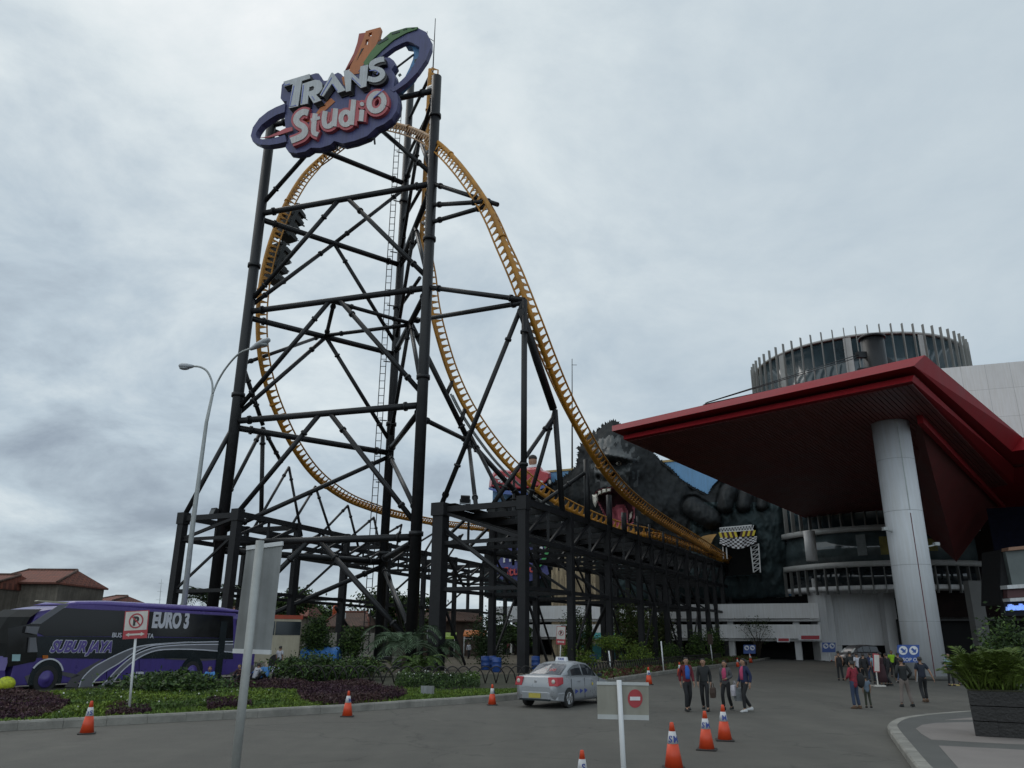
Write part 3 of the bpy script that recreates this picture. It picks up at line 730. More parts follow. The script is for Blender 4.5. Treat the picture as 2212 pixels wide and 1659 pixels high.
xs = np.arange(1036, 1708, ST); ys = np.arange(905, 1302, ST)
b = MB(); idx = {}
M_LIP = mat('painted_lip', (.42, .13, .16), .4, 0, .3, 1.5); M_MOUTH = mat('painted_throat', (.05, .022, .032), .6, 0, .4, 1); M_TONG = mat('painted_tongue', (.70, .19, .24), .4, 0, .3, .8)
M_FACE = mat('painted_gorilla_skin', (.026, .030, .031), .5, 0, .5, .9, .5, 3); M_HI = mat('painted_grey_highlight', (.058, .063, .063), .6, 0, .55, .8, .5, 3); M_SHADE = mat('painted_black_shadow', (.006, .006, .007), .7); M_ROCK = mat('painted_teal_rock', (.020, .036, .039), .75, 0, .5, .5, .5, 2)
gor = thing('gorilla_sculpture', 'giant black gorilla sculpture with roaring open mouth and curled fingers on the hall front', 'sculpture', fac(1330, 1290))
jit = {}
for i, x in enumerate(xs):
    for j, y in enumerate(ys):
        jx, jy = x, y
        if inside(jx, jy, out): idx[i, j] = b.add([fac(jx, jy, height(jx, jy))])
for i in range(len(xs) - 1):
    for j in range(len(ys) - 1):
        q = [(i, j), (i + 1, j), (i + 1, j + 1), (i, j + 1)]
        if all(k in idx for k in q):
            x, y = xs[i] + ST / 2, ys[j] + ST / 2
            if inside(x, y, door): continue
            b.cur = 0
            if inside(x, y, tongue): b.cur = 3
            elif inside(x, y, mouth): b.cur = 2 if dist_edge(x, y, mouth) > 3.4 else 1
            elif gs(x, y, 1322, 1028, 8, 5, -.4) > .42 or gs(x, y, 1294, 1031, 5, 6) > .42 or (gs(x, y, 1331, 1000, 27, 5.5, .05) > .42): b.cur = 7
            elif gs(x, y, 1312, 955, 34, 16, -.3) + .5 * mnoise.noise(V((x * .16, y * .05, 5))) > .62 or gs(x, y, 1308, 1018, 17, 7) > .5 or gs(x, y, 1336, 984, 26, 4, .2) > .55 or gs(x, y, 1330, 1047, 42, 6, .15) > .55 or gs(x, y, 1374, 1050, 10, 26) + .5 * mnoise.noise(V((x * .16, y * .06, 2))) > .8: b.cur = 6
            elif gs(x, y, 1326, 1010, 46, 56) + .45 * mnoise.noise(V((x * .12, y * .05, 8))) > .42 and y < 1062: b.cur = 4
            elif (y > 1085 and x > 1490 and all(seg_d(x, y, *f[:4]) > f[4] for f in fingers)) or (y > 1195 and x > 1250) or (y > 1240): b.cur = 5
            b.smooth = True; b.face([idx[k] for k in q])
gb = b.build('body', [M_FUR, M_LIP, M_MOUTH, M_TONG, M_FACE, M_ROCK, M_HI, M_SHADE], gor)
b = MB()                                             # skirt that closes the relief back to the wall
def skirt(loop, h0=None):
    for i in range(len(loop)):
        p, q = loop[i], loop[(i + 1) % len(loop)]; n = max(1, int(math.hypot(q[0] - p[0], q[1] - p[1]) / 6))
        for k in range(n):
            a = (p[0] + (q[0] - p[0]) * k / n, p[1] + (q[1] - p[1]) * k / n); c = (p[0] + (q[0] - p[0]) * (k + 1) / n, p[1] + (q[1] - p[1]) * (k + 1) / n)
            b.quad(fac(*a, -.02 if h0 is None else -3), fac(*c, -.02 if h0 is None else -3), fac(*c, height(*c) if h0 else .6), fac(*a, height(*a) if h0 else .6))
skirt(out); b.build('edge', M_FUR, gor)
# shaggy tufts along the outline
b = MB()
for i in range(5, 30):
    p, q = out[i], out[i + 1]; n = max(1, int(math.hypot(q[0] - p[0], q[1] - p[1]) / 3.2))
    for k in range(n):
        t = (k + random.random()) / n; nx, ny = (q[1] - p[1]), -(q[0] - p[0]); l_ = math.hypot(nx, ny) + 1e-6; x, y = p[0] + (q[0] - p[0]) * t - nx / l_ * 4, p[1] + (q[1] - p[1]) * t - ny / l_ * 4
        ln = random.uniform(4.5, 9) if i < 20 else random.uniform(3.5, 6); tip = (x + nx / l_ * ln + random.uniform(-2, 2), y + ny / l_ * ln - 1)
        bx, by = (q[0] - p[0]) / l_ * 3.4, (q[1] - p[1]) / l_ * 3.4
        b.quad(fac(x - bx, y - by, .7), fac(x + bx, y + by, .7), fac(*tip, .35)); b.quad(fac(x - bx, y - by, .1), fac(x + bx, y + by, .1), fac(*tip, .34)); b.quad(fac(x - bx, y - by, .7), fac(*tip, .35), fac(x - bx, y - by, .1))
b.build('hair_tufts', M_FUR, gor)
M_TOOTH = mat('painted_tooth', (.55, .52, .45), .4, 0, .15, 2)
for pts in ([(1279, 1069), (1290, 1066), (1292, 1080), (1286, 1096), (1281, 1086)], [(1292, 1061), (1300, 1058), (1300, 1067), (1292, 1070)], [(1301, 1057), (1310, 1055), (1310, 1064), (1301, 1066)], [(1311, 1055), (1320, 1054), (1319, 1062), (1311, 1063)], [(1335, 1055), (1344, 1058), (1346, 1072), (1337, 1066)], [(1358, 1128), (1366, 1118), (1366, 1104), (1360, 1110)], [(1334, 1146), (1342, 1145), (1342, 1136), (1335, 1138)], [(1318, 1145), (1326, 1146), (1325, 1137)]):
    b = MB(); cx, cy = sum(p[0] for p in pts) / len(pts), sum(p[1] for p in pts) / len(pts)
    hh = max(height(p[0], p[1]) for p in pts) + .25
    b.rings([[fac(*p, hh - 1.2) for p in pts], [fac(*p, hh) for p in pts], [fac(p[0] * .5 + cx * .5, p[1] * .5 + cy * .5, hh + .35) for p in pts]])
    b.build('tooth', M_TOOTH, gor)
for ex, ey in ((1337, 1001), (1292, 1006)):
    b = MB(); hh = height(ex, ey); b.ball(fac(ex, ey, hh), (.42, .42, .3), 12, 8); b.build('eye', mat('painted_eye', (.35, .33, .27), .15), gor)
    b = MB(); b.ball(fac(ex, ey, hh + .28), (.2, .2, .2), 10, 6); b.build('pupil', mat('painted_pupil', (.01, .01, .01), .1), gor)
# dark portal with trusses and chequered bunting round the track tunnel
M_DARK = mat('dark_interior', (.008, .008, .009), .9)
gate = thing('portal_frame', 'white truss portal with chequered flags and yellow stripes round the track tunnel', 'gate', fac(1600, 1240))
b = MB()
pd = [(1556, 1138), (1634, 1134), (1642, 1242), (1566, 1247)]
b.rings([[fac(*p, 3.2) for p in pd], [fac(*p, .25) for p in pd]], caps=False); b.quad(*[fac(*p, .25) for p in pd]); b.build('tunnel', M_DARK, gate)
def c9(x, y): return (1367 + .13887 * x, 1121.3 + .13887 * y)
b = MB()
def fb(p, q, w=.14, o=3.7): b.bar(fac(*c9(*p), o), fac(*c9(*q), o), w)
for o in (3.5, 4.3):
    fb((1350, 140), (1850, 95), .13, o); fb((1350, 205), (1880, 170), .13, o)
for i in range(12): fb((1350 + i * 44, 140 - i * 4), (1372 + i * 44, 203 - i * 3), .09); fb((1372 + i * 44, 203 - i * 3), (1394 + i * 44, 137 - i * 4), .09)
for o in (3.5, 4.3):
    fb((1835, 430), (1880, 830), .13, o); fb((1955, 380), (1985, 830), .13, o); fb((1400, 430), (1412, 620), .13, o); fb((1455, 440), (1468, 620), .13, o)
for i in range(6):
    t = i / 6; t2 = (i + 1) / 6; l = lambda t_: (1835 + 45 * t_, 430 + 400 * t_); r_ = lambda t_: (1957 + 28 * t_, 385 + 445 * t_)
    fb(l(t), r_(t), .09); fb(r_(t), l(t2), .09)
b.build('truss', M_WHITE, gate)
M_YEL2 = mat('yellow_banner', (.55, .43, .03), .6); M_MAR = mat('maroon_banner', (.05, .012, .016), .6); M_FW = mat('flag_white', (.55, .56, .58), .6); M_FB = mat('flag_black', (.03, .018, .02), .6)
b = MB()
for i in range(15):
    x0, x1 = 1335 + i * 38.5, 1335 + (i + 1) * 38.5
    if 1575 < x0 < 1650: continue
    b.cur = i % 2; sl_ = 30 if i < 7 else -25; y0 = 208 - i * 2.5; y1 = 300 - i * 3
    b.rings([[fac(*c9(x, y), o) for x, y in ((x0, y0), (x1, y0), (x1 + sl_, y1), (x0 + sl_, y1))] for o in (4.45, 4.6)])
b.build('striped_banner', [M_YEL2, M_MAR], gate)
b = MB(); nx_, ny_ = 15, 6
def flag_pt(i, j):
    u_ = i / nx_; x = 1352 + u_ * 575; sag = 4 * u_ * (1 - u_)
    return c9(x + math.sin(i * 1.3 + j) * 6, 292 - 25 * u_ + j * (17 + 12 * sag) - 10 * math.sin(u_ * 9) * (j / ny_))
for i in range(nx_):
    for j in range(ny_):
        b.cur = (i + j) % 2; o = 4.65 + .25 * math.sin(i * .9)
        q = [flag_pt(i, j), flag_pt(i + 1, j), flag_pt(i + 1, j + 1), flag_pt(i, j + 1)]; o2 = 4.65 + .25 * math.sin((i + 1) * .9)
        b.quad(fac(*q[0], o), fac(*q[1], o2), fac(*q[2], o2), fac(*q[3], o))
b.build('chequered_flag', [M_FW, M_FB], gate)
# painted yellow-red fin beside the portal
b = MB(); fin = [c9(1010, 320), c9(1090, 265), c9(1200, 240), c9(1305, 232), c9(1255, 300), c9(1215, 380), c9(1180, 470), c9(1100, 400)]
b.prism([fin], lambda x, y, o: fac(x, y, o), 3.2, 4.2); f_ = b.build('painted_fin', mat('painted_flame', (.40, .22, .06), .5, 0, .6, .5), gate)
# red car sculpture with its driver on the roof edge
carS = thing('car_sculpture', 'oversized red racing car sculpture with a driver on the roof edge of the hall', 'sculpture', fac(1125, 1050))
def c10(x, y): return (1044.5 + .13887 * x, 975.4 + .13887 * y)
M_CRED = mat('red_gloss_paint', (.36, .02, .03), .25, 0, .15, 1); M_STRW = mat('white_stripe', (.62, .62, .64), .4)
def cf(x, y, o): return fac(*c10(x, y), o)
bodyc = [(80, 560), (100, 400), (160, 310), (240, 280), (420, 290), (560, 240), (690, 250), (830, 240), (900, 240), (930, 290), (1040, 320), (1055, 420), (1000, 480), (940, 540), (760, 580), (690, 590), (560, 600), (300, 590)]
b = MB(); b.rings([[cf(x, y, .4) for x, y in bodyc], [cf(x, y, 3.0) for x, y in bodyc], [cf(x * .92 + 45, y * .86 + 60, 4.4) for x, y in bodyc]]); b.build('body', M_CRED, carS, .15)
b = MB(); sk = [(75, 560), (300, 600), (560, 620), (690, 610), (985, 500), (990, 540), (700, 670), (560, 680), (300, 660), (80, 590)]; b.prism([sk], cf, .5, 4.7); b.build('blue_sill', mat('blue_sill_paint', (.06, .11, .33), .4), carS)
for cx, cy, r in ((735, 630, 85), (1025, 470, 55)):
    b = MB(); P = [(cx + r * .62 * math.cos(a * .3142), cy + r * math.sin(a * .3142)) for a in range(20)]; b.prism([P], cf, 3.6, 5.0); w_ = b.build('wheel', M_TYRE, carS)
    b = MB(); P = [(cx + 6 + r * .36 * math.cos(a * .3142), cy + r * .62 * math.sin(a * .3142)) for a in range(20)]; b.prism([P], cf, 4.9, 5.12); b.build('hub', M_GALV, w_)
b = MB()
for p, q in (((225, 465), (350, 395)), ((265, 480), (380, 408)), ((430, 350), (500, 330))): b.stroke([p, q], 26, cf, 4.35, 4.5)
P = [(245 + 72 * math.cos(a * .3142), 398 + 30 * math.sin(a * .3142)) for a in range(20)]; b.prism([P], cf, 4.3, 4.48)
P = [(895 + 30 * math.cos(a * .3142), 465 + 14 * math.sin(a * .3142)) for a in range(20)]; b.prism([P], cf, 4.3, 4.48); b.build('race_stripes', M_STRW, carS)
b = MB(); b.prism([[(130, 470), (500, 560), (500, 585), (130, 510)]], cf, 4.3, 4.5); b.build('grille', M_DARK, carS)
M_SKIN = mat('skin', (.30, .17, .11), .6, 0, .1, 8); M_HAIR = mat('black_hair', (.012, .010, .009), .6, 0, .3, 30)
b = MB(); b.ball(cf(765, 150, 1.6), (.62, .6, .95), 14, 10); b.tube([cf(765, 190, 1.6), cf(765, 250, 1.6)], .32, 10); b.build('head', M_SKIN, carS)
b = MB(); b.ball(cf(765, 104, 1.6), (.66, .62, .52), 14, 8); b.build('hair', M_HAIR, carS)
b = MB(); b.tube([cf(765, 215, 1.6), cf(765, 260, 1.6), cf(770, 330, 1.6)], [.5, 1.25, 1.1], 12); b.tube([cf(720, 240, 1.6), cf(680, 290, 2.4), cf(620, 270, 3.2)], [.5, .42, .3], 10); b.tube([cf(815, 240, 1.6), cf(840, 300, 2.4), cf(800, 330, 3.0)], [.5, .42, .3], 10); b.build('racing_suit', M_STRW, carS)
# small copy of the park sign on the hall front, seen through the trestle
sg = thing('wall_sign', 'blue rimmed park sign with white letters on the hall wall behind the trestle', 'sign', fac(1130, 1250))
def sf(x, y, o): return fac(x, y, o + 3.2)
b = MB(); b.prism([[(1068, 1225), (1085, 1200), (1100, 1180), (1140, 1170), (1175, 1168), (1184, 1182), (1180, 1215), (1186, 1240), (1160, 1252), (1110, 1262), (1080, 1250)]], sf, 0, .6); b.build('board', mat('sign_violet', (.055, .06, .20), .5, 0, .2, .6), sg)
b = MB(); b.stroke([(1142, 1178), (1158, 1164), (1176, 1166), (1182, 1190), (1172, 1214), (1158, 1226)], 9, sf, .6, 1.0); b.build('rainbow_loop', mat('sign_green', (.05, .30, .09), .5), sg)
def mapf(p0, px, py, fr_):                              # lettering along a traced base line
    return lambda x, y, o: fr_(p0[0] + x * px[0] + y * py[0], p0[1] + x * px[1] + y * py[1], o)
b = text_mb('TRANS', mapf((1080, 1216), (1, -.16), (0, -1), sf), 30, .6, .9, bold=.6); b.build('lettering', M_STRW, sg)
b = text_mb('Studio', mapf((1086, 1246), (1, -.16), (0, -1), sf), 28, .6, .9, bold=.6); b.build('lettering', mat('sign_red_letters', (.45, .06, .06), .5), sg)
# wooden tower of rough boards below the gorilla
M_WOOD = mat('rough_bamboo_boards', (.30, .235, .15), .85, 0, .4, .6, .4, 8, island=.3)
wt = thing('board_tower', 'tall rough bamboo board tower standing under the gorilla behind the trestle', 'tower', fac(1240, 1430, 1.5))
b = MB(); k = 0
p0, p1 = fac(1192, 1300, 4.2), fac(1288, 1300, 4.2); z1 = fac(1240, 1232, 4.2).z
nb = 26
b.box((p0 + p1) / 2 * 1 + V((0, 0, -(p0.z + p1.z) / 2 + z1 / 2)) - FN * 1.2, ((p1 - p0).length - .2, 2.2, z1 - .2), Matrix.Rotation(math.atan2(FDIR.y, FDIR.x), 3, 'Z'))
for i in range(nb):
    t = (i + .5) / nb; p = p0.lerp(p1, t); z = 0
    while z < z1:
        hh = random.uniform(1.5, 3.5); o = random.uniform(0, .12)
        b.box((p.x + FN.x * o, p.y + FN.y * o, z + hh / 2), ((p1 - p0).length / nb * .94, .14, hh - .04), Matrix.Rotation(math.atan2(FDIR.y, FDIR.x) + random.uniform(-.05, .05), 3, 'Z')); z += hh
b.build('boards', mat('rough_bamboo_boards', None, island=.3), wt)
# ------------------------------------------------------------------ parking deck building under and right of the hall
M_PW = mat('white_render', (.66, .66, .67), .75, 0, .06, .4, streak=.14)
deck = thing('parking_building', 'white banded multi-storey parking building with dark open decks', 'building', (22, 112, 0))
def pf(px, py, off=0.): return VPL(px, py, FA0 + FN * (5.0 + off), FDIR)
dl, dr = pf(1062, 1350), pf(1772, 1350)
def band(y0, y1, xref, th, name, M, off=0., l=dl, r_=dr):
    z1, z0 = pf(xref, y0).z, pf(xref, y1).z
    seg(l, r_, z0, z1, th, M, name, deck, off); return z0, z1
za = band(1304, 1336, 1640, .5, 'parapet', M_PW); zb = band(1349, 1379, 1640, .5, 'parapet', M_PW)
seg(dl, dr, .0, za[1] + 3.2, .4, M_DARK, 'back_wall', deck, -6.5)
for z in (za[0] - .05, zb[0] - .05, 0.06): seg(dl + FDIR * .1, dr, z - .25 if z > .5 else 0, z, 14, M_PW if z > .5 else M_PAVE2, 'floor_slab', deck, -.55)
ln = (dr - dl).length
for k in range(int(ln // 7.5) + 1):
    p = V((dl.x, dl.y, 0)) + FDIR * (k * 7.5 + 1.5); b = MB(); b.box((p.x - FN.x * 1.6, p.y - FN.y * 1.6, (za[0] - .05) / 2), (.7, .7, za[0] - .05), Matrix.Rotation(math.atan2(FDIR.y, FDIR.x), 3, 'Z')); b.build('pillar', M_PW, deck)
p = pf(1728, 1368); q = pf(1695, 1365)
def red_sign(x0, x1, y0, y1, label, off=.05):
    o = thing('parking_sign', label, 'sign', pf((x0 + x1) / 2, y1, off)); b = MB(); P = [(x0, y0), (x1, y0), (x1, y1), (x0, y1)]
    b.prism([P], lambda x, y, z: pf(x, y, off + z), 0, .12); b.build('board', M_STRW, o)
    b = MB(); e = (x1 - x0) * .12; b.prism([[(x0 + e, y0 + 2), (x1 - 2, y0 + 2), (x1 - 2, y1 - 2), (x0 + e, y1 - 2)]], lambda x, y, z: pf(x, y, off + z), .12, .16); b.build('red_panel', mat('sign_red', (.35, .03, .04), .5), o)
red_sign(1725, 1772, 1371, 1383, 'red and white parking sign over the dark garage entrance beside the white pillar'); red_sign(1690 - 12, 1690 + 16, 1377, 1387, 'red and white parking sign on the lower white band behind the bare shrub')
# ------------------------------------------------------------------ glazed drum of the mall
DC = V((46.85, 100, 0)); DR = 13.5
drum = thing('glass_drum', 'round glass tower with pale vertical fins rising behind the red canopy', 'building', DC)
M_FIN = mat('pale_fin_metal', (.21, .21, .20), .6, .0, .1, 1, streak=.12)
M_DGL = mat('blue_grey_glazing', (.035, .055, .065), .06, 0, .5, .12, spec=.9)
def zat(px, py, Y): return U(px, py, Y).z
ztop = zat(1870, 714, DC.y - DR) + .4; zbot = zat(1870, 1262, DC.y - DR + 1)
def cyl(z0, z1, r, name, M, n=72, par=None, a0=0, a1=2 * math.pi, th=0):
    b = MB(); pts = [(DC.x + r * math.cos(a0 + (a1 - a0) * k / n), DC.y + r * math.sin(a0 + (a1 - a0) * k / n)) for k in range(n)]
    b.smooth = True; b.rings([[V((x, y, z0)) for x, y in pts], [V((x, y, z1)) for x, y in pts]]); return b.build(name, M, par or drum)
z_l0, z_l1 = zat(1760, 1170, 88), zat(1760, 1136, 88)
cyl(18.2, ztop - .8, DR - .5, 'glazing', M_DGL)
cyl(ztop - .6, ztop - .35, DR - .3, 'parapet', mat('pale_band_metal', (.42, .42, .41), .5, 0, .1, 1, streak=.1)); cyl(ztop - .35, ztop - .2, DR - 1, 'roof', M_PAVE2)
for k in range(64):
    a = 2 * math.pi * k / 64; c, s_ = math.cos(a), math.sin(a)
    if s_ > .35: continue
    b = MB(); p = V((DC.x + c * (DR + .0), DC.y + s_ * (DR + .0), 0)); R_m = Matrix.Rotation(a, 3, 'Z')
    b.box((p.x, p.y, (18.2 + ztop + .55) / 2), (.32, .10, ztop + .55 - 18.2), R_m); b.build('fin', M_FIN, drum)
b = MB()
for k in range(66):
    a = 2 * math.pi * (k + .5) / 66
    if math.sin(a) > .35: continue
    if k % 7 == 2: b.box((DC.x + math.cos(a) * (DR - .42), DC.y + math.sin(a) * (DR - .42), (18.2 + ztop) / 2), (.1, .9, ztop - 19.4), Matrix.Rotation(a, 3, 'Z'))
b.build('white_panel', MATS['pale_band_metal'], drum)
# lower storeys under the canopy
zf1a, zf1b = zat(1760, 1145, 88), zat(1760, 1133, 88)        # upper pale band
zf2a, zf2b = zat(1760, 1222, 88), zat(1760, 1210, 88)        # lower pale band
zf3 = zat(1760, 1262, 88)
cyl(zf1a, zf1b, DR + .15, 'upper_band', MATS['pale_band_metal']); cyl(zf2a, zf2b, DR + .15, 'lower_band', MATS['pale_band_metal'])
cyl(zf2b, zf1a, DR - .4, 'gallery_glazing', mat('gallery_glass', (.06, .08, .085), .05, 0, .8, .25, spec=.9)); cyl(zf1b, 18.2, DR - .6, 'upper_glazing', M_DGL)
cyl(zf3, zf2a, DR - .55, 'lower_glazing', M_GLASS); cyl(zf3 - .5, zf3, DR - .1, 'soffit_ring', M_PW)
for k in range(66):
    a = 2 * math.pi * k / 66; c, s_ = math.cos(a), math.sin(a)
    if s_ > .2: continue
    b = MB(); b.box((DC.x + c * DR, DC.y + s_ * DR, (zf2a + zf3 - .9) / 2), (.4, .12, zf2a - zf3 + .9), Matrix.Rotation(a, 3, 'Z')); b.build('lower_fin', mat('shaded_fin_metal', (.12, .12, .115), .6, 0, .15, 1), drum)  # darker copy of the fin metal, shade put into its colour
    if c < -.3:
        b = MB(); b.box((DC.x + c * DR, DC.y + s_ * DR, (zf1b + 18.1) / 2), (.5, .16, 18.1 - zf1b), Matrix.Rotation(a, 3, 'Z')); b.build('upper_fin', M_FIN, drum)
b = MB(); pc = U(1752, 1190, 89); b.tube([(pc.x, pc.y, zf2b), (pc.x, pc.y, zf1a)], .62, 16); b.build('gallery_column', M_PW, drum)
for a0, w, h0, h1, kk in ((-1.95, 1.5, .2, .8, 0), (-1.75, 2.2, .1, .9, 1), (-1.60, 1.2, .3, .7, 0), (-2.15, 1.0, .2, .9, 1)):
    b = MB(); z0 = zf2b + (zf1a - zf2b) * h0; z1 = zf2b + (zf1a - zf2b) * h1
    b.box((DC.x + math.cos(a0) * (DR - .34), DC.y + math.sin(a0) * (DR - .34), (z0 + z1) / 2), (.05, w, z1 - z0), Matrix.Rotation(a0, 3, 'Z'))
    b.build('display_panel', (mat('yellow_poster', (.20, .17, .03), .5, 0, .4, 1), mat('grey_poster', (.17, .19, .19), .5, 0, .3, 1))[kk], drum)
# ------------------------------------------------------------------ white pillars and the recessed wall below the drum
base = thing('mall_building', 'white pillared ground storey with dark garage mouth below the round glass tower', 'building', (44, 92, 0))
def mf_(px, py, Y=97.0): return U(px, py, Y)
def wallp(pts, Y, th, name, M, parent=base):
    b = MB(); b.rings([[U(x, y, Y) for x, y in pts], [U(x, y, Y) + V((0, th, 0)) for x, y in pts]]); return b.build(name, M, parent)
def upright(x0, x1, ytop, Y, th, name, M, z0=0., parent=base):
    """a vertical slab seen between picture columns x0 and x1 (measured near its foot), standing on z0"""
    yb = 1420; a, c = U(x0, yb, Y), U(x1, yb, Y); zt = U((x0 + x1) / 2, ytop, Y).z
    b = MB(); b.box(((a.x + c.x) / 2, Y + th / 2, (z0 + zt) / 2), (c.x - a.x, th, zt - z0)); return b.build(name, M, parent)
upright(1774, 1797, 1250, 93.5, 2.2, 'pillar', M_PW); upright(1797.2, 1812, 1250, 94.5, 1.0, 'pilaster', M_PW)
zl = U(1870, 1394, 96).z
upright(1812.3, 1932, 1245, 96, .5, 'wall', M_PW, zl); upright(1812.3, 1822, 1394, 96, .5, 'jamb', M_PW)
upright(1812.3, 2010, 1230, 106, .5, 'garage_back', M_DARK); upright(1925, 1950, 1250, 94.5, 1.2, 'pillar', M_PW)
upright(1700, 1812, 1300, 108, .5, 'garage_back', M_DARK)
# ------------------------------------------------------------------ dark entrance hall right of the column
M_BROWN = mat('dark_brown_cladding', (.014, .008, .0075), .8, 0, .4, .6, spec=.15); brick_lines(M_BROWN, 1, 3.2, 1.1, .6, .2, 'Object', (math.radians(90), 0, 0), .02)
ent = thing('mall_entrance', 'dark brown entrance hall below the red canopy, right of the white column', 'building', (60, 86, 0))
def slab(p, q, z0, z1, th, name, M, parent):
    p, q = V((p[0], p[1], 0)), V((q[0], q[1], 0)); d = (q - p).normalized(); n = V((-d.y, d.x, 0)) * th; a = [p, q, q + n, p + n]
    b = MB(); b.rings([[x + V((0, 0, z0)) for x in a], [x + V((0, 0, z1)) for x in a]]); return b.build(name, M, parent)
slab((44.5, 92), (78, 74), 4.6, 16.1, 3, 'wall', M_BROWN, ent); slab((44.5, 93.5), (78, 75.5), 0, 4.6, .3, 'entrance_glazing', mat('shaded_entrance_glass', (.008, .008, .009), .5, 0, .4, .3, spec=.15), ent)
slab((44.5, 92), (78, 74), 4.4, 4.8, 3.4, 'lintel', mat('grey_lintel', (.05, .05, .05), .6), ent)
pg = U(2115, 1350, 80); b = MB(); zt_ = U(2095, 1255, 80).z; b.box((pg.x, pg.y, zt_ / 2 + .6), (1.25, 1.0, zt_ - 1.2)); b.build('pillar', mat('grey_pillar', (.16, .16, .155), .8, 0, .1, 1), ent)
b = MB(); b.box((pg.x, pg.y, .55), (1.6, 1.3, 1.1)); b.build('pillar_base', M_PAVE2, ent)
# screen wall and sign kiosk at the right edge
kio = thing('sign_kiosk', 'grey screened balcony with white rails and blue lit lettering at the right edge', 'kiosk', (48.5, 68, 0))
KY = 62.0
def kf(x, y, o): p = U(x, y, KY); return p + V((0, -o, 0))
def kbox(pts, z0, z1, name, M):
    b = MB(); b.prism([pts], kf, z0, z1); return b.build(name, M, kio)
kbox([(2168, 1186), (2330, 1170), (2330, 1306), (2168, 1306)], -3.0, -.4, 'core', M_DARK)
kbox([(2170, 1184), (2330, 1168), (2330, 1176), (2170, 1191)], -.4, .5, 'coping', mat('tan_coping', (.30, .16, .10), .6))
kbox([(2172, 1191.5), (2330, 1176.5), (2330, 1258), (2187, 1265)], -.4, .0, 'screen', mat('grey_screen', (.11, .13, .125), .4, 0, .25, .4))
kbox([(2167, 1265), (2330, 1254), (2330, 1264), (2168, 1273)], -.4, .5, 'rail', M_WHITE); kbox([(2172, 1293), (2330, 1284), (2330, 1293), (2174, 1300)], -.4, .5, 'rail', M_WHITE)
kbox([(2173, 1274), (2330, 1265), (2330, 1283), (2174, 1292)], -.4, .15, 'red_board', mat('maroon_board', (.08, .03, .03), .6))
b = text_mb('Studio', mapf((2175, 1301+15), (1, -.05), (0, -1), kf), 15, .05, .3, bold=.3); b.build('lit_lettering', mat('blue_lit_letters', (.25, .42, .95), .4, 0, 0, em=.6), kio)
b = text_mb('BANDUNG', mapf((2171, 1319), (1, -.03), (0, -1), kf), 11.5, .05, .3, bold=.25); o_ = b.build('lit_lettering', MATS['blue_lit_letters'], kio)
# the lower line hangs from a dark board
kbox([(2168, 1301), (2330, 1294), (2330, 1330), (2170, 1330)], -.5, 0., 'sign_board', M_DARK)
b = MB(); ps = U(2185, 1150, 75); slab((ps.x - 1.5, ps.y + .8), (ps.x + 4.5, ps.y - 2.5), 9.4, 14.6, .3, 'video_wall', mat('unlit_video_wall', (.010, .011, .022), .9, 0, .3, 2, spec=.1), ent)
# ------------------------------------------------------------------ white tiled wall behind the canopy
M_TILE = mat('white_wall_panels', (.66, .67, .66), .6, 0, .05, .5, streak=.1); brick_lines(M_TILE, 1, 2.35, 3.3, .62, .12, 'Object', (math.radians(90), 0, 0), .022)
blk = thing('tiled_block', 'white panelled building block above the red canopy, right of the round tower', 'building', (64, 92, 0))
a, c = U(2000, 800, 86.5), U(2330, 768, 81.5)
slab((a.x, a.y), (c.x, c.y), 18.4, (a.z + c.z) / 2 - .0, 20, 'wall', M_TILE, blk)
# ------------------------------------------------------------------ red canopy
can = thing('entrance_canopy', 'huge red angular entrance canopy with dark slatted underside on a round white column', 'canopy', (26, 60, 0))
Z1, Z2, Z3, Z4 = 18.3, 16.95, 16.70, 16.30
def pts_at(P, z): return [G(x, y, z) for x, y in P]
uT = pts_at([(1322, 920), (1998, 767), (2209, 945)], Z1); uB = pts_at([(1322, 931.5), (1974, 790), (2186, 975)], Z2)
lT = pts_at([(1347, 941), (1974, 810), (2191, 1010)], Z3); lB = pts_at([(1347, 949.5), (1970, 823), (2189, 1045)], Z4)
far_l = G(1752, 1124, Z4)
out_r = V((.707, -.707, 0))                                              # the edge turns outwards again at the right
def ext(P):
    P = list(P); d = (P[2] - P[1]).normalized(); q = P[2] + out_r * 16; w = q + V((.66, .75, 0)) * 14
    return [P[0], P[1], P[2], q, w, V((56, 112, P[0].z)), V((far_l.x, far_l.y, P[0].z))]
LT, LBt = ext(uT), ext(uB); l1, l2 = ext(lT), ext(lB)
b = MB(); b.rings([LBt, LT]); b.build('upper_fascia', M_RED, can)
b = MB(); b.rings([l2, l1]); b.cur = 0
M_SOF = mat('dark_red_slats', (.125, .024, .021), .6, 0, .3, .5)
b.build('lower_fascia', M_RED, can)
def inset(P, k):
    c = sum(P, V((0, 0, 0))) / len(P); return [p + (V((c.x, c.y, p.z)) - p).normalized() * k for p in P]
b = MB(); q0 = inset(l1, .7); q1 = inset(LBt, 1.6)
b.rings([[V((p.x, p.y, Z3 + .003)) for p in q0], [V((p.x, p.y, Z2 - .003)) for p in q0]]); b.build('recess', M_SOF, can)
# slatted underside
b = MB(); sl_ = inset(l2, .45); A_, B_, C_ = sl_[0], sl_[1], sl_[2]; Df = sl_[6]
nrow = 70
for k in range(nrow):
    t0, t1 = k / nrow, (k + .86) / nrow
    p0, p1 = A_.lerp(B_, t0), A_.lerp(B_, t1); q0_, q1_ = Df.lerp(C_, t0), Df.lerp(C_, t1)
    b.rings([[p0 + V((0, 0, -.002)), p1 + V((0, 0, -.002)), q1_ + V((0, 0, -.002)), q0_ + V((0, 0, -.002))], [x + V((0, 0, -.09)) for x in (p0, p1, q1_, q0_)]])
b.build('soffit_slats', M_SOF, can)
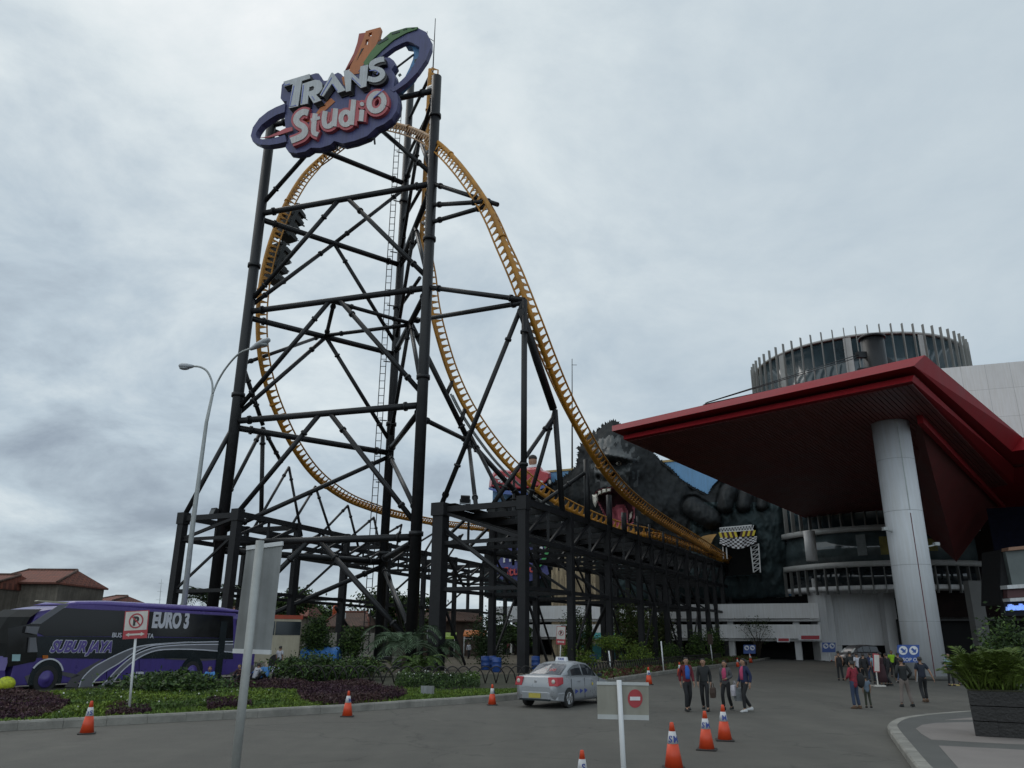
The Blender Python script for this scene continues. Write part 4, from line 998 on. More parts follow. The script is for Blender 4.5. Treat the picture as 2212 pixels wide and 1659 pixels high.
# red stepped ribs that follow the right edge of the underside
def rib(p, q, h, w, nm, M):
    a, c = G(*p, Z4 - .09), G(*q, Z4 - .09); b = MB(); b.bar(a + V((0, 0, -h / 2 - .002)), c + V((0, 0, -h / 2 - .002)), w, h); b.build(nm, M, can)
rib((1986, 897), (2168, 1092), .55, .35, 'rib', M_RED)
rib((1972, 960), (2110, 1110), .45, .6, 'rib', M_SOF); rib((1990, 985), (2090, 1105), .45, .6, 'rib', M_SOF)
# the underside folds down towards the entrance behind the column
q1, q2, q4 = G(1984, 900, Z4 - .1), G(2160, 1087, Z4 - .1), G(1952, 1105, Z4 - .1); q3 = U(2066, 1214, 84)
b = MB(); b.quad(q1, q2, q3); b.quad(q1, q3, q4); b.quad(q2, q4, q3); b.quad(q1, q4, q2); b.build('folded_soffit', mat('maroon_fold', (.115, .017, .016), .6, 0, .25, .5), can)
# column
colm = thing('canopy_column', 'thick white round column with red seam holding up the canopy', 'column', (25.3, 50.6, 0))
cx_, cy_ = U(2003, 1458, 50.6).x, 50.6
rC = 43 * 52 / 1800 * .93
b = MB(); b.tube([(cx_, cy_, .0), (cx_, cy_, Z4 - .1)], rC, 40); b.build('shaft', mat('white_column_cladding', (.58, .60, .63), .5, 0, .05, .6, streak=.12), colm)
b = MB(); a_ = math.radians(-96); b.box((cx_ + math.cos(a_) * rC, cy_ + math.sin(a_) * rC, 5.0), (.03, .05, 10), Matrix.Rotation(a_, 3, 'Z')); b.build('seam', mat('dark_red_seam', (.10, .025, .03), .5), colm)
b = MB(); b.box((cx_ + math.cos(a_) * rC, cy_ + math.sin(a_) * rC, 13.2), (.05, .06, 6.0), Matrix.Rotation(a_, 3, 'Z')); b.build('seam', M_GALV, colm)
b = MB()
for z in (3.4, 6.8, 10.2, 13.6): b.tube([(cx_, cy_, z - .012), (cx_, cy_, z + .012)], rC + .004, 40)
b.build('joint', mat('joint_line', (.25, .26, .27), .6), colm)
b = MB(); b.tube([(cx_, cy_, 0), (cx_, cy_, .25)], rC + .12, 40); b.build('plinth', M_PAVE2, colm)
for k, (a2, z) in enumerate(((math.radians(200), 8.9), (math.radians(-10), 8.0))):
    b = MB(); p = V((cx_ + math.cos(a2) * rC, cy_ + math.sin(a2) * rC, z)); b.bar(p, p + V((math.cos(a2) * .5, math.sin(a2) * .5, .1)), .08); b.box(p + V((math.cos(a2) * .55, math.sin(a2) * .55, .15)), (.3, .3, .2)); b.build('spotlight', M_GALV, colm)
# mast head with stay cables on the canopy roof
ms = thing('cable_mast', 'short black steel mast with stay cables standing on the red canopy roof', 'mast', (34, 58, Z1))
MP = U(1893, 800, 60); MP = V((MP.x, MP.y, Z1)); mz = U(1893, 732, 60).z
b = MB(); b.tube([(MP.x, MP.y, Z1), (MP.x, MP.y, mz)], .92, 24); b.tube([(MP.x, MP.y, mz - .05), (MP.x, MP.y, mz + .12)], 1.05, 24); b.build('drum', M_BLACK, ms)
tip = G(1520, 880, Z1); 
for k, zz in enumerate((.80, .62, .42, .2)):
    z = Z1 + (mz - Z1) * zz; dv = (tip - MP).normalized(); dv = V((dv.x, dv.y, 0)).normalized(); o = MP + dv * .9; o.z = z
    b = MB(); b.bar(o, o + dv * .9 + V((0, 0, -.12)), .35, .5); b.build('lug', M_BLACK, ms)
    b = MB(); e = tip + V((0, 0, .1 + (3 - k) * .05)) + V((dv.y, -dv.x, 0)) * (k - 1.5) * .3; s0 = o + dv * .85 + V((0, 0, -.1)); b.tube([s0, s0.lerp(e, .5), e], .035, 5); b.tube([s0 + V((0, 0, -.22)), e + V((dv.y, -dv.x, 0)) * .2], .035, 5); b.build('stay_cable', M_BLACK, ms)
    o2 = MP - dv * .8; o2.z = z
    if k < 3: b = MB(); b.bar(o2, o2 - dv * .8 + V((.0, 0, -.35)), .35, .45); b.build('lug', M_BLACK, ms)
# ------------------------------------------------------------------ big park sign on the tower
SDIR = (Rp - Lp).normalized(); SN = V((SDIR.y, -SDIR.x, 0)); SN = SN if SN.y < 0 else -SN
SP0 = Lp + SN * 1.7
def sgn(x, y, o): return VPL(*c1(x, y), SP0, SDIR) + SN * o
M_VIO = mat('sign_violet_board', (.070, .075, .185), .5, 0, .22, .5, streak=.25); M_VEDGE = mat('sign_dark_edge', (.035, .038, .085), .5, 0, .2, .6)
M_LET = mat('letter_silver_white', (.46, .48, .50), .45, 0, .1, .7, streak=.15); M_LBACK = mat('letter_black_return', (.012, .012, .014), .5); M_LBLUE = mat('letter_blue_line', (.10, .13, .42), .4)
M_PINK = mat('sign_coral_red', (.43, .085, .10), .5, 0, .15, .6, streak=.15); M_ORG = mat('sign_orange', (.46, .15, .045), .5, 0, .2, .6, streak=.15)
M_GRN = mat('sign_olive_green', (.07, .16, .05), .5, 0, .2, .7); M_LTB = mat('sign_light_blue', (.06, .19, .38), .5, 0, .2, .7)
sign = thing('park_sign', 'huge violet cut-out sign with silver TRANS and red-rimmed Studio letters on the tower top', 'sign', sgn(900, 1300, 0))
board = [(450, 770), (478, 745), (640, 700), (800, 652), (830, 655), (848, 690), (846, 728), (900, 730), (945, 722), (985, 668), (1028, 645), (1062, 662), (1085, 688), (1130, 665), (1200, 640), (1330, 580), (1430, 520), (1480, 495), (1560, 490), (1605, 525), (1615, 565), (1580, 615), (1605, 650), (1618, 700), (1602, 790), (1640, 870), (1650, 950), (1632, 1040), (1580, 1120), (1500, 1180), (1420, 1215), (1330, 1300), (1200, 1350), (1080, 1378), (990, 1350), (950, 1390), (850, 1422), (750, 1420), (690, 1460), (600, 1476), (520, 1465), (490, 1420), (500, 1370), (522, 1330), (490, 1230), (480, 1130), (485, 1060), (502, 940), (455, 935), (437, 910)]
b = MB(); b.prism([board], sgn, 0, .55); b.build('board', M_VIO, sign)
b = MB(); b.prism([[(x * 1.004 - 3, y + 7) for x, y in board]], sgn, -.25, -.01); b.build('board_back', M_VEDGE, sign)
def ringstrip(oi, o0, o1, name, M, prt=None):
    bb = MB(); R = []
    for (ox, oy), (ix, iy) in oi: R.append([sgn(ox, oy, o0), sgn(ix, iy, o0), sgn(ix, iy, o1), sgn(ox, oy, o1)])
    bb.rings(R); return bb.build(name, M, prt or sign)
lring = [((500, 975), (490, 1065)), ((400, 1015), (405, 1095)), ((320, 1058), (330, 1140)), ((230, 1130), (255, 1195)), ((165, 1222), (210, 1255)), ((143, 1310), (194, 1295)), ((165, 1370), (205, 1332)), ((235, 1400), (262, 1346)), ((335, 1405), (340, 1342)), ((420, 1392), (420, 1322)), ((510, 1370), (495, 1300))]
ringstrip(lring, .05, .75, 'ring', M_VIO)
uring = [((1240, 640), (1330, 640)), ((1330, 530), (1400, 560)), ((1440, 385), (1480, 485)), ((1580, 270), (1600, 395)), ((1740, 215), (1690, 350)), ((1860, 195), (1745, 330)), ((1940, 235), (1800, 345)), ((1985, 320), (1872, 390)), ((1985, 400), (1862, 480)), ((1940, 520), (1805, 590)), ((1850, 650), (1750, 670)), ((1740, 760), (1690, 730)), ((1640, 830), (1622, 790)), ((1600, 850), (1570, 820))]
ringstrip(uring, .1, .62, 'ring', M_VIO)
inn = [((1700, 335), (1730, 322)), ((1770, 345), (1860, 318)), ((1788, 400), (1872, 370)), ((1780, 470), (1862, 440)), ((1745, 560), (1830, 560)), ((1700, 650), (1770, 660)), ((1620, 745), (1690, 740)), ((1590, 800), (1640, 790))]
li = ringstrip(inn, -.6, .08, 'inner_ribbon', M_LTB)
grn = [((1300, 560), (1330, 600)), ((1362, 465), (1400, 520)), ((1440, 367), (1490, 430)), ((1580, 247), (1610, 325)), ((1740, 200), (1745, 250)), ((1860, 193), (1850, 215))]
gr_ = ringstrip(grn, .62, .74, 'green_ribbon', M_GRN)
for p, q, w in (((1450, 365), (1555, 305), 24), ((1595, 265), (1675, 240), 16), ((1710, 222), (1750, 214), 11), ((1795, 205), (1825, 204), 9), ((1665, 700), (1690, 680), 26)): b = MB(); b.stroke([p, q], w, sgn, .75, .78); b.build('dash', mat('sign_dash_dark', (.03, .05, .045), .5), gr_)
for k, (x, y, w) in enumerate(((1815, 490, 38), (1780, 570, 30), (1745, 640, 26))): b = MB(); b.prism([[(x - w / 2, y - w * .45), (x + w / 2, y - w * .6), (x + w / 2 - 6, y + w * .45), (x - w / 2 - 4, y + w * .6)]], sgn, .09, .1); b.build('dash', MATS['sign_dash_dark'], li)
road = [(1318, 222), (1468, 182), (1476, 205), (1450, 310), (1370, 480), (1245, 660), (1130, 680), (1165, 570), (1240, 430), (1290, 310)]
h_ = [[(1352, 242), (1385, 232), (1374, 274), (1341, 280)], [(1320, 312), (1350, 305), (1335, 362), (1304, 370)], [(1276, 406), (1299, 400), (1226, 524)]]
b = MB(); b.prism([road] + h_[:2], sgn, .3, .6); rd = b.build('road_ribbon', M_ORG, sign)
b = MB(); b.prism([h_[2]], sgn, .61, .63); b.build('slot', M_LBACK, rd)
b = MB(); b.prism([[(1240, 236), (1317, 224), (1288, 310), (1238, 430), (1195, 490), (1090, 625), (1130, 545), (1185, 440), (1222, 330)]], sgn, .15, .45); b.build('road_edge', mat('sign_brick_red', (.32, .075, .055), .5, 0, .2, .6), sign)
b = MB()
for pz in ([(1070, 700), (1110, 678), (1115, 800), (1085, 770)], [(785, 1100), (850, 1010), (960, 912), (1002, 948), (900, 1040), (800, 1095)], [(690, 1150), (760, 1128), (770, 1150), (700, 1165)]): b.prism([pz], sgn, .56, .6)
b.build('road_patch', M_ORG, sign)
b = MB(); b.prism([[(244, 1336), (340, 1332), (440, 1308), (580, 1262), (578, 1225), (500, 1240), (420, 1282), (330, 1322)]], sgn, .76, .84); b.build('swoosh', M_PINK, sign)
TR = {'T': [[(498, 772), (764, 694), (768, 740), (686, 766), (646, 1025), (552, 1046), (592, 798), (500, 824)]],
      'R': [[(692, 795), (820, 755), (868, 760), (893, 790), (895, 845), (862, 890), (832, 908), (886, 966), (806, 996), (752, 912), (746, 998), (670, 1014)], [(762, 832), (800, 818), (814, 832), (804, 860), (758, 876)]],
      'A': [[(1005, 683), (1136, 864), (1056, 890), (992, 796), (906, 926), (870, 914), (988, 684)]],
      'N': [[(1114, 664), (1164, 654), (1274, 752), (1286, 620), (1364, 602), (1346, 824), (1290, 842), (1192, 742), (1186, 868), (1138, 880)]]}
ori = 0
for ch, loops in TR.items():
    b = MB(); sh = [[(x + 16, y + 22) for x, y in l] for l in loops]; b.prism(sh, sgn, .56, .7); 
    b.rings([[sgn(x, y, .95) for x, y in loops[0]], [sgn(x + 14, y + 18, .7) for x, y in loops[0]]]); bk = b.build('letter', M_LBACK, sign)
    b = MB(); b.prism(loops, sgn, .955, 1.03); b.build('face', M_LET, bk)
b = MB(); Sp = [(1528, 545), (1480, 552), (1420, 578), (1398, 612), (1418, 640), (1470, 652), (1505, 672), (1512, 708), (1480, 744), (1425, 758), (1362, 742)]
Sp = [(p.x, p.y) for p in catmull([(x, y, 0) for x, y in Sp], 5)]
b.stroke([(x + 15, y + 22) for x, y in Sp], 52, sgn, .56, .95); bk = b.build('letter', M_LBACK, sign)
b = MB(); b.stroke(Sp, 52, sgn, .955, 1.03); b.build('face', M_LET, bk)
for P in ([(505, 790), (505, 812), (565, 798)], [(606, 815), (562, 1032), (630, 1018)], [(704, 810), (682, 1000)], [(790, 925), (816, 965)], [(992, 735), (884, 915)], [(1000, 800), (1052, 872)], [(1200, 735), (1288, 822)], [(1380, 665), (1440, 660), (1470, 680), (1455, 705)]): b = MB(); b.stroke(P, 8, sgn, 1.035, 1.06); b.build('blue_line', M_LBLUE, sign)
def cat2(P, n=5): return [(p.x, p.y) for p in catmull([(x, y, 0) for x, y in P], n)]
def ell(cx, cy, rx, ry, a=0., n=26): return [(cx + rx * math.cos(t) * math.cos(a) - ry * math.sin(t) * math.sin(a), cy + rx * math.cos(t) * math.sin(a) + ry * math.sin(t) * math.cos(a)) for t in [2 * math.pi * k / n for k in range(n + 1)]]
ST_ = [[(cat2([(748, 1092), (700, 1082), (645, 1118), (626, 1165), (650, 1205), (700, 1235), (718, 1280), (690, 1325), (640, 1352), (572, 1378)]), 62)],
       [(cat2([(822, 1098), (808, 1200), (806, 1290), (850, 1316)]), 50), ([(778, 1168), (870, 1142)], 32)],
       [(cat2([(925, 1074), (912, 1160), (925, 1222), (968, 1228), (1015, 1188)]), 50), ([(1032, 1048), (1014, 1232)], 50)],
       [(ell(1135, 1150, 50, 66, .1), 48), ([(1218, 958), (1192, 1216)], 50)],
       [([(1302, 1062), (1290, 1178)], 46), (ell(1302, 1004, 11, 11, 0, 12), 22)],
       [(ell(1450, 985, 74, 92, .35), 54)]]
for strokes in ST_:
    b = MB(); o = .57
    for P, w in strokes: b.stroke(P, w + 52, sgn, .5, o + .35); o += .012
    rim = b.build('letter', M_PINK, sign)
    b = MB(); o = 1.0
    for P, w in strokes: b.stroke(P, w, sgn, .9, o); o += .008
    b.build('face', mat('letter_warm_white', (.50, .49, .49), .5, 0, .12, .7, streak=.2), rim)
b = MB(); b.stroke([(1422, 945), (1530, 855)], 9, sgn, 1.03, 1.06); b.build('blue_line', M_LBLUE, sign)
b = MB()                                              # hangers and stays of the sign
for p, q in (((990, 1370), (1000, 1420)), ((1380, 1290), (1385, 1355)), ((1310, 1305), (1380, 1295)), ((735, 690), (735, 650)), ((1600, 570), (1790, 425)), ((1440, 275), (1520, 290)), ((1085, 625), (1075, 690))): b.bar(sgn(*p, .1), sgn(*q, .1), .13)
for p in ((560, 1100), (800, 1250), (1100, 1200), (1500, 1000), (700, 800)): b.bar(sgn(*p, -.2), sgn(*p, -1.4), .25)
b.build('hanger', M_BLACK, sign)
# ------------------------------------------------------------------ street lamp with two curved arms
lb = G(379, 1470); lamp = thing('street_lamp', 'tall grey tapered street lamp with two curved arms beside the purple bus', 'street lamp', lb)
LY = lb.y
b = MB(); b.tube([lb, U(418, 1120, LY), U(446, 912, LY), U(459, 852, LY)], [.17, .13, .1, .085], 12); b.tube([lb, lb + V((0, 0, .5))], .24, 12); b.build('pole', M_GALV, lamp)
b = MB(); b.tube(catmull([U(459, 852, LY), U(458, 826, LY), U(448, 803, LY), U(433, 793, LY), U(417, 791, LY)], 6), .06, 8); b.build('arm', M_GALV, lamp)
b = MB(); b.tube(catmull([U(459, 852, LY), U(470, 825, LY), U(488, 795, LY - .3), U(515, 765, LY - .7), U(543, 752, LY - 1)], 6), .06, 8); b.build('arm', M_GALV, lamp)
def lhead(p, q, name='lamp_head'):
    d = (q - p); u_ = V((0, 0, 1)); w = d.normalized().cross(u_).normalized(); up = w.cross(d.normalized()); R = []
    for t, ww, h0, h1 in ((0, .10, -.06, .07), (.15, .15, -.1, .1), (.4, .24, -.13, .15), (.75, .28, -.14, .16), (.95, .2, -.1, .1), (1.0, .08, -.03, .04)):
        c = p + d * t; R.append([c + w * ww + up * h0 * .3, c + w * ww * .7 + up * h1 * .8, c + up * h1, c - w * ww * .7 + up * h1 * .8, c - w * ww + up * h0 * .3, c - w * ww * .6 + up * h0, c + w * ww * .6 + up * h0])
    bb = MB(); bb.smooth = True; bb.rings(R); o = bb.build(name, mat('lamp_head_grey', (.38, .40, .42), .45, 0, .1, 4), lamp)
    bb = MB(); c = p + d * .62; bb.ball(c - up * .13, (.3, .2, .1), 12, 6); bb.build('lens', mat('lamp_lens', (.30, .33, .34), .2), o)
lhead(U(418, 791, LY), U(387, 791, LY)); lhead(U(540, 755, LY - 1), U(583, 732, LY - 1.2))
b = MB(); bx = U(384, 1400, LY - .2); b.box(U(389, 1425, LY - .15), (.16, .1, .4)); b.build('service_box', M_GALV, lamp)
b = MB(); b.box(U(379, 1453, LY - .19), (.17, .02, .17)); b.build('sticker', M_STRW, lamp)
# ------------------------------------------------------------------ road signs
M_SRED = mat('road_sign_red', (.36, .035, .045), .4, 0, .1, 3, streak=.1); M_SWH = mat('road_sign_white', (.55, .52, .48), .45, 0, .08, 3, streak=.15); M_SBL = mat('road_sign_black', (.02, .02, .02), .5); M_SBLUE = mat('road_sign_blue', (.03, .075, .28), .4, 0, .15, 3)
def flat(o, R=None):
    """local sign frame: x right, y up, off towards the viewer, at point o turned by R"""
    def f(x, y, off): p = V((x, -off, y)); return o + (R @ p if R is not None else p)
    return f
def circle(cx, cy, r, n=28): return [(cx + r * math.cos(2 * math.pi * k / n), cy + r * math.sin(2 * math.pi * k / n)) for k in range(n)]
def noparking(base, H, w, h, label, lean, yaw=0.):
    o = thing('no_parking_sign', label, 'road sign', base); R = Matrix.Rotation(yaw, 3, 'Z')
    top = base + V((lean, 0, H)); b = MB(); b.tube([base, top], .035, 10); b.build('pole', M_WHITE, o)
    up = (top - base).normalized(); f0 = flat(top, R @ Matrix.Rotation(math.atan2(lean, H), 3, 'Y'))
    f = lambda x, y, off: f0(x, y - .02, off)
    b = MB(); b.prism([[(-w / 2, -h * .0), (w / 2, 0), (w / 2, h), (-w / 2, h)]], f, .04, .06); pl_ = b.build('panel', M_SRED, o)
    y0 = h * .30; b = MB(); b.prism([[(-w * .46, y0), (w * .46, y0), (w * .46, h * .97), (-w * .46, h * .97)]], f, .061, .064); b.build('white_field', M_SWH, o)
    cy = (y0 + h * .97) / 2; r = w * .30
    b = MB(); b.prism([circle(0, cy, r), circle(0, cy, r * .82)], f, .072, .074); b.stroke([(-r * .62, cy + r * .62), (r * .62, cy - r * .62)], r * .17, f, .070, .0735); b.build('red_ring', M_SRED, o)
    merge_ = text_mb('P', lambda x, y, off: f(x - r * .42, y + cy - r * .55, off), r * 1.55, .066, .069, bold=.02, sx=.95); merge_.build('letter', M_SBL, o)
    b = MB(); ya = h * .15; b.prism([[(-w * .40, ya), (-w * .24, ya + h * .07), (-w * .24, ya + h * .03), (w * .24, ya + h * .03), (w * .24, ya + h * .07), (w * .40, ya), (w * .24, ya - h * .07), (w * .24, ya - h * .03), (-w * .24, ya - h * .03), (-w * .24, ya - h * .07)]], f, .062, .066); b.build('arrow', M_SWH, o)
    return o
p = G(278, 1541, .14); t_ = U(293, 1378, p.y)
noparking(p, t_.z - .14, .70, .78, 'white no-parking sign with red arrow board standing in the bed before the purple bus', t_.x - p.x)
p = G(1209, 1450, .14); t_ = U(1211, 1392, p.y)
noparking(p, t_.z - .14, .62, 1.2, 'smaller no-parking sign on a white post behind the silver taxi', t_.x - p.x)
# back of the tall two-leaf sign
BY = 9.6
tb = thing('sign_board', 'tall blank white sign seen from behind on a round grey pole in the foreground', 'road sign', (U(520, 1559, BY).x - .15, BY, 0))
p0 = U(562, 1168, BY); p1 = U(508, 1662, BY); dirp = (p1 - p0).normalized(); p1 = p0 + dirp * (p0.z / -dirp.z)
b = MB(); b.tube([p0, p1], .050, 16); b.build('pole', mat('sign_pole_grey', (.34, .35, .34), .5, .2, .15, 4, .1, 50, streak=.2), tb)
ax = -dirp; YR, YL = BY + .02, BY + .16
def bp(x, y, o):
    k = (x - 505) / 105.0; return U(x, y, YL + (YR - YL) * k + .11 - o)
M_BACK = mat('sign_back_white', (.26, .27, .27), .6, .1, .35, .9, .0, streak=.4)
b = MB(); b.prism([[(533, 1184), (611, 1174), (585, 1409), (504, 1406)]], bp, 0, .02); b.build('panel', M_BACK, tb)
for P in ([(533, 1184), (611, 1174)], [(504, 1406), (585, 1409)]):
    b = MB(); b.bar(bp(*P[0], .02), bp(*P[1], .02), .035, .05); b.build('edge_rail', M_WHITE, tb)
# no-entry board
NY = 11.2
ne = thing('no_entry_sign', 'grey backed no-entry sign with red disc and white bar on a thin white post', 'road sign', (U(1347, 1659, NY).x, NY, 0))
p0 = U(1337, 1469, NY); p1 = U(1347, 1659, NY); d_ = (p1 - p0).normalized(); p1 = p0 + d_ * (p0.z / -d_.z)
b = MB(); b.tube([p0, p1], .034, 12); b.build('pole', M_WHITE, ne)
def np_(x, y, o): return U(x, y, NY + .06 + (1340 - x) * .0006 - o)
M_ACR = mat('dusty_clear_panel', (.26, .25, .21), .5, 0, .15, 2, streak=.2)
b = MB(); b.prism([[(1289, 1474), (1401, 1475), (1402, 1556), (1291, 1553)]], np_, 0, .018); b.build('panel', M_ACR, ne)
b = MB(); b.prism([[(1289, 1472), (1401, 1474), (1402, 1481), (1289, 1479)]], np_, .019, .03); b.build('edge_rail', mat('pale_rail', (.42, .43, .42), .5, 0, .1, 3), ne)
b = MB(); b.prism([[(1291, 1543), (1402, 1545), (1402, 1556), (1291, 1553)]], np_, .019, .035); b.build('edge_rail', MATS['pale_rail'], ne)
b = MB(); b.prism([[(1372 + 16 * math.cos(a * .2094), 1509 + 20 * math.sin(a * .2094)) for a in range(30)]], np_, .019, .024); b.build('disc', M_SRED, ne)
b = MB(); b.prism([[(1361, 1505), (1383, 1505), (1383, 1513), (1361, 1513)]], np_, .025, .028); b.build('white_bar', M_STRW, ne)
# blue direction signs (two roundels)
def blue_sign(x0, x1, y0, y1, foot, label, Y, txt=None, stand=False):
    o = thing('direction_sign', label, 'road sign', G((x0 + x1) / 2, foot)); f = lambda x, y, off: U(x, y, Y - off)
    b = MB(); b.prism([[(x0, y0), (x1, y0), (x1, y1), (x0, y1)]], f, 0, .06); b.build('panel', M_SBLUE, o)
    w = (x1 - x0); r = w * .2; cy = y0 + r * 1.25
    for i, cx in enumerate((x0 + w * .27, x0 + w * .74)):
        b = MB(); b.prism([circle(cx, cy, r)], f, .061, .075); b.build('roundel', M_STRW, o)
        b = MB(); s_ = r * .6; b.prism([[(cx - s_ * .5, cy - s_), (cx + s_ * .5, cy - s_ * .2), (cx + s_, cy - s_ * .6), (cx + s_ * .9, cy + s_ * .9), (cx - s_ * .6, cy + s_ * .8), (cx - s_ * .1, cy + s_ * .4), (cx - s_, cy - s_ * .4)]], f, .076, .085); b.build('arrow', M_SBLUE, o)
    if txt: b = text_mb(txt, lambda x, y, off: f(x0 + w * .06 + x, y1 - 2.5 - y, off), w * .22, .061, .08, bold=.1); b.build('lettering', M_STRW, o)
    g = G((x0 + x1) / 2, foot); b = MB()
    if stand:
        for sx in (x0 + 3, x1 - 3):
            t = f(sx, y1, 0); b.bar(t, (t.x - .1, t.y - .25, 0), .06); b.bar(t, (t.x, t.y + .5, 0), .06)
        b.build('stand', M_WHITE, o)
    else:
        t = f((x0 + x1) / 2, y1, 0); b.tube([t, (t.x, t.y, 0)], .04, 8); b.build('pole', M_WHITE, o)
Yb = G(1621, 1432).y
blue_sign(1606, 1632, 1393, 1412, 1432, 'blue two-arrow sign on a pole at the island tip with a cone at its foot', Yb)
blue_sign(1776, 1805, 1388, 1409, 1429, 'blue two-arrow sign in front of the white pillar by the garage', G(1790, 1429).y)
blue_sign(1938, 1986, 1393, 1431, 1471, 'blue drop-off sign with two arrows standing before the white column', G(1962, 1474).y, 'DROP OFF', True)
# thin white posts along the kerb
for i, (x, yb, yt, lab) in enumerate(((1321, 1455, 1406, 'short white post under the small umbrella-shaped shrub'), (1434, 1452, 1385, 'bare white post standing at the kerb behind the walkers'), (1540, 1435, 1385, 'tall white post with a dark plate on top, nearest the garage'), (1506, 1420, 1386, 'thin white post farthest back among the shrubs'))):
    g = G(x, yb, .14); b = MB(); t = U(x - 6, yt, g.y); b.tube([g, t], .045, 8); o = tag(base_at(b.build('white_post', M_WHITE), g), lab, 'post', 'white posts in the planted island')
    if i == 2: b = MB(); b.box(U(x - 6, yt - 4, g.y - .05), (.45, .05, .9)); b.build('plate', mat('rust_plate', (.05, .03, .022), .8), o)
# ------------------------------------------------------------------ traffic cones
M_CONE = mat('cone_orange', (.62, .058, .014), .45, 0, .1, 6, streak=.12); M_CSL = mat('cone_white_sleeve', (.56, .56, .58), .5, 0, .1, 6, streak=.15); M_CBASE = mat('cone_black_base', (.025, .022, .02), .8)
M_CBLUE = mat('cone_blue_letter', (.03, .05, .24), .5)
def cone(p, h, label, letters, rz, grp='orange traffic cones on the road'):
    k = h / .75; o = thing('traffic_cone', label, 'cone', (0, 0, 0), 0, grp)
    b = MB(); b.smooth = True
    rr = lambda z: (.155 * (1 - z) + .03 * z) 
    b.lathe((0, 0, 0), [(.16 * k, .03 * k), (rr(.5) * k, .42 * k), (rr(.5) * k * .6, .42 * k)], 28)
    b.lathe((0, 0, 0), [(rr(.8) * k * .7, .60 * k), (rr(.8) * k, .60 * k), (.034 * k, .735 * k), (.026 * k, .75 * k)], 28); b.build('cone_body', M_CONE, o)
    b = MB(); b.lathe((0, 0, 0), [((rr(.5) + .004) * k, .405 * k), ((rr(.8) + .004) * k, .605 * k)], 28); sl = b.build('sleeve', M_CSL, o)
    b = MB(); b.box((0, 0, .015 * k), (.40 * k, .40 * k, .03 * k)); b.build('base', M_CBASE, o, .01)
    for ch, a in letters:
        def fr(x, y, off, a=a):
            z = .43 * k + y; t = (z / k - .405) / .2; r = ((rr(.5)) * (1 - t) + rr(.8) * t) * k + .004 * k + off; an = a + (x - .03 * k) / (r + 1e-6) - math.pi / 2
            return V((r * math.cos(an), r * math.sin(an), z))
        tb_ = text_mb(ch, fr, .15 * k, .001, .004, bold=.004 * k); tb_.build('letter', M_CBLUE, sl)
    o.location = p; o.rotation_euler.z = rz
    return o
cn = [(187, 1585, 66, [('S', .35), ('T', -.6)], 'orange cone with an S on its white sleeve, leftmost on the road by the kerb'),
      (750, 1548, 52, [('M', .5)], 'orange cone in the road in front of the purple ground cover'),
      (1063, 1523, 42, [('M', .9)], 'orange cone at the kerb just left of the silver taxi'),
      (1259, 1721, 92, [('S', .2)], 'orange cone cut off at the bottom edge left of the no-entry post'),
      (1456, 1661, 93, [('S', -.55), ('M', .45)], 'nearest large orange cone marked S M, front of the row of three'),
      (1527, 1620, 78, [('S', -.5), ('M', .5)], 'orange cone marked S M in the middle of the row of three'),
      (1566, 1600, 72, [('M', -.1)], 'orange cone with a single M, back of the row of three'),
      (1402, 1479, 38, [('M', 0)], 'small orange cone beyond the no-entry sign at the kerb'),
      (1469, 1461, 30, [], 'small orange cone half hidden behind the man in the red jacket'),
      (1594, 1441, 19, [], 'tiny orange cone beyond the woman in the navy jacket'),
      (1622, 1432, 18, [], 'tiny orange cone at the foot of the island direction sign'),
      (1795, 1428, 22, [], 'tiny orange cone beside the white pillar at the garage')]
for x, y, hp, let, lab in cn:
    g = G(x, y); hh = hp * (g - EYE).dot(_f) / F; cone(V((g.x, g.y, 0)), min(.85, max(.6, hh)), lab, let, random.uniform(-.1, .1) - math.atan2(g.x, g.y))
# ------------------------------------------------------------------ purple coach
M_PUR = mat('coach_purple_paint', (.068, .046, .215), .3, 0, .12, .8, streak=.12); M_PURL = mat('coach_light_purple', (.11, .078, .27), .28, 0, .1, .8)
M_COG = mat('coach_grey_paint', (.15, .15, .165), .35, 0, .12, 1); M_COW = mat('coach_white_line', (.55, .55, .6), .4); M_COD = mat('coach_dark_panel', (.012, .017, .020), .25, 0, .3, 1)
M_CGL = mat('coach_window_glass', (.012, .012, .012), .06, 0, .6, .8, spec=.6)
w0 = G(92, 1497); w1_ = G(410, 1477); BA = V((w1_.x - w0.x, w1_.y - w0.y, 0)).normalized(); BN = V((BA.y, -BA.x, 0))
if BN.y > 0: BN = -BN
B0 = V((w0.x, w0.y, 0))
def bs(px, py): p = VPL(px, py, B0, BA); return ((V((p.x, p.y, 0)) - B0).dot(BA), p.z)
def bl(u_, z, o): return B0 + BA * u_ + BN * o + V((0, 0, z))
coach = thing('coach', 'long purple coach with grey swooshes and white lettering parked behind the flower bed', 'bus', B0 + BA * 4)
uF = bs(12, 1480)[0]; uR = bs(548, 1470)[0]; zR = bs(300, 1307)[1] ; zB = .32
zW1 = bs(300, 1330)[1]; zW0 = bs(300, 1376)[1]; zD0 = bs(300, 1424)[1]
BW = 2.5
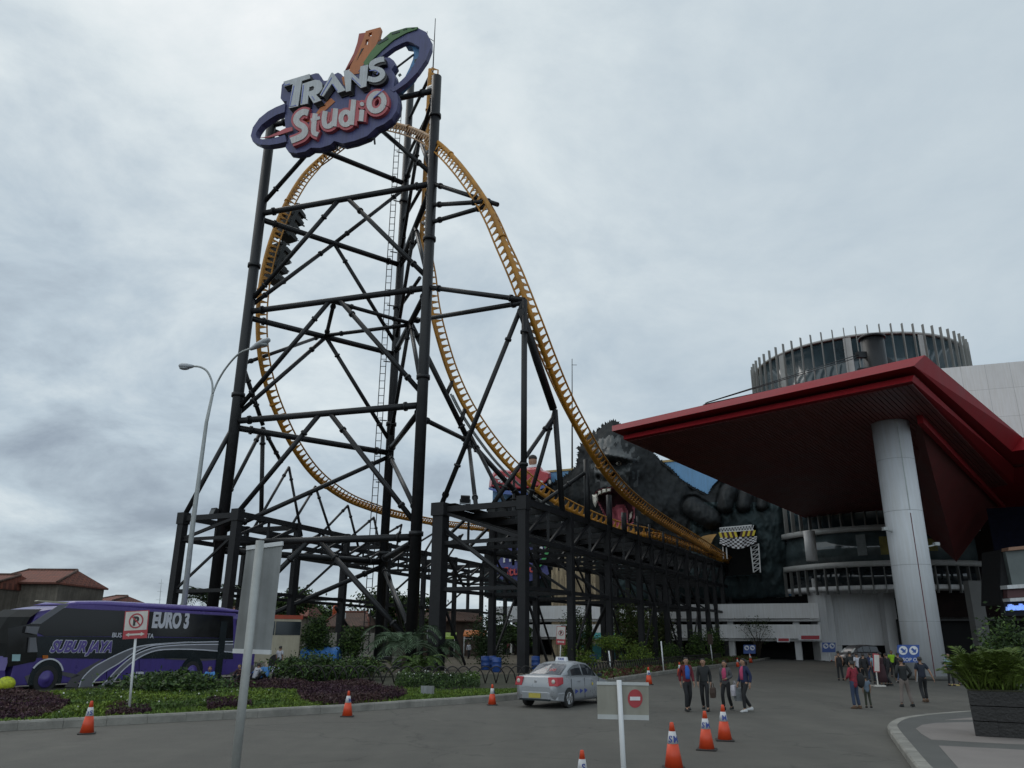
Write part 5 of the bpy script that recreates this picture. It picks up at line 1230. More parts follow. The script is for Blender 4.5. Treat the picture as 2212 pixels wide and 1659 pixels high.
# body shell: cross sections along the length with a rounded roof edge and raked nose
def rake(z): return np.interp(z, [.3, 1.35, 1.9, 2.9, 3.6], [0, 0, .14, .58, 1.0])
def sec(u_, top, nose=0.):
    q = lambda z, o: bl(u_ + nose * rake(z), z, o)
    return [q(zB, 0), q(1.2, .0), q(zW0, .0), q(top - .35, -.06), q(top - .10, -.20), q(top, -.55), q(top, -BW + .55), q(top - .10, -BW + .2), q(top - .35, -BW + .06), q(1.2, -BW), q(zB, -BW)]
secs = [sec(uF + .14, zR - .34, 1), sec(uF + .8, zR - .24, .8), sec(uF + 2.2, zR - .14), sec(uR - .5, zR - .10), sec(uR - .1, zR - .22)]
b = MB(); b.rings(secs); body = b.build('body', M_PUR, coach, .04)
# nose that leans back to the windscreen
b = MB(); prof = [(zB, .06), (.9, -.10), (1.42, -.02)]
R = []
for t in (.0, .12, .5, .88, 1.0):
    w = -.06 - t * (BW - .12); bulge = .28 * (1 - (2 * t - 1) ** 2)
    R.append([bl(uF + dx - bulge * (1 - z / 5), z, w) for z, dx in prof])
b.rings(R, closed=False); b.smooth = True; b.build('nose', M_PUR, coach)
b = MB(); R = []
for t in (.0, .1, .5, .9, 1.0):
    w = -.05 - t * (BW - .1); bulge = .28 * (1 - (2 * t - 1) ** 2)
    R.append([bl(uF + dx - bulge * (1 - z / 5) - .03, z, w) for z, dx in ((1.38, -.0), (1.9, .12), (2.9, .55), (zR - .34, .98))])
b.rings(R, closed=False); b.build('windscreen', mat('coach_windscreen', (.007, .008, .008), .45, 0, .7, .9, spec=.06), coach)
def side(poly, o0, o1, name, M, par=None):
    b = MB(); b.prism([[bs(x, y) for x, y in poly]], lambda u_, z, o: bl(u_, z, o), o0, o1); return b.build(name, M, par or coach)
def B2(*P): return [(.1597 * x, 1274.9 + .1597 * y) for x, y in P]
side(B2((400, 452), (860, 240), (1200, 262), (2212, 300), (3150, 352), (3150, 650), (2212, 628), (600, 620), (480, 560)), .004, .02, 'window_band', M_CGL)
side(B2((480, 622), (3150, 652), (3150, 930), (2212, 922), (1500, 930), (500, 912)), .004, .016, 'dark_panel', M_COD)
side(B2((100, 520), (400, 455), (500, 600), (500, 900), (470, 962), (100, 1040)), .003, .018, 'door_glass', M_CGL)
side(B2((398, 455), (800, 195), (930, 190), (545, 455)), .021, .04, 'pillar_trim', M_COG)
side(B2((350, 490), (490, 490), (455, 600), (330, 575)), .021, .2, 'mirror', M_COG); side(B2((385, 640), (460, 640), (482, 835), (365, 840)), .021, .12, 'mirror', M_COG)
side(B2((480, 148), (520, 135), (930, 160), (880, 185)), -.1, .03, 'roof_trim', mat('cream_trim', (.4, .38, .28), .5))
# roof pod
b = MB(); R = []
for t, h in ((0, .02), (.05, .16), (.2, .24), (.85, .22), (.97, .12), (1, .02)):
    u_ = uF + 2.1 + t * (uR - uF - 3.2); R.append([bl(u_, zR - .12, -.16), bl(u_, zR - .10 + h * .7, -.2), bl(u_, zR - .1 + h, -.5), bl(u_, zR - .1 + h, -BW + .5), bl(u_, zR - .12, -BW + .2)])
b.smooth = True; b.rings(R); b.build('roof_pod', M_PURL, coach)
side(B2((870, 238), (930, 190), (1300, 200), (2212, 262), (3180, 310), (3180, 345), (2212, 296), (1200, 258)), -.05, .05, 'cant_rail', M_PURL)
# swooshes with white rims
so1 = [(1060, 1312), (1110, 1190), (1250, 1050), (1400, 960), (1600, 860), (1800, 780), (2000, 740), (2212, 722), (2600, 700), (3150, 690)]
si1 = [(1245, 1312), (1260, 1240), (1400, 1110), (1600, 990), (1800, 850), (2000, 762), (2212, 730), (2600, 705), (3150, 694)]
so2 = [(1340, 1312), (1440, 1220), (1600, 1050), (1800, 890), (2000, 800), (2212, 757), (2600, 735), (3150, 730)]
si2 = [(1490, 1302), (1600, 1140), (1800, 960), (2000, 850), (2212, 803), (2600, 800), (2900, 820), (3150, 840)]
def fine(P): return [(p.x, p.y) for p in catmull([(x, y, 0) for x, y in P], 4)]
for a, c in ((so1, si1), (so2, si2)):
    A, C_ = [bs(*q) for q in B2(*fine(a))], [bs(*q) for q in B2(*fine(c))]
    if len(A) > len(C_): A = A[:len(C_)]
    b = MB(); n = min(len(A), len(C_)); b.rings([[bl(*A[i], .022), bl(*C_[i], .022), bl(*C_[i], .030), bl(*A[i], .030)] for i in range(n)]); sw = b.build('swoosh', M_COG, coach)
    for Q in (A, C_): b = MB(); b.stroke(Q, .05, lambda u_, z, o: bl(u_, z, o), .031, .036); b.build('white_rim', M_COW, sw)
for P in (((870, 1312), (960, 1190), (1100, 1080), (1250, 1000), (1420, 905), (1300, 1010), (1150, 1130), (1060, 1240), (1045, 1312)), ((780, 1090), (1000, 1130), (1080, 1150), (980, 1190), (800, 1140)), ((2212, 930), (2600, 900), (3150, 830), (3150, 925), (2700, 960)), ((3200, 400), (3420, 330), (3420, 380), (3200, 470)), ((3100, 1120), (3420, 1010), (3420, 1100), (3150, 1190)), ((330, 1170), (420, 1130), (440, 1220), (370, 1270))):
    side(B2(*P), .006, .014, 'grey_patch', mat('coach_olive_grey', (.085, .08, .085), .4, 0, .15, 1))
side(B2((2985, 420), (3070, 425), (2960, 1340), (2870, 1340)), .032, .05, 'black_strip', M_COD)
def blabel(txt, x0, y0, x1, y1, size_k, M, name, shear=0., bold=0., o=.024, sx=1.0, rim=None):
    """lettering along the side between two base points"""
    ua, za_ = bs(x0, y0); ub, zb_ = bs(x1, y1); L_ = ub - ua; d = (zb_ - za_) / L_; sz = size_k
    test = text_mb(txt, lambda x, y, q: V((x, y, q)), 1, 0, 1, shear=shear, bold=0.); mxx = max(v[0] for v in test.v); mny = 0
    k = L_ / mxx
    f = lambda x, y, q: bl(ua + x * k, za_ + x * k * d + y * sz, q)
    if rim: r_ = text_mb(txt, f, 1, o, o + .008, shear=shear, bold=bold * 2.2); r_.build(name + '_rim', rim, coach)
    t = text_mb(txt, f, 1, o + (.009 if rim else 0), o + .02, shear=shear, bold=bold); t.build(name, M, coach)
blabel('SUBUR JAYA', 106, 1408, 238, 1408, .62, M_PURL, 'operator_lettering', .35, .035, .022, rim=M_COW)
blabel('EURO 3', 326, 1354, 404, 1356, 1.02, M_COW, 'model_lettering', .0, .05)
blabel('NEW PARO', 274, 1480, 374, 1478, .80, M_COW, 'name_lettering', .2, .02, .03)
blabel('BUS PARIWISATA', 240, 1376.5, 330, 1378.5, .28, M_COW, 'small_lettering', 0, .01, .024)
side(B2((510, 985), (735, 985), (735, 1018), (510, 1018)), .012, .02, 'orange_label', mat('orange_label', (.32, .12, .02), .5, 0, .3, 12))
side(B2((570, 880), (640, 880), (640, 925), (570, 925)), .012, .05, 'side_lamp', mat('amber_lamp', (.45, .12, .01), .3)); side(B2((160, 868), (272, 868), (262, 958), (155, 958)), .02, .03, 'sticker', mat('cyan_sticker', (.30, .45, .47), .5))
for (px, py) in ((92, 1497), (410, 1477)):
    u_ = bs(px, py)[0]; b = MB()
    P = [(u_ + .72 * math.cos(a), .55 + .72 * math.sin(a)) for a in [math.pi * k / 20 for k in range(21)]] + [(u_ - .72, zB), (u_ + .72, zB)]
    b.prism([P], lambda x, z, o: bl(x, z, o), .005, .03); b.build('wheel_arch', M_COD, coach)
    if px < 200: b = MB(); b.stroke([(u_ + .74 * math.cos(a), .55 + .74 * math.sin(a)) for a in [math.pi * (.12 + .7 * k / 20) for k in range(21)]], .06, lambda x, z, o: bl(x, z, o), .031, .06); b.build('arch_trim', M_COW, coach)
    b = MB(); b.tube([bl(u_, .52, -.25), bl(u_, .52, .045)], .52, 28); wh = b.build('wheel', M_TYRE, coach)
    b = MB(); b.lathe(bl(u_, .52, .046), [(.34, 0), (.30, .02), (.15, .04), (.12, .09), (.02, .10)], 24, BN); b.build('rim', M_PUR, wh)
side(B2((2440, 1130), (2440, 1120), (2450, 1120), (2450, 1130)), 0, .01, 'latch', M_COD)
b = MB()
for q in ((2570, 640, 1340), (1880, 930, 1330), (1440, 950, 1320)):
    p0_, p1_ = bs(*B2((q[0], q[1]))[0]), bs(*B2((q[0], q[2]))[0]); b.bar(bl(*p0_, .012), bl(*p1_, .012), .02, .012)
b.build('panel_gap', M_COD, coach)
# ------------------------------------------------------------------ cream bus behind
cb = thing('coach', 'cream bus with red roof edge, half hidden behind the tall blank sign and the legs', 'bus', (0, 0, 0))
M_CRM = mat('cream_paint', (.40, .36, .27), .4, 0, .12, 1, streak=.15)
pA, pB = U(560, 1400, 58), U(648, 1400, 60)
dd = V((pB.x - pA.x, pB.y - pA.y, 0)).normalized(); R_ = Matrix.Rotation(math.atan2(dd.y, dd.x), 3, 'Z'); c_ = V(((pA.x * .0 + pB.x), pB.y, 0)) - dd * 5.0 + V((-dd.y, dd.x, 0)) * 1.25
zt = U(640, 1330, 60).z; zw1 = U(640, 1343, 60).z; zw0 = U(640, 1372, 60).z
b = MB(); b.box(c_ + V((0, 0, (zt + .4) / 2)), (10, 2.45, zt - .4), R_); b.build('body', M_CRM, cb, .12)
b = MB(); b.box(c_ + V((0, 0, zt - .12)), (10.06, 2.5, .28), R_); b.build('roof_edge', mat('red_roof_edge', (.34, .06, .03), .4), cb)
for k in range(5): b = MB(); b.box(c_ + R_ @ V((-4.05 + k * 2.0, -1.235, 0)) + V((0, 0, (zw0 + zw1) / 2)), (1.94, .03, zw1 - zw0), R_); b.build('window', M_GLASS, cb)
b = MB(); b.box(c_ + R_ @ V((5.01, 0, 0)) + V((0, 0, (zw0 + zw1) / 2)), (.03, 2.1, zw1 - zw0), R_); b.build('window', M_GLASS, cb)
for k in (-3.4, 3.2): b = MB(); p = c_ + R_ @ V((k, -1.25, 0)) + V((0, 0, .5)); b.tube([p, p + (R_ @ V((0, .4, 0)))], .5, 20); b.build('wheel', M_TYRE, cb)
# ------------------------------------------------------------------ silver taxi
M_SIL = mat('silver_metallic_paint', (.31, .32, .335), .3, .35, .06, 2); M_TAIL = mat('tail_lamp_red', (.38, .015, .025), .15); M_TCLR = mat('tail_lamp_clear', (.5, .46, .42), .15); M_CHR = mat('chrome', (.55, .56, .58), .18, .9, .05)
def sedan(label, paint, name='taxi'):
    """local frame: +y forward, x right, rear bumper at y=0"""
    o = thing(name, label, 'car', (0, 0, 0)); Lc, HW = 4.35, .84
    # lower body stations: (y, half width, sill z, belt z, bonnet/boot centre z)
    st = [(0, .62, .42, .66, .66), (.05, .76, .32, .92, .93), (.16, .81, .24, 1.00, 1.03), (.55, .84, .20, 1.02, 1.05), (.95, .85, .19, .99, 1.0), (1.5, .855, .18, .96, .97), (2.4, .855, .18, .94, .95), (3.05, .85, .18, .92, .96), (3.6, .83, .20, .82, .89), (4.05, .78, .24, .70, .78), (4.28, .66, .30, .56, .62), (4.35, .5, .36, .5, .5)]
    R = []
    for y, w, s0, bz, cz in st:
        half = [(w * .93, s0), (w * 1.0, s0 + .14), (w * 1.005, (s0 + bz) * .53), (w * .985, bz - .10), (w * .93, bz), (w * .55, (bz + cz) / 2 + .02)]
        R.append([V((x, y, z)) for x, z in half] + [V((0, y, cz))] + [V((-x, y, z)) for x, z in half[::-1]])
    b = MB(); b.smooth = True; b.rings(R); b.build('body', paint, o)
    # greenhouse: boot-lid line to bonnet
    gh = [(.62, .60, 1.03, .60, 1.035), (.9, .68, 1.01, .62, 1.19), (1.25, .72, .98, .62, 1.37), (1.6, .73, .97, .60, 1.445), (2.15, .735, .95, .59, 1.46), (2.55, .73, .94, .58, 1.42), (2.9, .71, .94, .58, 1.27), (3.25, .66, .93, .56, 1.07), (3.42, .62, .92, .55, .95)]
    R = []
    for y, wb, zb, wt, zt in gh:
        R.append([V((wb + .06, y, zb - .05)), V((wb * .35 + wt * .65 + .03, y, zb * .4 + zt * .6)), V((wt, y, zt - .035)), V((wt * .6, y, zt)), V((0, y, zt + .012)), V((-wt * .6, y, zt)), V((-wt, y, zt - .035)), V((-(wb * .35 + wt * .65 + .03), y, zb * .4 + zt * .6)), V((-wb - .06, y, zb - .05))])
    b = MB(); b.smooth = True; b.rings(R); b.build('cabin', paint, o)
    def gh_at(y, k):                                      # right-hand surface point, k=0 belt .. 1 roof edge
        for a, c in zip(gh, gh[1:]):
            if a[0] <= y <= c[0]:
                t = (y - a[0]) / (c[0] - a[0]); wb, zb, wt, zt = [a[i] + (c[i] - a[i]) * t for i in range(1, 5)]
                P = [(wb + .06, zb - .05), (wb * .35 + wt * .65 + .03, zb * .4 + zt * .6), (wt, zt - .035)]
                if k < .6: u_ = k / .6; return P[0][0] + (P[1][0] - P[0][0]) * u_, P[0][1] + (P[1][1] - P[0][1]) * u_
                u_ = (k - .6) / .4; return P[1][0] + (P[2][0] - P[1][0]) * u_, P[1][1] + (P[2][1] - P[1][1]) * u_
    for s_ in (1, -1):
        for ys_, k1s in (((1.02, 1.2, 1.5, 1.93), (.60, .78, .86, .88)), ((2.03, 2.4, 2.62, 2.85, 3.06), (.88, .88, .84, .74, .5))):
            b = MB(); lo, hi = [], []
            for y, k1 in zip(ys_, k1s):
                x, z = gh_at(y, .17); lo.append(V((s_ * (x + .008), y, z))); x, z = gh_at(y, k1); hi.append(V((s_ * (x + .008), y, z)))
            mid = [gh_at(y, .6 if k1 > .6 else k1 * .9) for y, k1 in zip(ys_, k1s)]; mi = [V((s_ * (m_[0] + .009), y, m_[1])) for m_, y in zip(mid, ys_)]
            for i in range(len(ys_) - 1): b.quad(lo[i], lo[i + 1], mi[i + 1], mi[i]); b.quad(mi[i], mi[i + 1], hi[i + 1], hi[i])
            b.build('side_window', M_GLASS, o)
        b = MB(); b.box((s_ * .93, 3.0, .99), (.16, .09, .12)); b.build('mirror', M_SBL if False else M_COD, o, .02)
        b = MB()
        for y in (1.55, 2.55): b.box((s_ * .868, y, .83), (.03, .16, .03))
        b.build('door_handle', paint, o, .008)
        b = MB(); b.bar((s_ * .861, 1.97, .26), (s_ * .845, 1.97, .92), .01, .012); b.bar((s_ * .861, 3.0, .3), (s_ * .85, 3.06, .9), .01, .012); b.bar((s_ * .862, 1.0, .5), (s_ * .85, 1.0, .92), .01, .012); b.build('door_gap', M_COD, o)
        b = MB(); b.rings([[V((s_ * x, y, z)) for x, y, z in P] for P in ([(.80, .075, .985), (.875, .40, .985), (.885, .40, .78), (.86, .06, .70)], [(.48, .015, .985), (.60, .36, .985), (.60, .36, .76), (.54, -.015, .70)])]); b.build('tail_lamp', M_TAIL, o, .02)
        b = MB(); b.ball((s_ * .69, .03, .85), (.07, .03, .07), 14, 8); b.build('reversing_lamp', M_TCLR, o)
        for y in (.83, 3.42):
            b = MB(); b.tube([(s_ * .68, y, .30), (s_ * .865, y, .30)], .30, 26); w_ = b.build('wheel', M_TYRE, o)
            b = MB(); b.lathe((s_ * .866, y, .30), [(.205, 0), (.20, .012), (.17, -.02), (.02, -.02)], 24, (s_, 0, 0))
            for k in range(7):
                a = k * 2 * math.pi / 7; b.bar((s_ * .87, y + .03 * math.cos(a), .30 + .03 * math.sin(a)), (s_ * .872, y + .19 * math.cos(a), .30 + .19 * math.sin(a)), .035, .02, up=(1, 0, 0))
            b.build('rim', M_CHR, w_)
            b = MB(); P = [(y + .345 * math.cos(a), .30 + .345 * math.sin(a)) for a in [math.pi * k / 18 for k in range(19)]] + [(y - .345, .2), (y + .345, .2)]
            b.prism([P], lambda yy, z, q: V((s_ * (.845 + q), yy, z)), .0, .0165); b.build('wheel_arch', M_COD, o)
    # rear window, boot gap, bumper, plate
    b = MB(); lo = [V((x, y, z)) for x, y, z in ((-.60, .655, 1.058), (0, .62, 1.062), (.60, .655, 1.058))]; hi = [V((x, y, z)) for x, y, z in ((-.55, 1.22, 1.372), (0, 1.20, 1.392), (.55, 1.22, 1.372))]
    for i in range(2): b.quad(lo[i], lo[i + 1], hi[i + 1], hi[i])
    rw = b.build('rear_window', mat('rear_glass', (.07, .08, .10), .07, 0, .6, 2, spec=.9), o)
    b = MB(); b.rings([[V((s_ * .84 * k, y, z)) for s_, k, y, z in ((1, .98, .16, .50), (1, 1.02, .55, .50), (1, 1.02, .55, .20), (1, .96, .14, .24))], [V((.5, -.03, .52)), V((.5, .3, .52)), V((.5, .3, .22)), V((.5, -.02, .25))], [V((-.5, -.03, .52)), V((-.5, .3, .52)), V((-.5, .3, .22)), V((-.5, -.02, .25))], [V((-.84 * k, y, z)) for s_, k, y, z in ((1, .98, .16, .50), (1, 1.02, .55, .50), (1, 1.02, .55, .20), (1, .96, .14, .24))]]); b.build('rear_bumper', paint, o, .03)
    b = MB(); b.bar((-.56, .045, .66), (.56, .045, .66), .012, .02); b.bar((-.60, .09, .98), (-.55, .03, .67), .012, .02); b.bar((.60, .09, .98), (.55, .03, .67), .012, .02); b.build('boot_gap', M_COD, o)
    b = MB(); b.box((0, -.045, .40), (.46, .012, .15)); pl_ = b.build('number_plate', mat('plate_yellow', (.40, .33, .06), .5, 0, .15, 10), o)
    b = MB(); b.box((0, .028, .84), (.09, .02, .09)); b.build('badge', M_CHR, o, .02)
    b = MB(); b.box((0, -.03, .27), (1.2, .05, .06)); b.build('lower_grille', M_COD, o)
    b = MB(); b.rings([[V((x, y, z)) for x, y in ((-.24, 1.78), (.24, 1.78), (.24, 1.92), (-.24, 1.92))] if z < 1.5 else [V((x, y, z)) for x, y in ((-.21, 1.80), (.21, 1.80), (.21, 1.90), (-.21, 1.90))] for z in (1.455, 1.60)]); rs = b.build('roof_sign', M_STRW, o, .01)
    t = text_mb('TAXI', lambda x, y, q: V((x, 1.788 - q + y * .1, 1.495 + y)), .11, .001, .008, align='CENTER', bold=.004); t.build('roof_lettering', M_CBLUE, rs)
    t = text_mb('TAXI', lambda x, y, q: V((x + .1, .80 + y * .85, 1.135 + y * .5 + q)), .20, .02, .024, align='CENTER', bold=.004); t.build('window_lettering', mat('window_red_letters', (.42, .05, .05), .5), rw)
    b = MB(); b.cur = 0
    for k in range(3): b.prism([[(1.25 + k * .34, .42), (1.45 + k * .34, .485), (1.45 + k * .34, .515), (1.25 + k * .34, .57)]], lambda y, z, q: V((.862 + q, y, z)), .0, .006)
    b.build('blue_decal', M_CBLUE, o)
    b = MB(); P = circle(2.55, .70, .05, 12); b.prism([P], lambda y, z, q: V((.862 + q, y, z)), .0, .004); b.build('yellow_decal', M_YEL2, o)
    return o
taxi = sedan('silver taxi sedan seen from behind, driving along the kerb past the steelwork', M_SIL)
rw_ = G(1226, 1529); phi = math.radians(33); 
hd = V((math.sin(phi), math.cos(phi), 0)); rt = V((math.cos(phi), -math.sin(phi), 0))
sc = 1.0
taxi.scale = (sc, sc, sc); tp_ = V((rw_.x, rw_.y, 0)) - hd * (.83 * sc) - rt * (.78 * sc); taxi.location = (tp_.x, tp_.y, 0.004); taxi.rotation_euler.z = -phi
# ------------------------------------------------------------------ grey van at the garage
van = thing('van', 'dark grey people carrier standing at the garage mouth behind the crowd', 'car', (0, 0, 0))
M_VAN = mat('grey_van_paint', (.10, .095, .10), .3, .3, .1, 2)
st = [(0, .60, .55, .62), (.1, .80, .40, .95), (.7, .86, .25, 1.15), (1.2, .87, .22, 1.25), (2.6, .87, .22, 1.25), (4.0, .86, .25, 1.25), (4.35, .80, .35, 1.2), (4.42, .7, .45, .9)]
b = MB(); b.smooth = True; b.rings([[V((w * .95, y, s0)), V((w, y, s0 + .2)), V((w, y, bz - .1)), V((w * .94, y, bz)), V((-w * .94, y, bz)), V((-w, y, bz - .1)), V((-w, y, s0 + .2)), V((-w * .95, y, s0))] for y, w, s0, bz in st]); b.build('body', M_VAN, van)
gh = [(.75, .70, 1.14, .66, 1.18), (1.3, .78, 1.22, .66, 1.62), (1.9, .80, 1.24, .66, 1.83), (3.0, .80, 1.24, .66, 1.88), (4.0, .80, 1.24, .66, 1.82), (4.33, .78, 1.2, .66, 1.35)]
b = MB(); b.smooth = True; b.rings([[V((wb + .05, y, zb - .04)), V((wt, y, zt - .05)), V((wt * .6, y, zt)), V((-wt * .6, y, zt)), V((-wt, y, zt - .05)), V((-wb - .05, y, zb - .04))] for y, wb, zb, wt, zt in gh]); b.build('cabin', M_VAN, van)
for s_ in (1, -1):
    for y0, y1, zt0, zt1 in ((1.25, 1.95, 1.50, 1.72), (2.03, 2.9, 1.74, 1.76), (2.98, 4.0, 1.76, 1.70)):
        b = MB(); xx = lambda z: .86 - (z - 1.2) / .62 * .165; b.quad(*[V((s_ * (xx(z) + .0), y, z)) for y, z in ((y0, 1.28), (y1, 1.28), (y1, zt1), (y0, zt0))]); b.build('side_window', M_GLASS, van)
    for y in (.85, 3.55):
        b = MB(); b.tube([(s_ * .66, y, .32), (s_ * .885, y, .32)], .32, 20); w_ = b.build('wheel', M_TYRE, van); b = MB(); b.lathe((s_ * .886, y, .32), [(.2, 0), (.16, .02), (.02, .02)], 16, (s_, 0, 0)); b.build('rim', M_GALV, w_)
    b = MB(); b.box((s_ * .62, .06, .78), (.36, .1, .18)); b.build('headlamp', mat('headlamp', (.5, .5, .48), .2), van, .03)
b = MB(); b.quad(*[V(p) for p in ((-.66, .80, 1.21), (.66, .80, 1.21), (.6, 1.28, 1.59), (-.6, 1.28, 1.59))]); b.build('windscreen', mat('van_windscreen', (.10, .14, .14), .08, 0, .5, 1, spec=.9), van)
b = MB(); b.box((0, .02, .55), (.5, .04, .16)); b.build('number_plate', M_COD, van)
g = G(1868, 1441); van.location = (g.x, g.y, .004); van.rotation_euler.z = math.radians(-62); van.location.x -= 2.0
# ------------------------------------------------------------------ people
def skin_mesh(name, chain, mats_, sub=1):
    """chain: list of (parent index or None, point, radius) grown with a Skin modifier into one surface"""
    me = bpy.data.meshes.new(name); me.from_pydata([p for _, p, _ in chain], [(a, i) for i, (a, _, _) in enumerate(chain) if a is not None], [])
    ob = bpy.data.objects.new(name, me); COL.objects.link(ob)
    sk = ob.modifiers.new('skin', 'SKIN'); sk.use_smooth_shade = True
    for i, (_, _, r) in enumerate(chain):
        d = me.skin_vertices[0].data[i]; d.radius = r if hasattr(r, '__len__') else (r, r); d.use_root = (i == 0)
    if sub: s_ = ob.modifiers.new('sub', 'SUBSURF'); s_.levels = sub; s_.render_levels = sub
    dg = bpy.context.evaluated_depsgraph_get(); m2 = bpy.data.meshes.new_from_object(ob.evaluated_get(dg))
    bpy.data.objects.remove(ob); bpy.data.meshes.remove(me)
    return m2
def cloth(name, col, var=.15, sc_=6): return mat('cloth_' + name, col, .85, 0, var, sc_, .3, 25)
def join_meshes(name, ms, mats_, parent=None):
    """several evaluated meshes as one object, one material slot each"""
    b = MB()
    for k, me in enumerate(ms):
        i = len(b.v); b.v += [tuple(v.co) for v in me.vertices]; b.cur = k
        for p in me.polygons: b.smooth = p.use_smooth; b.face([i + q for q in p.vertices])
        bpy.data.meshes.remove(me)
    return b
def mb_mesh(b):
    me = bpy.data.meshes.new('t'); me.from_pydata(b.v, [], b.f); me.polygons.foreach_set('use_smooth', b.sm); return me
def person(px, py, h, face, label, top, bottom, P=None, group=None, shoes='black', hair='short', sleeve='long', hips=0., inner=None, skirt=None, z=0., at_=None, vest=None, hood=None, detail=True):
    """a figure h metres tall; face = compass heading (0 looks away from the camera, 180 towards it). P: joint pose overrides in metres for a 1.7 m body (local: +y forward, +x right)"""
    k = h / 1.70; P = P or {}
    J = {'pelvis': (0, 0, .93), 'waist': (0, .01, 1.06), 'chest': (0, .015, 1.25), 'neck': (0, .0, 1.42), 'head': (0, .03, 1.55), 'crown': (0, .02, 1.64),
         'rs': (.155, 0, 1.375), 're': (.20, -.03, 1.11), 'rw': (.19, .06, .87), 'ls': (-.155, 0, 1.375), 'le': (-.20, -.03, 1.11), 'lw': (-.19, .06, .87),
         'rh': (.085, 0, .90), 'rk': (.095, .03, .50), 'ra': (.10, -.02, .085), 'lh': (-.085, 0, .90), 'lk': (-.095, .03, .50), 'la': (-.10, -.02, .085)}
    for a, v in P.items(): J[a] = v
    Jv = {a: V(v) * k for a, v in J.items()}
    def rr(*r): return tuple(x * k for x in r) if len(r) > 1 else r[0] * k
    yaw = P.get('yaw', 0)
    # body: one surface
    hd_ = Jv['head']; ch = [(None, Jv['pelvis'], rr(.115, .10)), (0, Jv['waist'], rr(.105, .09)), (1, Jv['chest'], rr(.12, .10)), (2, Jv['neck'] - V((0, 0, .03 * k)), rr(.052)), (3, Jv['neck'] + V((0, .01 * k, .035 * k)), rr(.048))]
    hv = [(4, hd_ + V((0, .0, -.055 * k)), rr(.072, .082)), (5, hd_ + V((0, -.005 * k, .03 * k)), rr(.090, .106)), (6, Jv['crown'] + V((0, -.015 * k, 0)), rr(.074, .086))]
    ch += hv
    idx_ = {}
    for s_ in 'rl':
        n = len(ch); ch += [(2, Jv[s_ + 's'], rr(.055)), (n, Jv[s_ + 'e'], rr(.041)), (n + 1, Jv[s_ + 'w'], rr(.027))]
        w = Jv[s_ + 'w']; fd = (w - Jv[s_ + 'e']).normalized(); sx = 1 if s_ == 'r' else -1
        palm = w + fd * (.055 * k); ch.append((n + 2, palm, rr(.032, .018))); pi = n + 3
        ac = V((0, 1, 0)); ac = (ac - fd * ac.dot(fd)).normalized(); nrm = fd.cross(ac)
        if detail:
            for q, ln in ((-.024, .060), (-.008, .070), (.008, .066), (.022, .052)):
                a1 = palm + fd * (.045 * k) + ac * (q * k); a2 = a1 + fd * (ln * .55 * k) + nrm * (-sx * .008 * k); a3 = a2 + fd * (ln * .4 * k) + nrm * (-sx * .02 * k)
                m_ = len(ch); ch += [(pi, a1, rr(.0105)), (m_, a2, rr(.009)), (m_ + 1, a3, rr(.0075))]
            m_ = len(ch); t1 = palm + ac * (.036 * k) + fd * (.002 * k); ch += [(pi, t1, rr(.012)), (m_, t1 + (ac * .6 + fd * 1.0).normalized() * (.04 * k), rr(.009))]
        n = len(ch); ch += [(0, Jv[s_ + 'h'], rr(.078)), (n, Jv[s_ + 'k'], rr(.05)), (n + 1, Jv[s_ + 'a'], rr(.036)), (n + 2, Jv[s_ + 'a'] + V((0, .10 * k, -.05 * k)), rr(.03))]
    body = skin_mesh('body', ch, None)
    # face: nose, eyes, mouth, ears in the same mesh
    face_b = MB(); hc = hd_ + V((0, 0, .005 * k))
    yf = .087 * k
    face_b.rings([[hc + V((x * k, yf - .012 * k + y * k, z_ * k)) for x, y, z_ in ((-.012, 0, .03), (.012, 0, .03), (.016, .0, -.02), (-.016, 0, -.02))], [hc + V((x * k, yf + y * k, z_ * k)) for x, y, z_ in ((-.004, .004, .025), (.004, .004, .025), (.008, .022, -.012), (-.008, .022, -.012))]])
    for s_ in (-1, 1): face_b.ball(hc + V((s_ * .079 * k, -.005 * k, .0)), (.012 * k, .02 * k, .032 * k), 8, 6)
    eyes = MB()
    for s_ in (-1, 1): eyes.ball(hc + V((s_ * .032 * k, yf - .01 * k, .022 * k)), (.014 * k, .009 * k, .008 * k), 8, 5)
    eyes.ball(hc + V((0, yf - .010 * k, -.052 * k)), (.024 * k, .010 * k, .007 * k), 8, 5)
    root_b = join_meshes('person', [body, mb_mesh(face_b), mb_mesh(eyes)], None)
    root = root_b.build('person', [M_SKIN, M_SKIN, mat('eye_and_lip', (.05, .022, .02), .5)])
    tag(root, label, 'person', group)
    def piece(name, chain, M, sub=1):
        me = skin_mesh(name, chain, None, sub); me.materials.append(M); ob = bpy.data.objects.new(name, me); COL.objects.link(ob); ob.parent = root; return ob
    # trousers
    tb_ = [(None, Jv['pelvis'] + V((0, 0, .0 * k)), rr(.152, .128)), (0, Jv['pelvis'].lerp(Jv['waist'], .75), rr(.135, .115))]
    for s_ in 'rl':
        n = len(tb_); mid = Jv[s_ + 'h'].lerp(Jv[s_ + 'k'], .5)
        if skirt: continue
        tb_ += [(0, Jv[s_ + 'h'] + V((0, 0, -.04 * k)), rr(.098)), (n, mid, rr(.082)), (n + 1, Jv[s_ + 'k'], rr(.068)), (n + 2, Jv[s_ + 'k'].lerp(Jv[s_ + 'a'], .55), rr(.064)), (n + 3, Jv[s_ + 'a'] + V((0, 0, .02 * k)), rr(.062))]
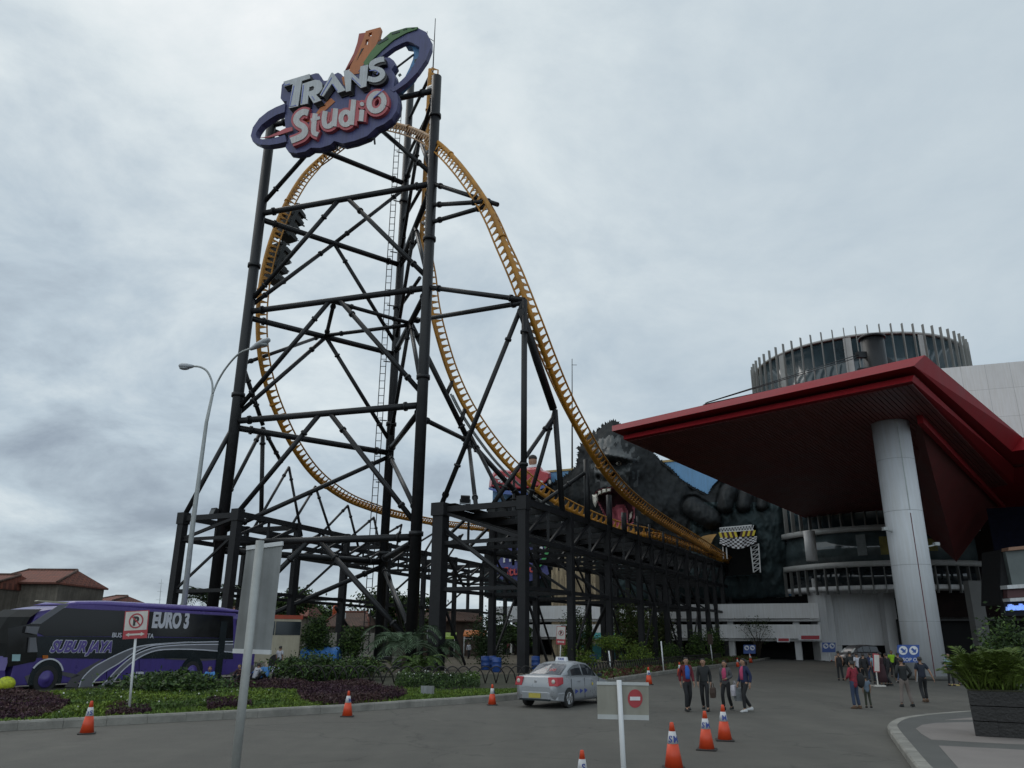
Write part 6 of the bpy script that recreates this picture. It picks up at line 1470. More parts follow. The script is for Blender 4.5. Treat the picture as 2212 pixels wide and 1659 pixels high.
    if not skirt: piece('trousers', tb_, bottom)
    else:
        b = MB(); b.smooth = True; b.rings([[c + V((math.cos(a) * r * k, math.sin(a) * r * .8 * k, 0)) for a in [2 * math.pi * i / 20 for i in range(20)]] for c, r in ((Jv['waist'], .15), (Jv['pelvis'], .19), (Jv['pelvis'] - V((0, 0, .4 * k)), .22), (Jv['pelvis'] - V((0, 0, skirt * k)), .26))]); me = mb_mesh(b); me.materials.append(bottom); ob = bpy.data.objects.new('skirt', me); COL.objects.link(ob); ob.parent = root
    # top
    hem = Jv['pelvis'] + V((0, 0, (-.05 - hips) * k))
    tp = [(None, Jv['chest'], rr(.150, .122)), (0, Jv['waist'], rr(.142, .118)), (1, Jv['pelvis'] + V((0, 0, .03 * k)), rr(.160, .136)), (2, hem, rr(.158, .134)), (0, Jv['neck'] - V((0, 0, .055 * k)), rr(.085, .07)), (4, Jv['neck'] - V((0, 0, .005 * k)), rr(.062))]
    for s_ in 'rl':
        n = len(tp); el = Jv[s_ + 'e']; wr = Jv[s_ + 'w']
        tp += [(0, Jv[s_ + 's'], rr(.078))]
        if sleeve == 'long': tp += [(n, Jv[s_ + 's'].lerp(el, .5), rr(.066)), (n + 1, el, rr(.060)), (n + 2, el.lerp(wr, .9), rr(.047))]
        elif sleeve == 'short': tp += [(n, Jv[s_ + 's'].lerp(el, .35), rr(.072)), (n + 1, Jv[s_ + 's'].lerp(el, .75), rr(.068))]
    piece('top', tp, top)
    # shoes
    for s_ in 'rl':
        a = Jv[s_ + 'a']; b = MB(); gz = a.z - .085 * k; b.smooth = True
        b.rings([[a + V((x * k, y * k, 0)) * 1.0 + V((0, 0, gz + zz * k - a.z)) for x, y in ((-.045 * w, -.075), (.045 * w, -.075), (.05 * w, .05), (.048 * w, .13), (.02 * w, .185), (-.02 * w, .185), (-.048 * w, .13), (-.05 * w, .05))] for zz, w in ((0.001, .95), (.03, 1.05))] + [[a + V((x * k, y * k, 0)) + V((0, 0, gz + zz * k - a.z)) for x, y, zz in ((-.04, -.065, .10), (.04, -.065, .10), (.042, .03, .09), (.04, .11, .055), (.018, .17, .04), (-.018, .17, .04), (-.04, .11, .055), (-.042, .03, .09))]])
        me = mb_mesh(b); me.materials.append(cloth('shoe_' + shoes, {'black': (.012, .012, .012), 'white': (.5, .5, .5), 'brown': (.08, .045, .025)}[shoes])); ob = bpy.data.objects.new('shoe', me); COL.objects.link(ob); ob.parent = root
    # hair as a cap with its own thickness
    if hair:
        b = MB(); b.smooth = True; R = []
        c = hd_ + V((0, -.012 * k, .035 * k))
        low = {'short': -.05, 'long': -.20, 'scarf': -.2, 'tail': -.06}[hair]
        for j in range(8):
            t = j / 7; a = math.pi / 2 * t
            R.append([c + V((math.cos(q) * (.088 * math.sin(a) + .002) * k, (math.sin(q) * .103 * math.sin(a) - .022) * k, (.088 * math.cos(a)) * k + ((.05 if math.sin(q) > .3 else low) * k * t * t if True else 0))) for q in [2 * math.pi * i / 20 for i in range(20)]])
        b.rings(R)
        if hair == 'tail': b.tube([c + V((0, -.10 * k, .03 * k)), c + V((0, -.14 * k, -.05 * k)), c + V((0, -.12 * k, -.16 * k))], [.04 * k, .035 * k, .012 * k], 8)
        me = mb_mesh(b); me.materials.append(hood or M_HAIR); ob = bpy.data.objects.new('headscarf' if hair == 'scarf' else 'hair', me); COL.objects.link(ob); ob.parent = root
    if inner:                                             # shirt front showing in an open jacket
        b = MB(); b.smooth = True
        b.rings([[V((x * k, y * k, z_ * k)) for x, y in ((-w, d), (-w * .4, d + .02), (w * .4, d + .02), (w, d), (w, d - .04), (-w, d - .04))] for z_, w, d in ((1.0, .07, .130), (1.12, .075, .128), (1.28, .08, .135), (1.38, .055, .095), (1.42, .045, .07))]); me = mb_mesh(b); me.materials.append(inner); ob = bpy.data.objects.new('shirt', me); COL.objects.link(ob); ob.parent = root
    g = at_ if at_ is not None else G(px, py, z)
    root.location = (g.x, g.y, z); root.rotation_euler.z = -math.radians(face)
    return root
def carried(name, label, cat, owner, loc_, b, M, extra=None):
    """a bag held by a person: its own thing, placed in that person's frame"""
    o = b.build(name, M); o.location = owner.location + Matrix.Rotation(owner.rotation_euler.z, 3, 'Z') @ V(loc_); o.rotation_euler.z = owner.rotation_euler.z
    return tag(o, label, cat)
GW = 'four friends walking abreast across the road'
c_black = cloth('black', (.012, .012, .014)); c_navy = cloth('navy', (.013, .020, .062)); c_red = cloth('maroon', (.12, .012, .02)); c_blue = cloth('bright_blue', (.02, .09, .36))
c_grey = cloth('grey', (.075, .075, .08)); c_pink = cloth('pink', (.38, .05, .12)); c_white = cloth('white', (.42, .42, .46)); c_khaki = cloth('khaki', (.17, .14, .125)); c_olive = cloth('dark_camo', (.03, .035, .022), .6, 9)
c_dgreen = cloth('dark_leather', (.017, .019, .020)); c_dnavy = cloth('dark_navy', (.015, .02, .035)); c_maroon = cloth('dark_maroon', (.035, .012, .016)); c_lblue = cloth('pale_blue', (.20, .30, .36)); c_hi = cloth('hi_vis', (.35, .62, .03)); c_plaid = cloth('red_plaid', (.22, .02, .035), .5, 14); c_jean = cloth('jeans', (.03, .045, .085)); c_lav = cloth('lavender', (.42, .40, .55)); c_sky = cloth('sky_blue', (.07, .22, .50)); c_child = cloth('child_blue', (.12, .16, .21))
walkA = {'rk': (.09, .16, .53), 'ra': (.09, .10, .105), 'lk': (-.09, .04, .50), 'la': (-.09, -.20, .12), 're': (.20, -.10, 1.12), 'rw': (.20, -.04, .88), 'le': (-.20, .03, 1.11), 'lw': (-.19, .14, .89)}
walkB = {'lk': (-.09, .16, .53), 'la': (-.09, .14, .09), 'rk': (.09, .02, .50), 'ra': (.09, -.22, .13), 'le': (-.20, -.10, 1.12), 'lw': (-.21, -.05, .88), 're': (.20, .02, 1.11), 'rw': (.19, .13, .89)}
def pz(base, **kw): d = dict(base); d.update(kw); return d
H1 = lambda hp, x, y: hp * (G(x, y) - EYE).dot(_f) / F
p1_ = person(1487, 1537, 1.70, 170, 'man in an open maroon jacket over a bright blue shirt, leftmost of the four walkers', c_red, c_black, walkA, GW, inner=c_blue)
p2_ = person(1525, 1536, 1.66, 200, 'man in a black leather jacket with a brown bag, second of the four walkers', c_dgreen, c_black, walkB, GW)
p3_ = person(1572, 1535, 1.60, 215, 'woman in a grey jacket with pink collar, third of the four walkers', c_grey, c_black, pz(walkA, le=(-.22, -.02, 1.13), lw=(-.10, .22, 1.06)), GW, hair='long', hips=.06, inner=c_pink)
p4_ = person(1614, 1538, 1.68, 250, 'woman in a navy jacket with a pink collar, rightmost of the four walkers', c_navy, c_black, walkB, GW, hair='tail', shoes='white', inner=c_pink)
def bagmesh(w, d, h, hand=True):
    b = MB(); b.rings([[V((x * w * s_, y * d * s_, z_)) for x, y in ((-.5, -.5), (.5, -.5), (.5, .5), (-.5, .5))] for z_, s_ in ((-h, .9), (-h * .5, 1.06), (-h * .08, .95), (0, .55))])
    if hand: b.tube([V((-w * .25, 0, -.02)), V((-w * .15, 0, .12)), V((w * .15, 0, .12)), V((w * .25, 0, -.02))], .012, 6)
    return b
carried('hand_bag', 'brown handled bag held by the man in the black leather jacket', 'bag', p2_, (-.27, .05, .74), bagmesh(.16, .42, .32), cloth('brown_bag', (.05, .03, .022)))
b = bagmesh(.14, .40, .34); o = carried('carrier_bag', 'white and red carrier bag hanging between the two women', 'bag', p3_, (-.33, .10, .82), b, mat('carrier_bag_white', (.40, .38, .42), .4, 0, .25, 9))
carried('carrier_bag', 'grey plastic carrier bag held by the woman in the navy jacket', 'bag', p4_, (.25, .06, .74), bagmesh(.16, .38, .42), mat('carrier_bag_grey', (.18, .19, .20), .35, 0, .4, 9))
GC = 'people gathered in front of the garage and column'
stand = {'rk': (.10, .02, .50), 'lk': (-.10, .02, .50), 'ra': (.13, -.02, .085), 'la': (-.12, -.02, .085)}
pw = person(1851, 1531, 1.60, -25, 'woman in a red plaid top seen from behind, holding a child close', c_plaid, c_jean, pz(stand, le=(-.24, .02, 1.12), lw=(-.15, .2, 1.02)), GC, hair='short', hips=.2, shoes='brown')
pc_ = person(1877, 1529, 1.08, 10, 'small child in pale blue beside the woman in the red plaid top', c_child, c_olive, stand, GC, hips=.12, sleeve='short')
b = MB(); b.ball((0, 0, 0), (.19, .10, .25), 14, 9); b.tube([(-.12, .0, .2), (-.2, .1, .5), (-.05, .1, .62)], .02, 6); carried('shoulder_bag', 'dark shoulder bag hanging on the woman in the red plaid top', 'bag', pw, (.27, -.06, .92), b, c_black)
person(1960, 1527, 1.70, 5, 'man in a black jacket and beige trousers seen from behind near the drop-off sign', c_dgreen, c_khaki, {'rk': (.14, .06, .50), 'ra': (.20, .0, .10), 'lk': (-.12, .02, .50), 'la': (-.20, -.06, .085), 'rw': (.18, .14, .95), 'lw': (-.20, .12, .95), 're': (.26, -.08, 1.14), 'le': (-.26, -.08, 1.14)}, GC, hips=.04)
person(2000, 1518, 1.70, 12, 'man in a navy short-sleeved shirt walking away, nearest the drop-off sign', c_dnavy, c_black, pz(walkA, rw=(.36, -.08, .9), re=(.28, -.06, 1.13)), GC, sleeve='short', shoes='brown')
person(1817, 1470, 1.68, 15, 'waiter in a black waistcoat over a white shirt, standing left of the van', c_black, c_black, pz(stand, re=(.22, .02, 1.12), rw=(.2, .12, .92)), GC, sleeve='none')
person(1858, 1478, 1.66, -10, 'person in a white t-shirt seen from behind in front of the van', c_white, c_black, stand, GC, sleeve='short', hips=.06)
person(1872, 1483, 1.66, 20, 'person in dark clothes beside the one in the white t-shirt', c_black, c_black, walkB, GC)
person(1895, 1477, 1.62, 30, 'person in pale blue standing by the red sign behind the crowd', c_lblue, c_black, stand, GC, sleeve='short')
person(1909, 1482, 1.72, -15, 'person in a long dark maroon dress walking away before the garage', c_maroon, c_maroon, stand, GC, skirt=.75)
person(1922, 1482, 1.66, -30, 'person in black walking beside the maroon dress', c_black, c_black, walkA, GC)
person(1932, 1463, 1.68, 190, 'guard in a bright yellow-green safety vest behind the crowd', c_hi, c_black, stand, GC, sleeve='short')
person(2057, 1482, 1.66, 190, 'person in a pale blue shirt standing in the shade right of the column', c_lblue, c_black, stand, GC, sleeve='short')
person(2078, 1480, 1.62, 170, 'person in grey standing in the shade right behind the potted palms', c_grey, c_black, stand, GC)
person(1886, 1473, 1.62, -20, 'person with a dark backpack at the left of the red framed stand board', c_navy, c_jean, walkB, GC)
person(1842, 1474, 1.70, 30, 'tall person in a dark coat in front of the van bonnet', c_dgreen, c_black, stand, GC, hips=.15)
person(1905, 1470, 1.60, 170, 'person in maroon facing the road behind the stand board', c_maroon, c_black, stand, GC)
person(1947, 1476, 1.64, 40, 'person in black half hidden behind the drop-off sign', c_black, c_jean, walkA, GC)
person(2046, 1470, 1.66, 200, 'person in dark navy standing in the shade against the column', c_dnavy, c_black, stand, GC)
person(2092, 1476, 1.6, 160, 'person in a coral top in the shade behind the palms', c_pink, c_black, stand, GC, sleeve='short')
# red framed stand board in the crowd and the umbrella-like pole
o = thing('stand_board', 'white stand board with red frame in the middle of the crowd', 'sign', G(1894, 1484)); g = G(1894, 1484); Yq = g.y + .6
b = MB(); f = lambda x, y, q: U(x, y, Yq - q); b.prism([[(1885, 1411), (1899, 1413), (1901, 1452), (1887, 1452)]], f, 0, .05); b.build('frame', M_SRED, o)
b = MB(); b.prism([[(1888, 1414), (1899, 1415), (1900, 1450), (1889, 1450)]], f, .051, .06); b.build('face', M_SWH, o)
b = MB(); b.bar(f(1893, 1452, .02), (f(1893, 1452, 0).x, Yq, 0), .06); b.box((f(1893, 1452, 0).x, Yq, .03), (.6, .5, .06)); b.build('foot', M_SWH, o)
g = G(2061, 1481); b = MB(); b.tube([g, U(2055, 1424, g.y)], .035, 8); b.lathe(g, [(.28, 0), (.28, .05), (.05, .08)], 16)
tag(base_at(b.build('queue_post', [mat('queue_post_yellow', (.42, .32, .10), .5, 0, .2, 5)]), g), 'thin yellow and white post on a red base right of the column', 'post')
# ---- people seated on the grass and beyond the bed
GS = 'people resting on the grass by the coach'
sit = {'pelvis': (0, 0, .13), 'waist': (0, .05, .28), 'chest': (0, .12, .46), 'neck': (0, .17, .62), 'head': (0, .22, .74), 'crown': (0, .22, .83), 'rs': (.17, .15, .58), 'ls': (-.17, .15, .58), 're': (.24, .28, .38), 'le': (-.24, .28, .38), 'rw': (.14, .46, .36), 'lw': (-.14, .46, .36), 'rh': (.09, .05, .13), 'lh': (-.09, .05, .13), 'rk': (.16, .42, .36), 'lk': (-.16, .42, .36), 'ra': (.12, .62, .085), 'la': (-.12, .62, .085)}
person(593, 1467, 1.66, 150, 'person in a lavender shirt bending forward, rightmost of those sitting by the coach', c_lav, c_black, sit, GS, z=.14, detail=False)
person(575, 1467, 1.62, -30, 'person in sky blue sitting next to the lavender shirt', c_sky, c_black, sit, GS, z=.14, hair='scarf', hood=cloth('cream_scarf', (.36, .30, .24)), detail=False)
person(562, 1469, 1.60, -60, 'person with a pale scarf sitting behind the tall sign pole', c_sky, c_navy, sit, GS, z=.14, hair='scarf', hood=cloth('green_scarf', (.04, .07, .04)), detail=False)
person(549, 1470, 1.62, 40, 'person in white sitting half hidden behind the tall sign pole', c_white, c_black, sit, GS, z=.14, detail=False)
person(520, 1474, 1.62, 200, 'person in dark brown sitting left of the tall sign pole', c_maroon, c_black, sit, GS, z=.14, detail=False)
person(452, 1478 + 4, 1.62, 175, 'person in blue sitting between the lamp and the no-parking sign', c_sky, c_black, sit, GS, z=.14, detail=False)
person(600, 1462, 1.62, 20, 'person in a grey-white t-shirt standing behind the seated group', c_white, c_dgreen, pz(stand), GS, z=.14, sleeve='short', detail=False)
GF = 'people under the steelwork'
for i, (x, y, top_, lab) in enumerate(((727, 1421, c_navy, 'distant man in navy walking past the pale wall under the steelwork'), (712, 1421, c_black, 'distant person in black beside a scooter under the steelwork'), (1275, 1421, c_child, 'distant person in pale blue by the board tower'), (1240, 1419, c_grey, 'distant person in grey between trestle columns'), (1012, 1424, c_white, 'distant person in white under the trestle end'), (1098, 1418, c_red, 'distant person in red among the trestle columns'), (940, 1424, c_lblue, 'distant person in pale blue left of the trestle end column'))):
    person(x, y, 1.64, (40 * i) % 360, lab, top_, c_black, stand if i % 2 else walkA, GF, z=.146, detail=False)
# ------------------------------------------------------------------ vegetation
def lmat(name, col, isl=.5): return mat(name, col, .65, 0, .3, 1.5, spec=.25, island=isl)
L_DARK = lmat('leaf_dark_green', (.026, .048, .015)); L_MID = lmat('leaf_green', (.062, .105, .022)); L_LIME = lmat('leaf_lime', (.115, .165, .022)); L_PURP = lmat('leaf_purple', (.040, .016, .026)); L_GRASS = lmat('grass_blade', (.085, .135, .022)); L_OLIVE = lmat('leaf_olive', (.055, .062, .018)); L_BLUEG = lmat('leaf_blue_green', (.075, .115, .065)); L_FLOW = mat('white_petal', (.6, .6, .55), .6)
M_TRUNK = mat('bark', (.055, .042, .030), .9, 0, .4, 4, .6, 12)
def inpoly(x, y, poly): return inside(x, y, poly)
def scatter(poly_px, n, z=.14):
    """n points on the bed inside an outline given in picture coordinates (converted to the ground plan first)"""
    P = [G(x, y, z) for x, y in poly_px]; P = [(p.x, p.y) for p in P]; x0, x1 = min(p[0] for p in P), max(p[0] for p in P); y0, y1 = min(p[1] for p in P), max(p[1] for p in P)
    out_ = []
    while len(out_) < n:
        q = rng.uniform((x0, y0), (x1, y1), (4 * n, 2)); out_ += [tuple(a) for a in q if inpoly(a[0], a[1], P)]
    return np.array(out_[:n])
def cover(name, label, poly_px, n, hgt, leaf, size, mats_, cat, up=.9, flowers=0, z=.14):
    p = scatter(poly_px, n, z); nz = np.array([mnoise.noise(V((a[0] * .9, a[1] * .9, 0))) for a in p]); hh = hgt * (.65 + .7 * np.clip(nz + .3, 0, 1))
    C = np.column_stack([p, z + hh * rng.uniform(.15, 1., n)])
    Q = leaf_quads(C, size, up=up, aspect=.38); nz2 = np.array([mnoise.noise(V((a[0] * .45 + 9, a[1] * .45, 4))) for a in p]); mi = np.clip(((nz2 + rng.normal(0, .22, n)) * 2.2 + .45) * len(mats_), 0, len(mats_) - 1).astype(int)
    if flowers:
        pf_ = scatter(poly_px, flowers, z); Cf = np.column_stack([pf_, z + hgt * rng.uniform(.9, 1.25, flowers)]); Q = np.concatenate([Q, leaf_quads(Cf, .065, up=1.5, aspect=.9)]); mi = np.concatenate([mi, np.full(flowers, len(mats_))]); mats_ = list(mats_) + [L_FLOW]
    o = quads_mesh(name, Q, mats_, mi=mi); return tag(o, label, cat, kind='stuff')
def front(xa, xb, d=0): return [(x, y) for x, y in ()]
KTOP = [(-150, 1579), (0, 1567), (150, 1559), (300, 1551), (460, 1543), (614, 1535), (750, 1526), (883, 1517), (1010, 1507), (1126, 1498)]
def ky(x):
    for (a, b_), (c, d) in zip(KTOP, KTOP[1:]):
        if a <= x <= c: return b_ + (d - b_) * (x - a) / (c - a)
cover('grass', 'patchy short grass in the bed along the kerb', [(-150, 1581)] + [(x, ky(x) - 1) for x in range(0, 1120, 40)] + [(1126, 1496), (1010, 1494), (880, 1490), (640, 1488), (560, 1476), (300, 1486), (0, 1502), (-150, 1512)], 42000, .10, .6, .12, [L_GRASS, L_LIME], 'grass', up=1.6)
cover('flowering_ground_cover', 'green ground cover with small white flowers in front of the coach', [(110, 1560), (200, 1548), (420, 1536), (560, 1530), (660, 1512), (600, 1496), (440, 1494), (300, 1494), (180, 1502), (100, 1512), (160, 1528)], 24000, .20, .6, .11, [L_MID, L_GRASS, L_LIME], 'ground cover', up=1.1, flowers=55)
pk = lambda n, lab, poly, cnt, h=.36: cover('purple_ground_cover', lab, poly, int(cnt * 2.4), h * .62, .6, .095, [L_PURP, lmat('leaf_purple_brown', (.055, .028, .026))], 'ground cover', up=.8)
pk(0, 'purple leaved ground cover in the left corner of the bed', [(-150, 1573), (0, 1561), (75, 1556), (130, 1540), (150, 1525), (105, 1508), (40, 1498), (-150, 1506)], 11000)
pk(1, 'small purple patch at the kerb under the no-parking sign', [(228, 1550), (326, 1544), (318, 1533), (250, 1531), (222, 1540)], 2600, .30)
pk(2, 'purple patch at the kerb just left of the tall sign pole', [(448, 1538), (543, 1531), (540, 1520), (490, 1515), (442, 1525)], 2600, .34)
pk(3, 'long purple hedge row behind the grass, below the seated people', [(500, 1494), (640, 1494), (700, 1500), (700, 1490), (640, 1478), (540, 1478), (470, 1484)], 4500, .45)
pk(4, 'broad purple mound beside the orange cone in front of the arch fence', [(650, 1518), (700, 1528), (760, 1527), (860, 1514), (880, 1504), (830, 1496), (780, 1480), (690, 1484), (640, 1500)], 9000, .50)
cover('lawn', 'mown lawn strip behind the kerb left of the taxi', [(860, 1518), (1000, 1508), (1110, 1500), (1120, 1490), (1000, 1492), (880, 1498)], 8000, .06, .5, .11, [L_GRASS, L_MID], 'grass', up=1.8)
cover('low_hedge', 'low green hedge in front of the arch fence', [(852, 1490), (940, 1491), (1035, 1488), (1036, 1476), (980, 1473), (860, 1475)], 9000, .50, .5, .13, [L_DARK, L_MID], 'hedge', up=.7, flowers=40)
cover('ground_cover', 'green and rusty ground cover along the kerb beyond the taxi', [(1290, 1477), (1345, 1464), (1450, 1449), (1560, 1434), (1640, 1424), (1560, 1424), (1450, 1432), (1340, 1447), (1280, 1462)], 16000, .40, .5, .18, [L_MID, lmat('leaf_rust', (.075, .03, .02))], 'ground cover', up=.8)
def shrub(px, py, w, h, label, mats_, n=22, per=70, leaf=.16, group='clipped shrubs and bushes in the park', trunk=0., name='shrub', lo=-.9, z=.14, yoff=0.):
    g = G(px, py, z); o = thing(name, label, 'shrub' if not trunk else 'tree', (g.x, g.y + yoff, z), 0, group)
    c = (g.x, g.y + yoff, z + trunk + h * .5)
    pts = clump_points(c, (w * .5, w * .5, h * .5), n, per, .30, lo); pts[:, 2] = np.maximum(pts[:, 2], z + trunk * .6 + .03)
    mi = (rng.random(len(pts)) < .35).astype(int) if len(mats_) > 1 else np.zeros(len(pts), int)
    quads_mesh('foliage', leaf_quads(pts, leaf), mats_, o, mi)
    b = MB(); top_ = V((c[0], c[1], z + trunk + h * .6)); b.tube([(c[0], c[1], z), (c[0] + .03, c[1], z + trunk * .6 + h * .1), top_], [.07 + .02 * h, .05 + .012 * h, .02], 8)
    for k in range(4): a = k * 1.6; b.tube([(c[0], c[1], z + trunk + h * .15), (c[0] + math.cos(a) * w * .28, c[1] + math.sin(a) * w * .28, z + trunk + h * .55)], [.03 + .01 * h, .012], 6)
    b.build('stem', M_TRUNK, o); return o
shrub(372, 1497, 3.6, .72, 'broad dark green bush in front of the coach at the foot of the lamp', [L_DARK, L_MID], 60, 90, .17)
shrub(655, 1474, 3.0, 1.15, 'dense dark green bush behind the purple mound, left of the others', [L_DARK, L_MID], 46, 80, .18, yoff=1)
shrub(737, 1472, 3.2, 1.05, 'dense dark green bush behind the purple mound, right one of the pair', [L_DARK, L_MID], 46, 80, .18, yoff=1)
shrub(678, 1436, 2.3, 3.4, 'tall clipped dark shrub standing before the left trestle columns', [L_DARK, L_MID], 60, 90, .22)
shrub(757, 1436, 2.0, 2.2, 'round clipped shrub between the pale wall and the tower legs', [L_DARK, L_MID], 44, 80, .2, trunk=.6)
shrub(1062, 1434, 3.2, 3.8, 'round dark shrub between the front trestle columns', [L_DARK], 52, 90, .22)
shrub(1250, 1430, 2.6, 3.6, 'dark shrub with a short stem before the board tower', [L_DARK, L_MID], 44, 80, .22, trunk=.8)
shrub(1372, 1432, 3.6, 5.4, 'tall bushy olive shrub beside the trestle, the largest of that row', [L_OLIVE, L_MID], 70, 90, .26)
shrub(1428, 1428, 2.8, 5.0, 'slimmer olive shrub right of the largest olive one', [L_OLIVE, L_DARK], 50, 80, .26)
shrub(1262, 1446, 1.9, 1.2, 'small lime green bush right behind the taxi roof', [L_LIME, L_MID], 26, 70, .15)
shrub(1232, 1446, 1.1, 1.7, 'narrow lime green bush behind the taxi roof sign', [L_LIME, L_MID], 20, 60, .14)
shrub(1320, 1446, 2.0, .9, 'umbrella shaped lime shrub on a thin stem above the white post', [L_LIME, L_MID], 26, 70, .16, trunk=1.4)
shrub(1380, 1440, 2.6, 1.6, 'lime green bush at the foot of the largest olive shrub', [L_LIME, L_MID], 34, 70, .17)
shrub(1448, 1434, 1.8, 1.6, 'small green bush right of the bare white post', [L_MID, L_DARK], 26, 70, .17)
shrub(1512, 1428, 2.4, 2.6, 'green bush behind the tall white post with the plate', [L_MID, L_DARK], 34, 70, .2)
shrub(1545, 1426, 1.8, 3.2, 'slim green bush at the far tip of the planted island', [L_MID, L_DARK], 30, 70, .2)
# bare-branched shrub before the white bands
g = G(1640, 1424, .1); o = thing('shrub', 'thin leaved shrub with bare twigs in front of the white parking building', 'shrub', g, 0, 'clipped shrubs and bushes in the park')
b = MB(); tips = []
for k in range(14):
    a = random.uniform(0, 6.28); r = random.uniform(.6, 2.2); h = random.uniform(2.2, 4.2); t_ = V((g.x + math.cos(a) * r, g.y + math.sin(a) * r, h)); b.tube([g, g + V((math.cos(a) * r * .3, math.sin(a) * r * .3, h * .6)), t_], [.06, .035, .012], 6); tips += [t_, (t_ + g + V((0, 0, h))) * .5]
b.build('stem', M_TRUNK, o)
T = np.array([tuple(random.choice(tips) + V((random.gauss(0, .45), random.gauss(0, .45), random.gauss(0, .4)))) for _ in range(900)]); quads_mesh('foliage', leaf_quads(T, .22), [L_OLIVE, L_DARK], o, (rng.random(900) < .5).astype(int))
# ------------------------------------------------------------------ palms
def frond(b, base, az, ln, rise, droop, n=22, lw=.05, ll=.5, twist=0.):
    pts = []
    for i in range(n + 1):
        t = i / n; r = ln * t; z_ = rise * t * ln - droop * ln * t * t
        pts.append(base + V((math.cos(az) * r * (1 - .15 * t), math.sin(az) * r * (1 - .15 * t), z_)))
    b.tube(pts[::3] + [pts[-1]], [.022 * (1 - i / (len(pts[::3]) + 1)) + .004 for i in range(len(pts[::3]) + 1)], 5)
    for i in range(2, n + 1):
        t = i / n; d = (pts[i] - pts[i - 1]).normalized(); sd_ = d.cross(V((0, 0, 1)));
        if sd_.length < 1e-3: continue
        sd_.normalize(); l_ = ll * (math.sin(math.pi * (.12 + .83 * t)) ** .7) * random.uniform(.85, 1.1)
        for s_ in (1, -1):
            tip = pts[i] + (sd_ * s_ + d * .8 + V((0, 0, -.22 + random.uniform(-.1, .1)))).normalized() * l_; w = d * lw * .5
            m_ = pts[i].lerp(tip, .5) + V((0, 0, .03)); b.quad(pts[i] - w * .6, m_ - w, tip, m_ + w)
def palm(px, py, label, n, ln, mats_, trunk=.3, group='palms in the park', ll=.5, name='palm', pos=None, rise=(.5, 1.5), seed=0, lw=.06):
    random.seed(seed); g = pos if pos is not None else G(px, py, .14); o = thing(name, label, 'palm', g, 0, group)
    base = g + V((0, 0, trunk))
    b = MB(); b.tube([g, g + V((.04, 0, trunk * .5)), base + V((0, 0, .1))], [.16, .13, .10], 10); b.build('trunk', M_TRUNK, o)
    b = MB()
    for k in range(n):
        rs = random.uniform(*rise); frond(b, base, k * 2.399 + random.uniform(-.2, .2), ln * random.uniform(.75, 1.1), rs, .55 + rs * .45, 18, lw, ll)
    b.build('fronds', mats_, o); return o
palm(870, 1452, 'large blue-green palm with feathery fronds in front of the tower legs', 24, 3.2, L_BLUEG, 1.3, ll=.75, seed=3, lw=.11)
palm(940, 1448, 'smaller feathery palm just left of the trestle end column', 20, 2.4, L_BLUEG, .9, ll=.55, seed=4, lw=.1)
palm(905, 1462, 'low yellow-green fern palm below the large blue-green palm', 22, 1.9, L_MID, .4, ll=.45, seed=8, lw=.09)
palm(800, 1462, 'low spreading fern palm right of the dark bushes', 20, 1.6, L_OLIVE, .3, ll=.4, seed=9, lw=.08)
g = U(447, 1330, 66); palm(0, 0, 'distant coconut palm with upright fronds behind the coach', 16, 3.4, L_DARK, g.z + .8, ll=.9, pos=V((g.x, g.y, 0)), rise=(.7, 1.9), seed=5, lw=.12)
# ------------------------------------------------------------------ arch fence of bent rods
M_ROD = mat('rusty_black_rod', (.014, .012, .011), .7, 0, .4, 4)
pth = [G(610, 1474, .14), G(800, 1477, .14), G(960, 1477, .14), G(1130, 1475, .14), G(1215, 1471, .14), G(1310, 1460, .14), G(1400, 1448, .14), G(1480, 1438, .14), G(1560, 1429, .14)]
pth = resample(catmull(pth, 8), .55); fence_i = 0
SEGN = 10
for s0 in range(0, len(pth) - 3, SEGN):
    b = MB()
    for i in range(s0, min(s0 + SEGN, len(pth) - 2)):
        p, q = pth[i], pth[i + 2]; A = []
        for k in range(9):
            t = k / 8; c = p.lerp(q, t); A.append(c + V((0, 0, .78 * math.sin(math.pi * t) ** .55)) + V((0, .02 * (i % 2), 0)))
        b.tube(A, .03, 6)
    mid = pth[min(s0 + SEGN // 2, len(pth) - 1)]
    names = ['left of the dark bushes', 'behind the dark bushes', 'below the blue-green palm', 'left of the trestle end', 'behind the low hedge', 'right behind the cone by the taxi', 'behind the taxi', 'beyond the taxi', 'by the first white post', 'under the lime bush', 'by the bare white post', 'behind the walkers', 'near the garage', 'at the island tip']
    o = base_at(b.build('arch_fence', M_ROD), mid); tag(o, 'run of low bent-rod arch fence ' + names[min(fence_i, len(names) - 1)], 'fence', 'low arch fence round the bed'); fence_i += 1
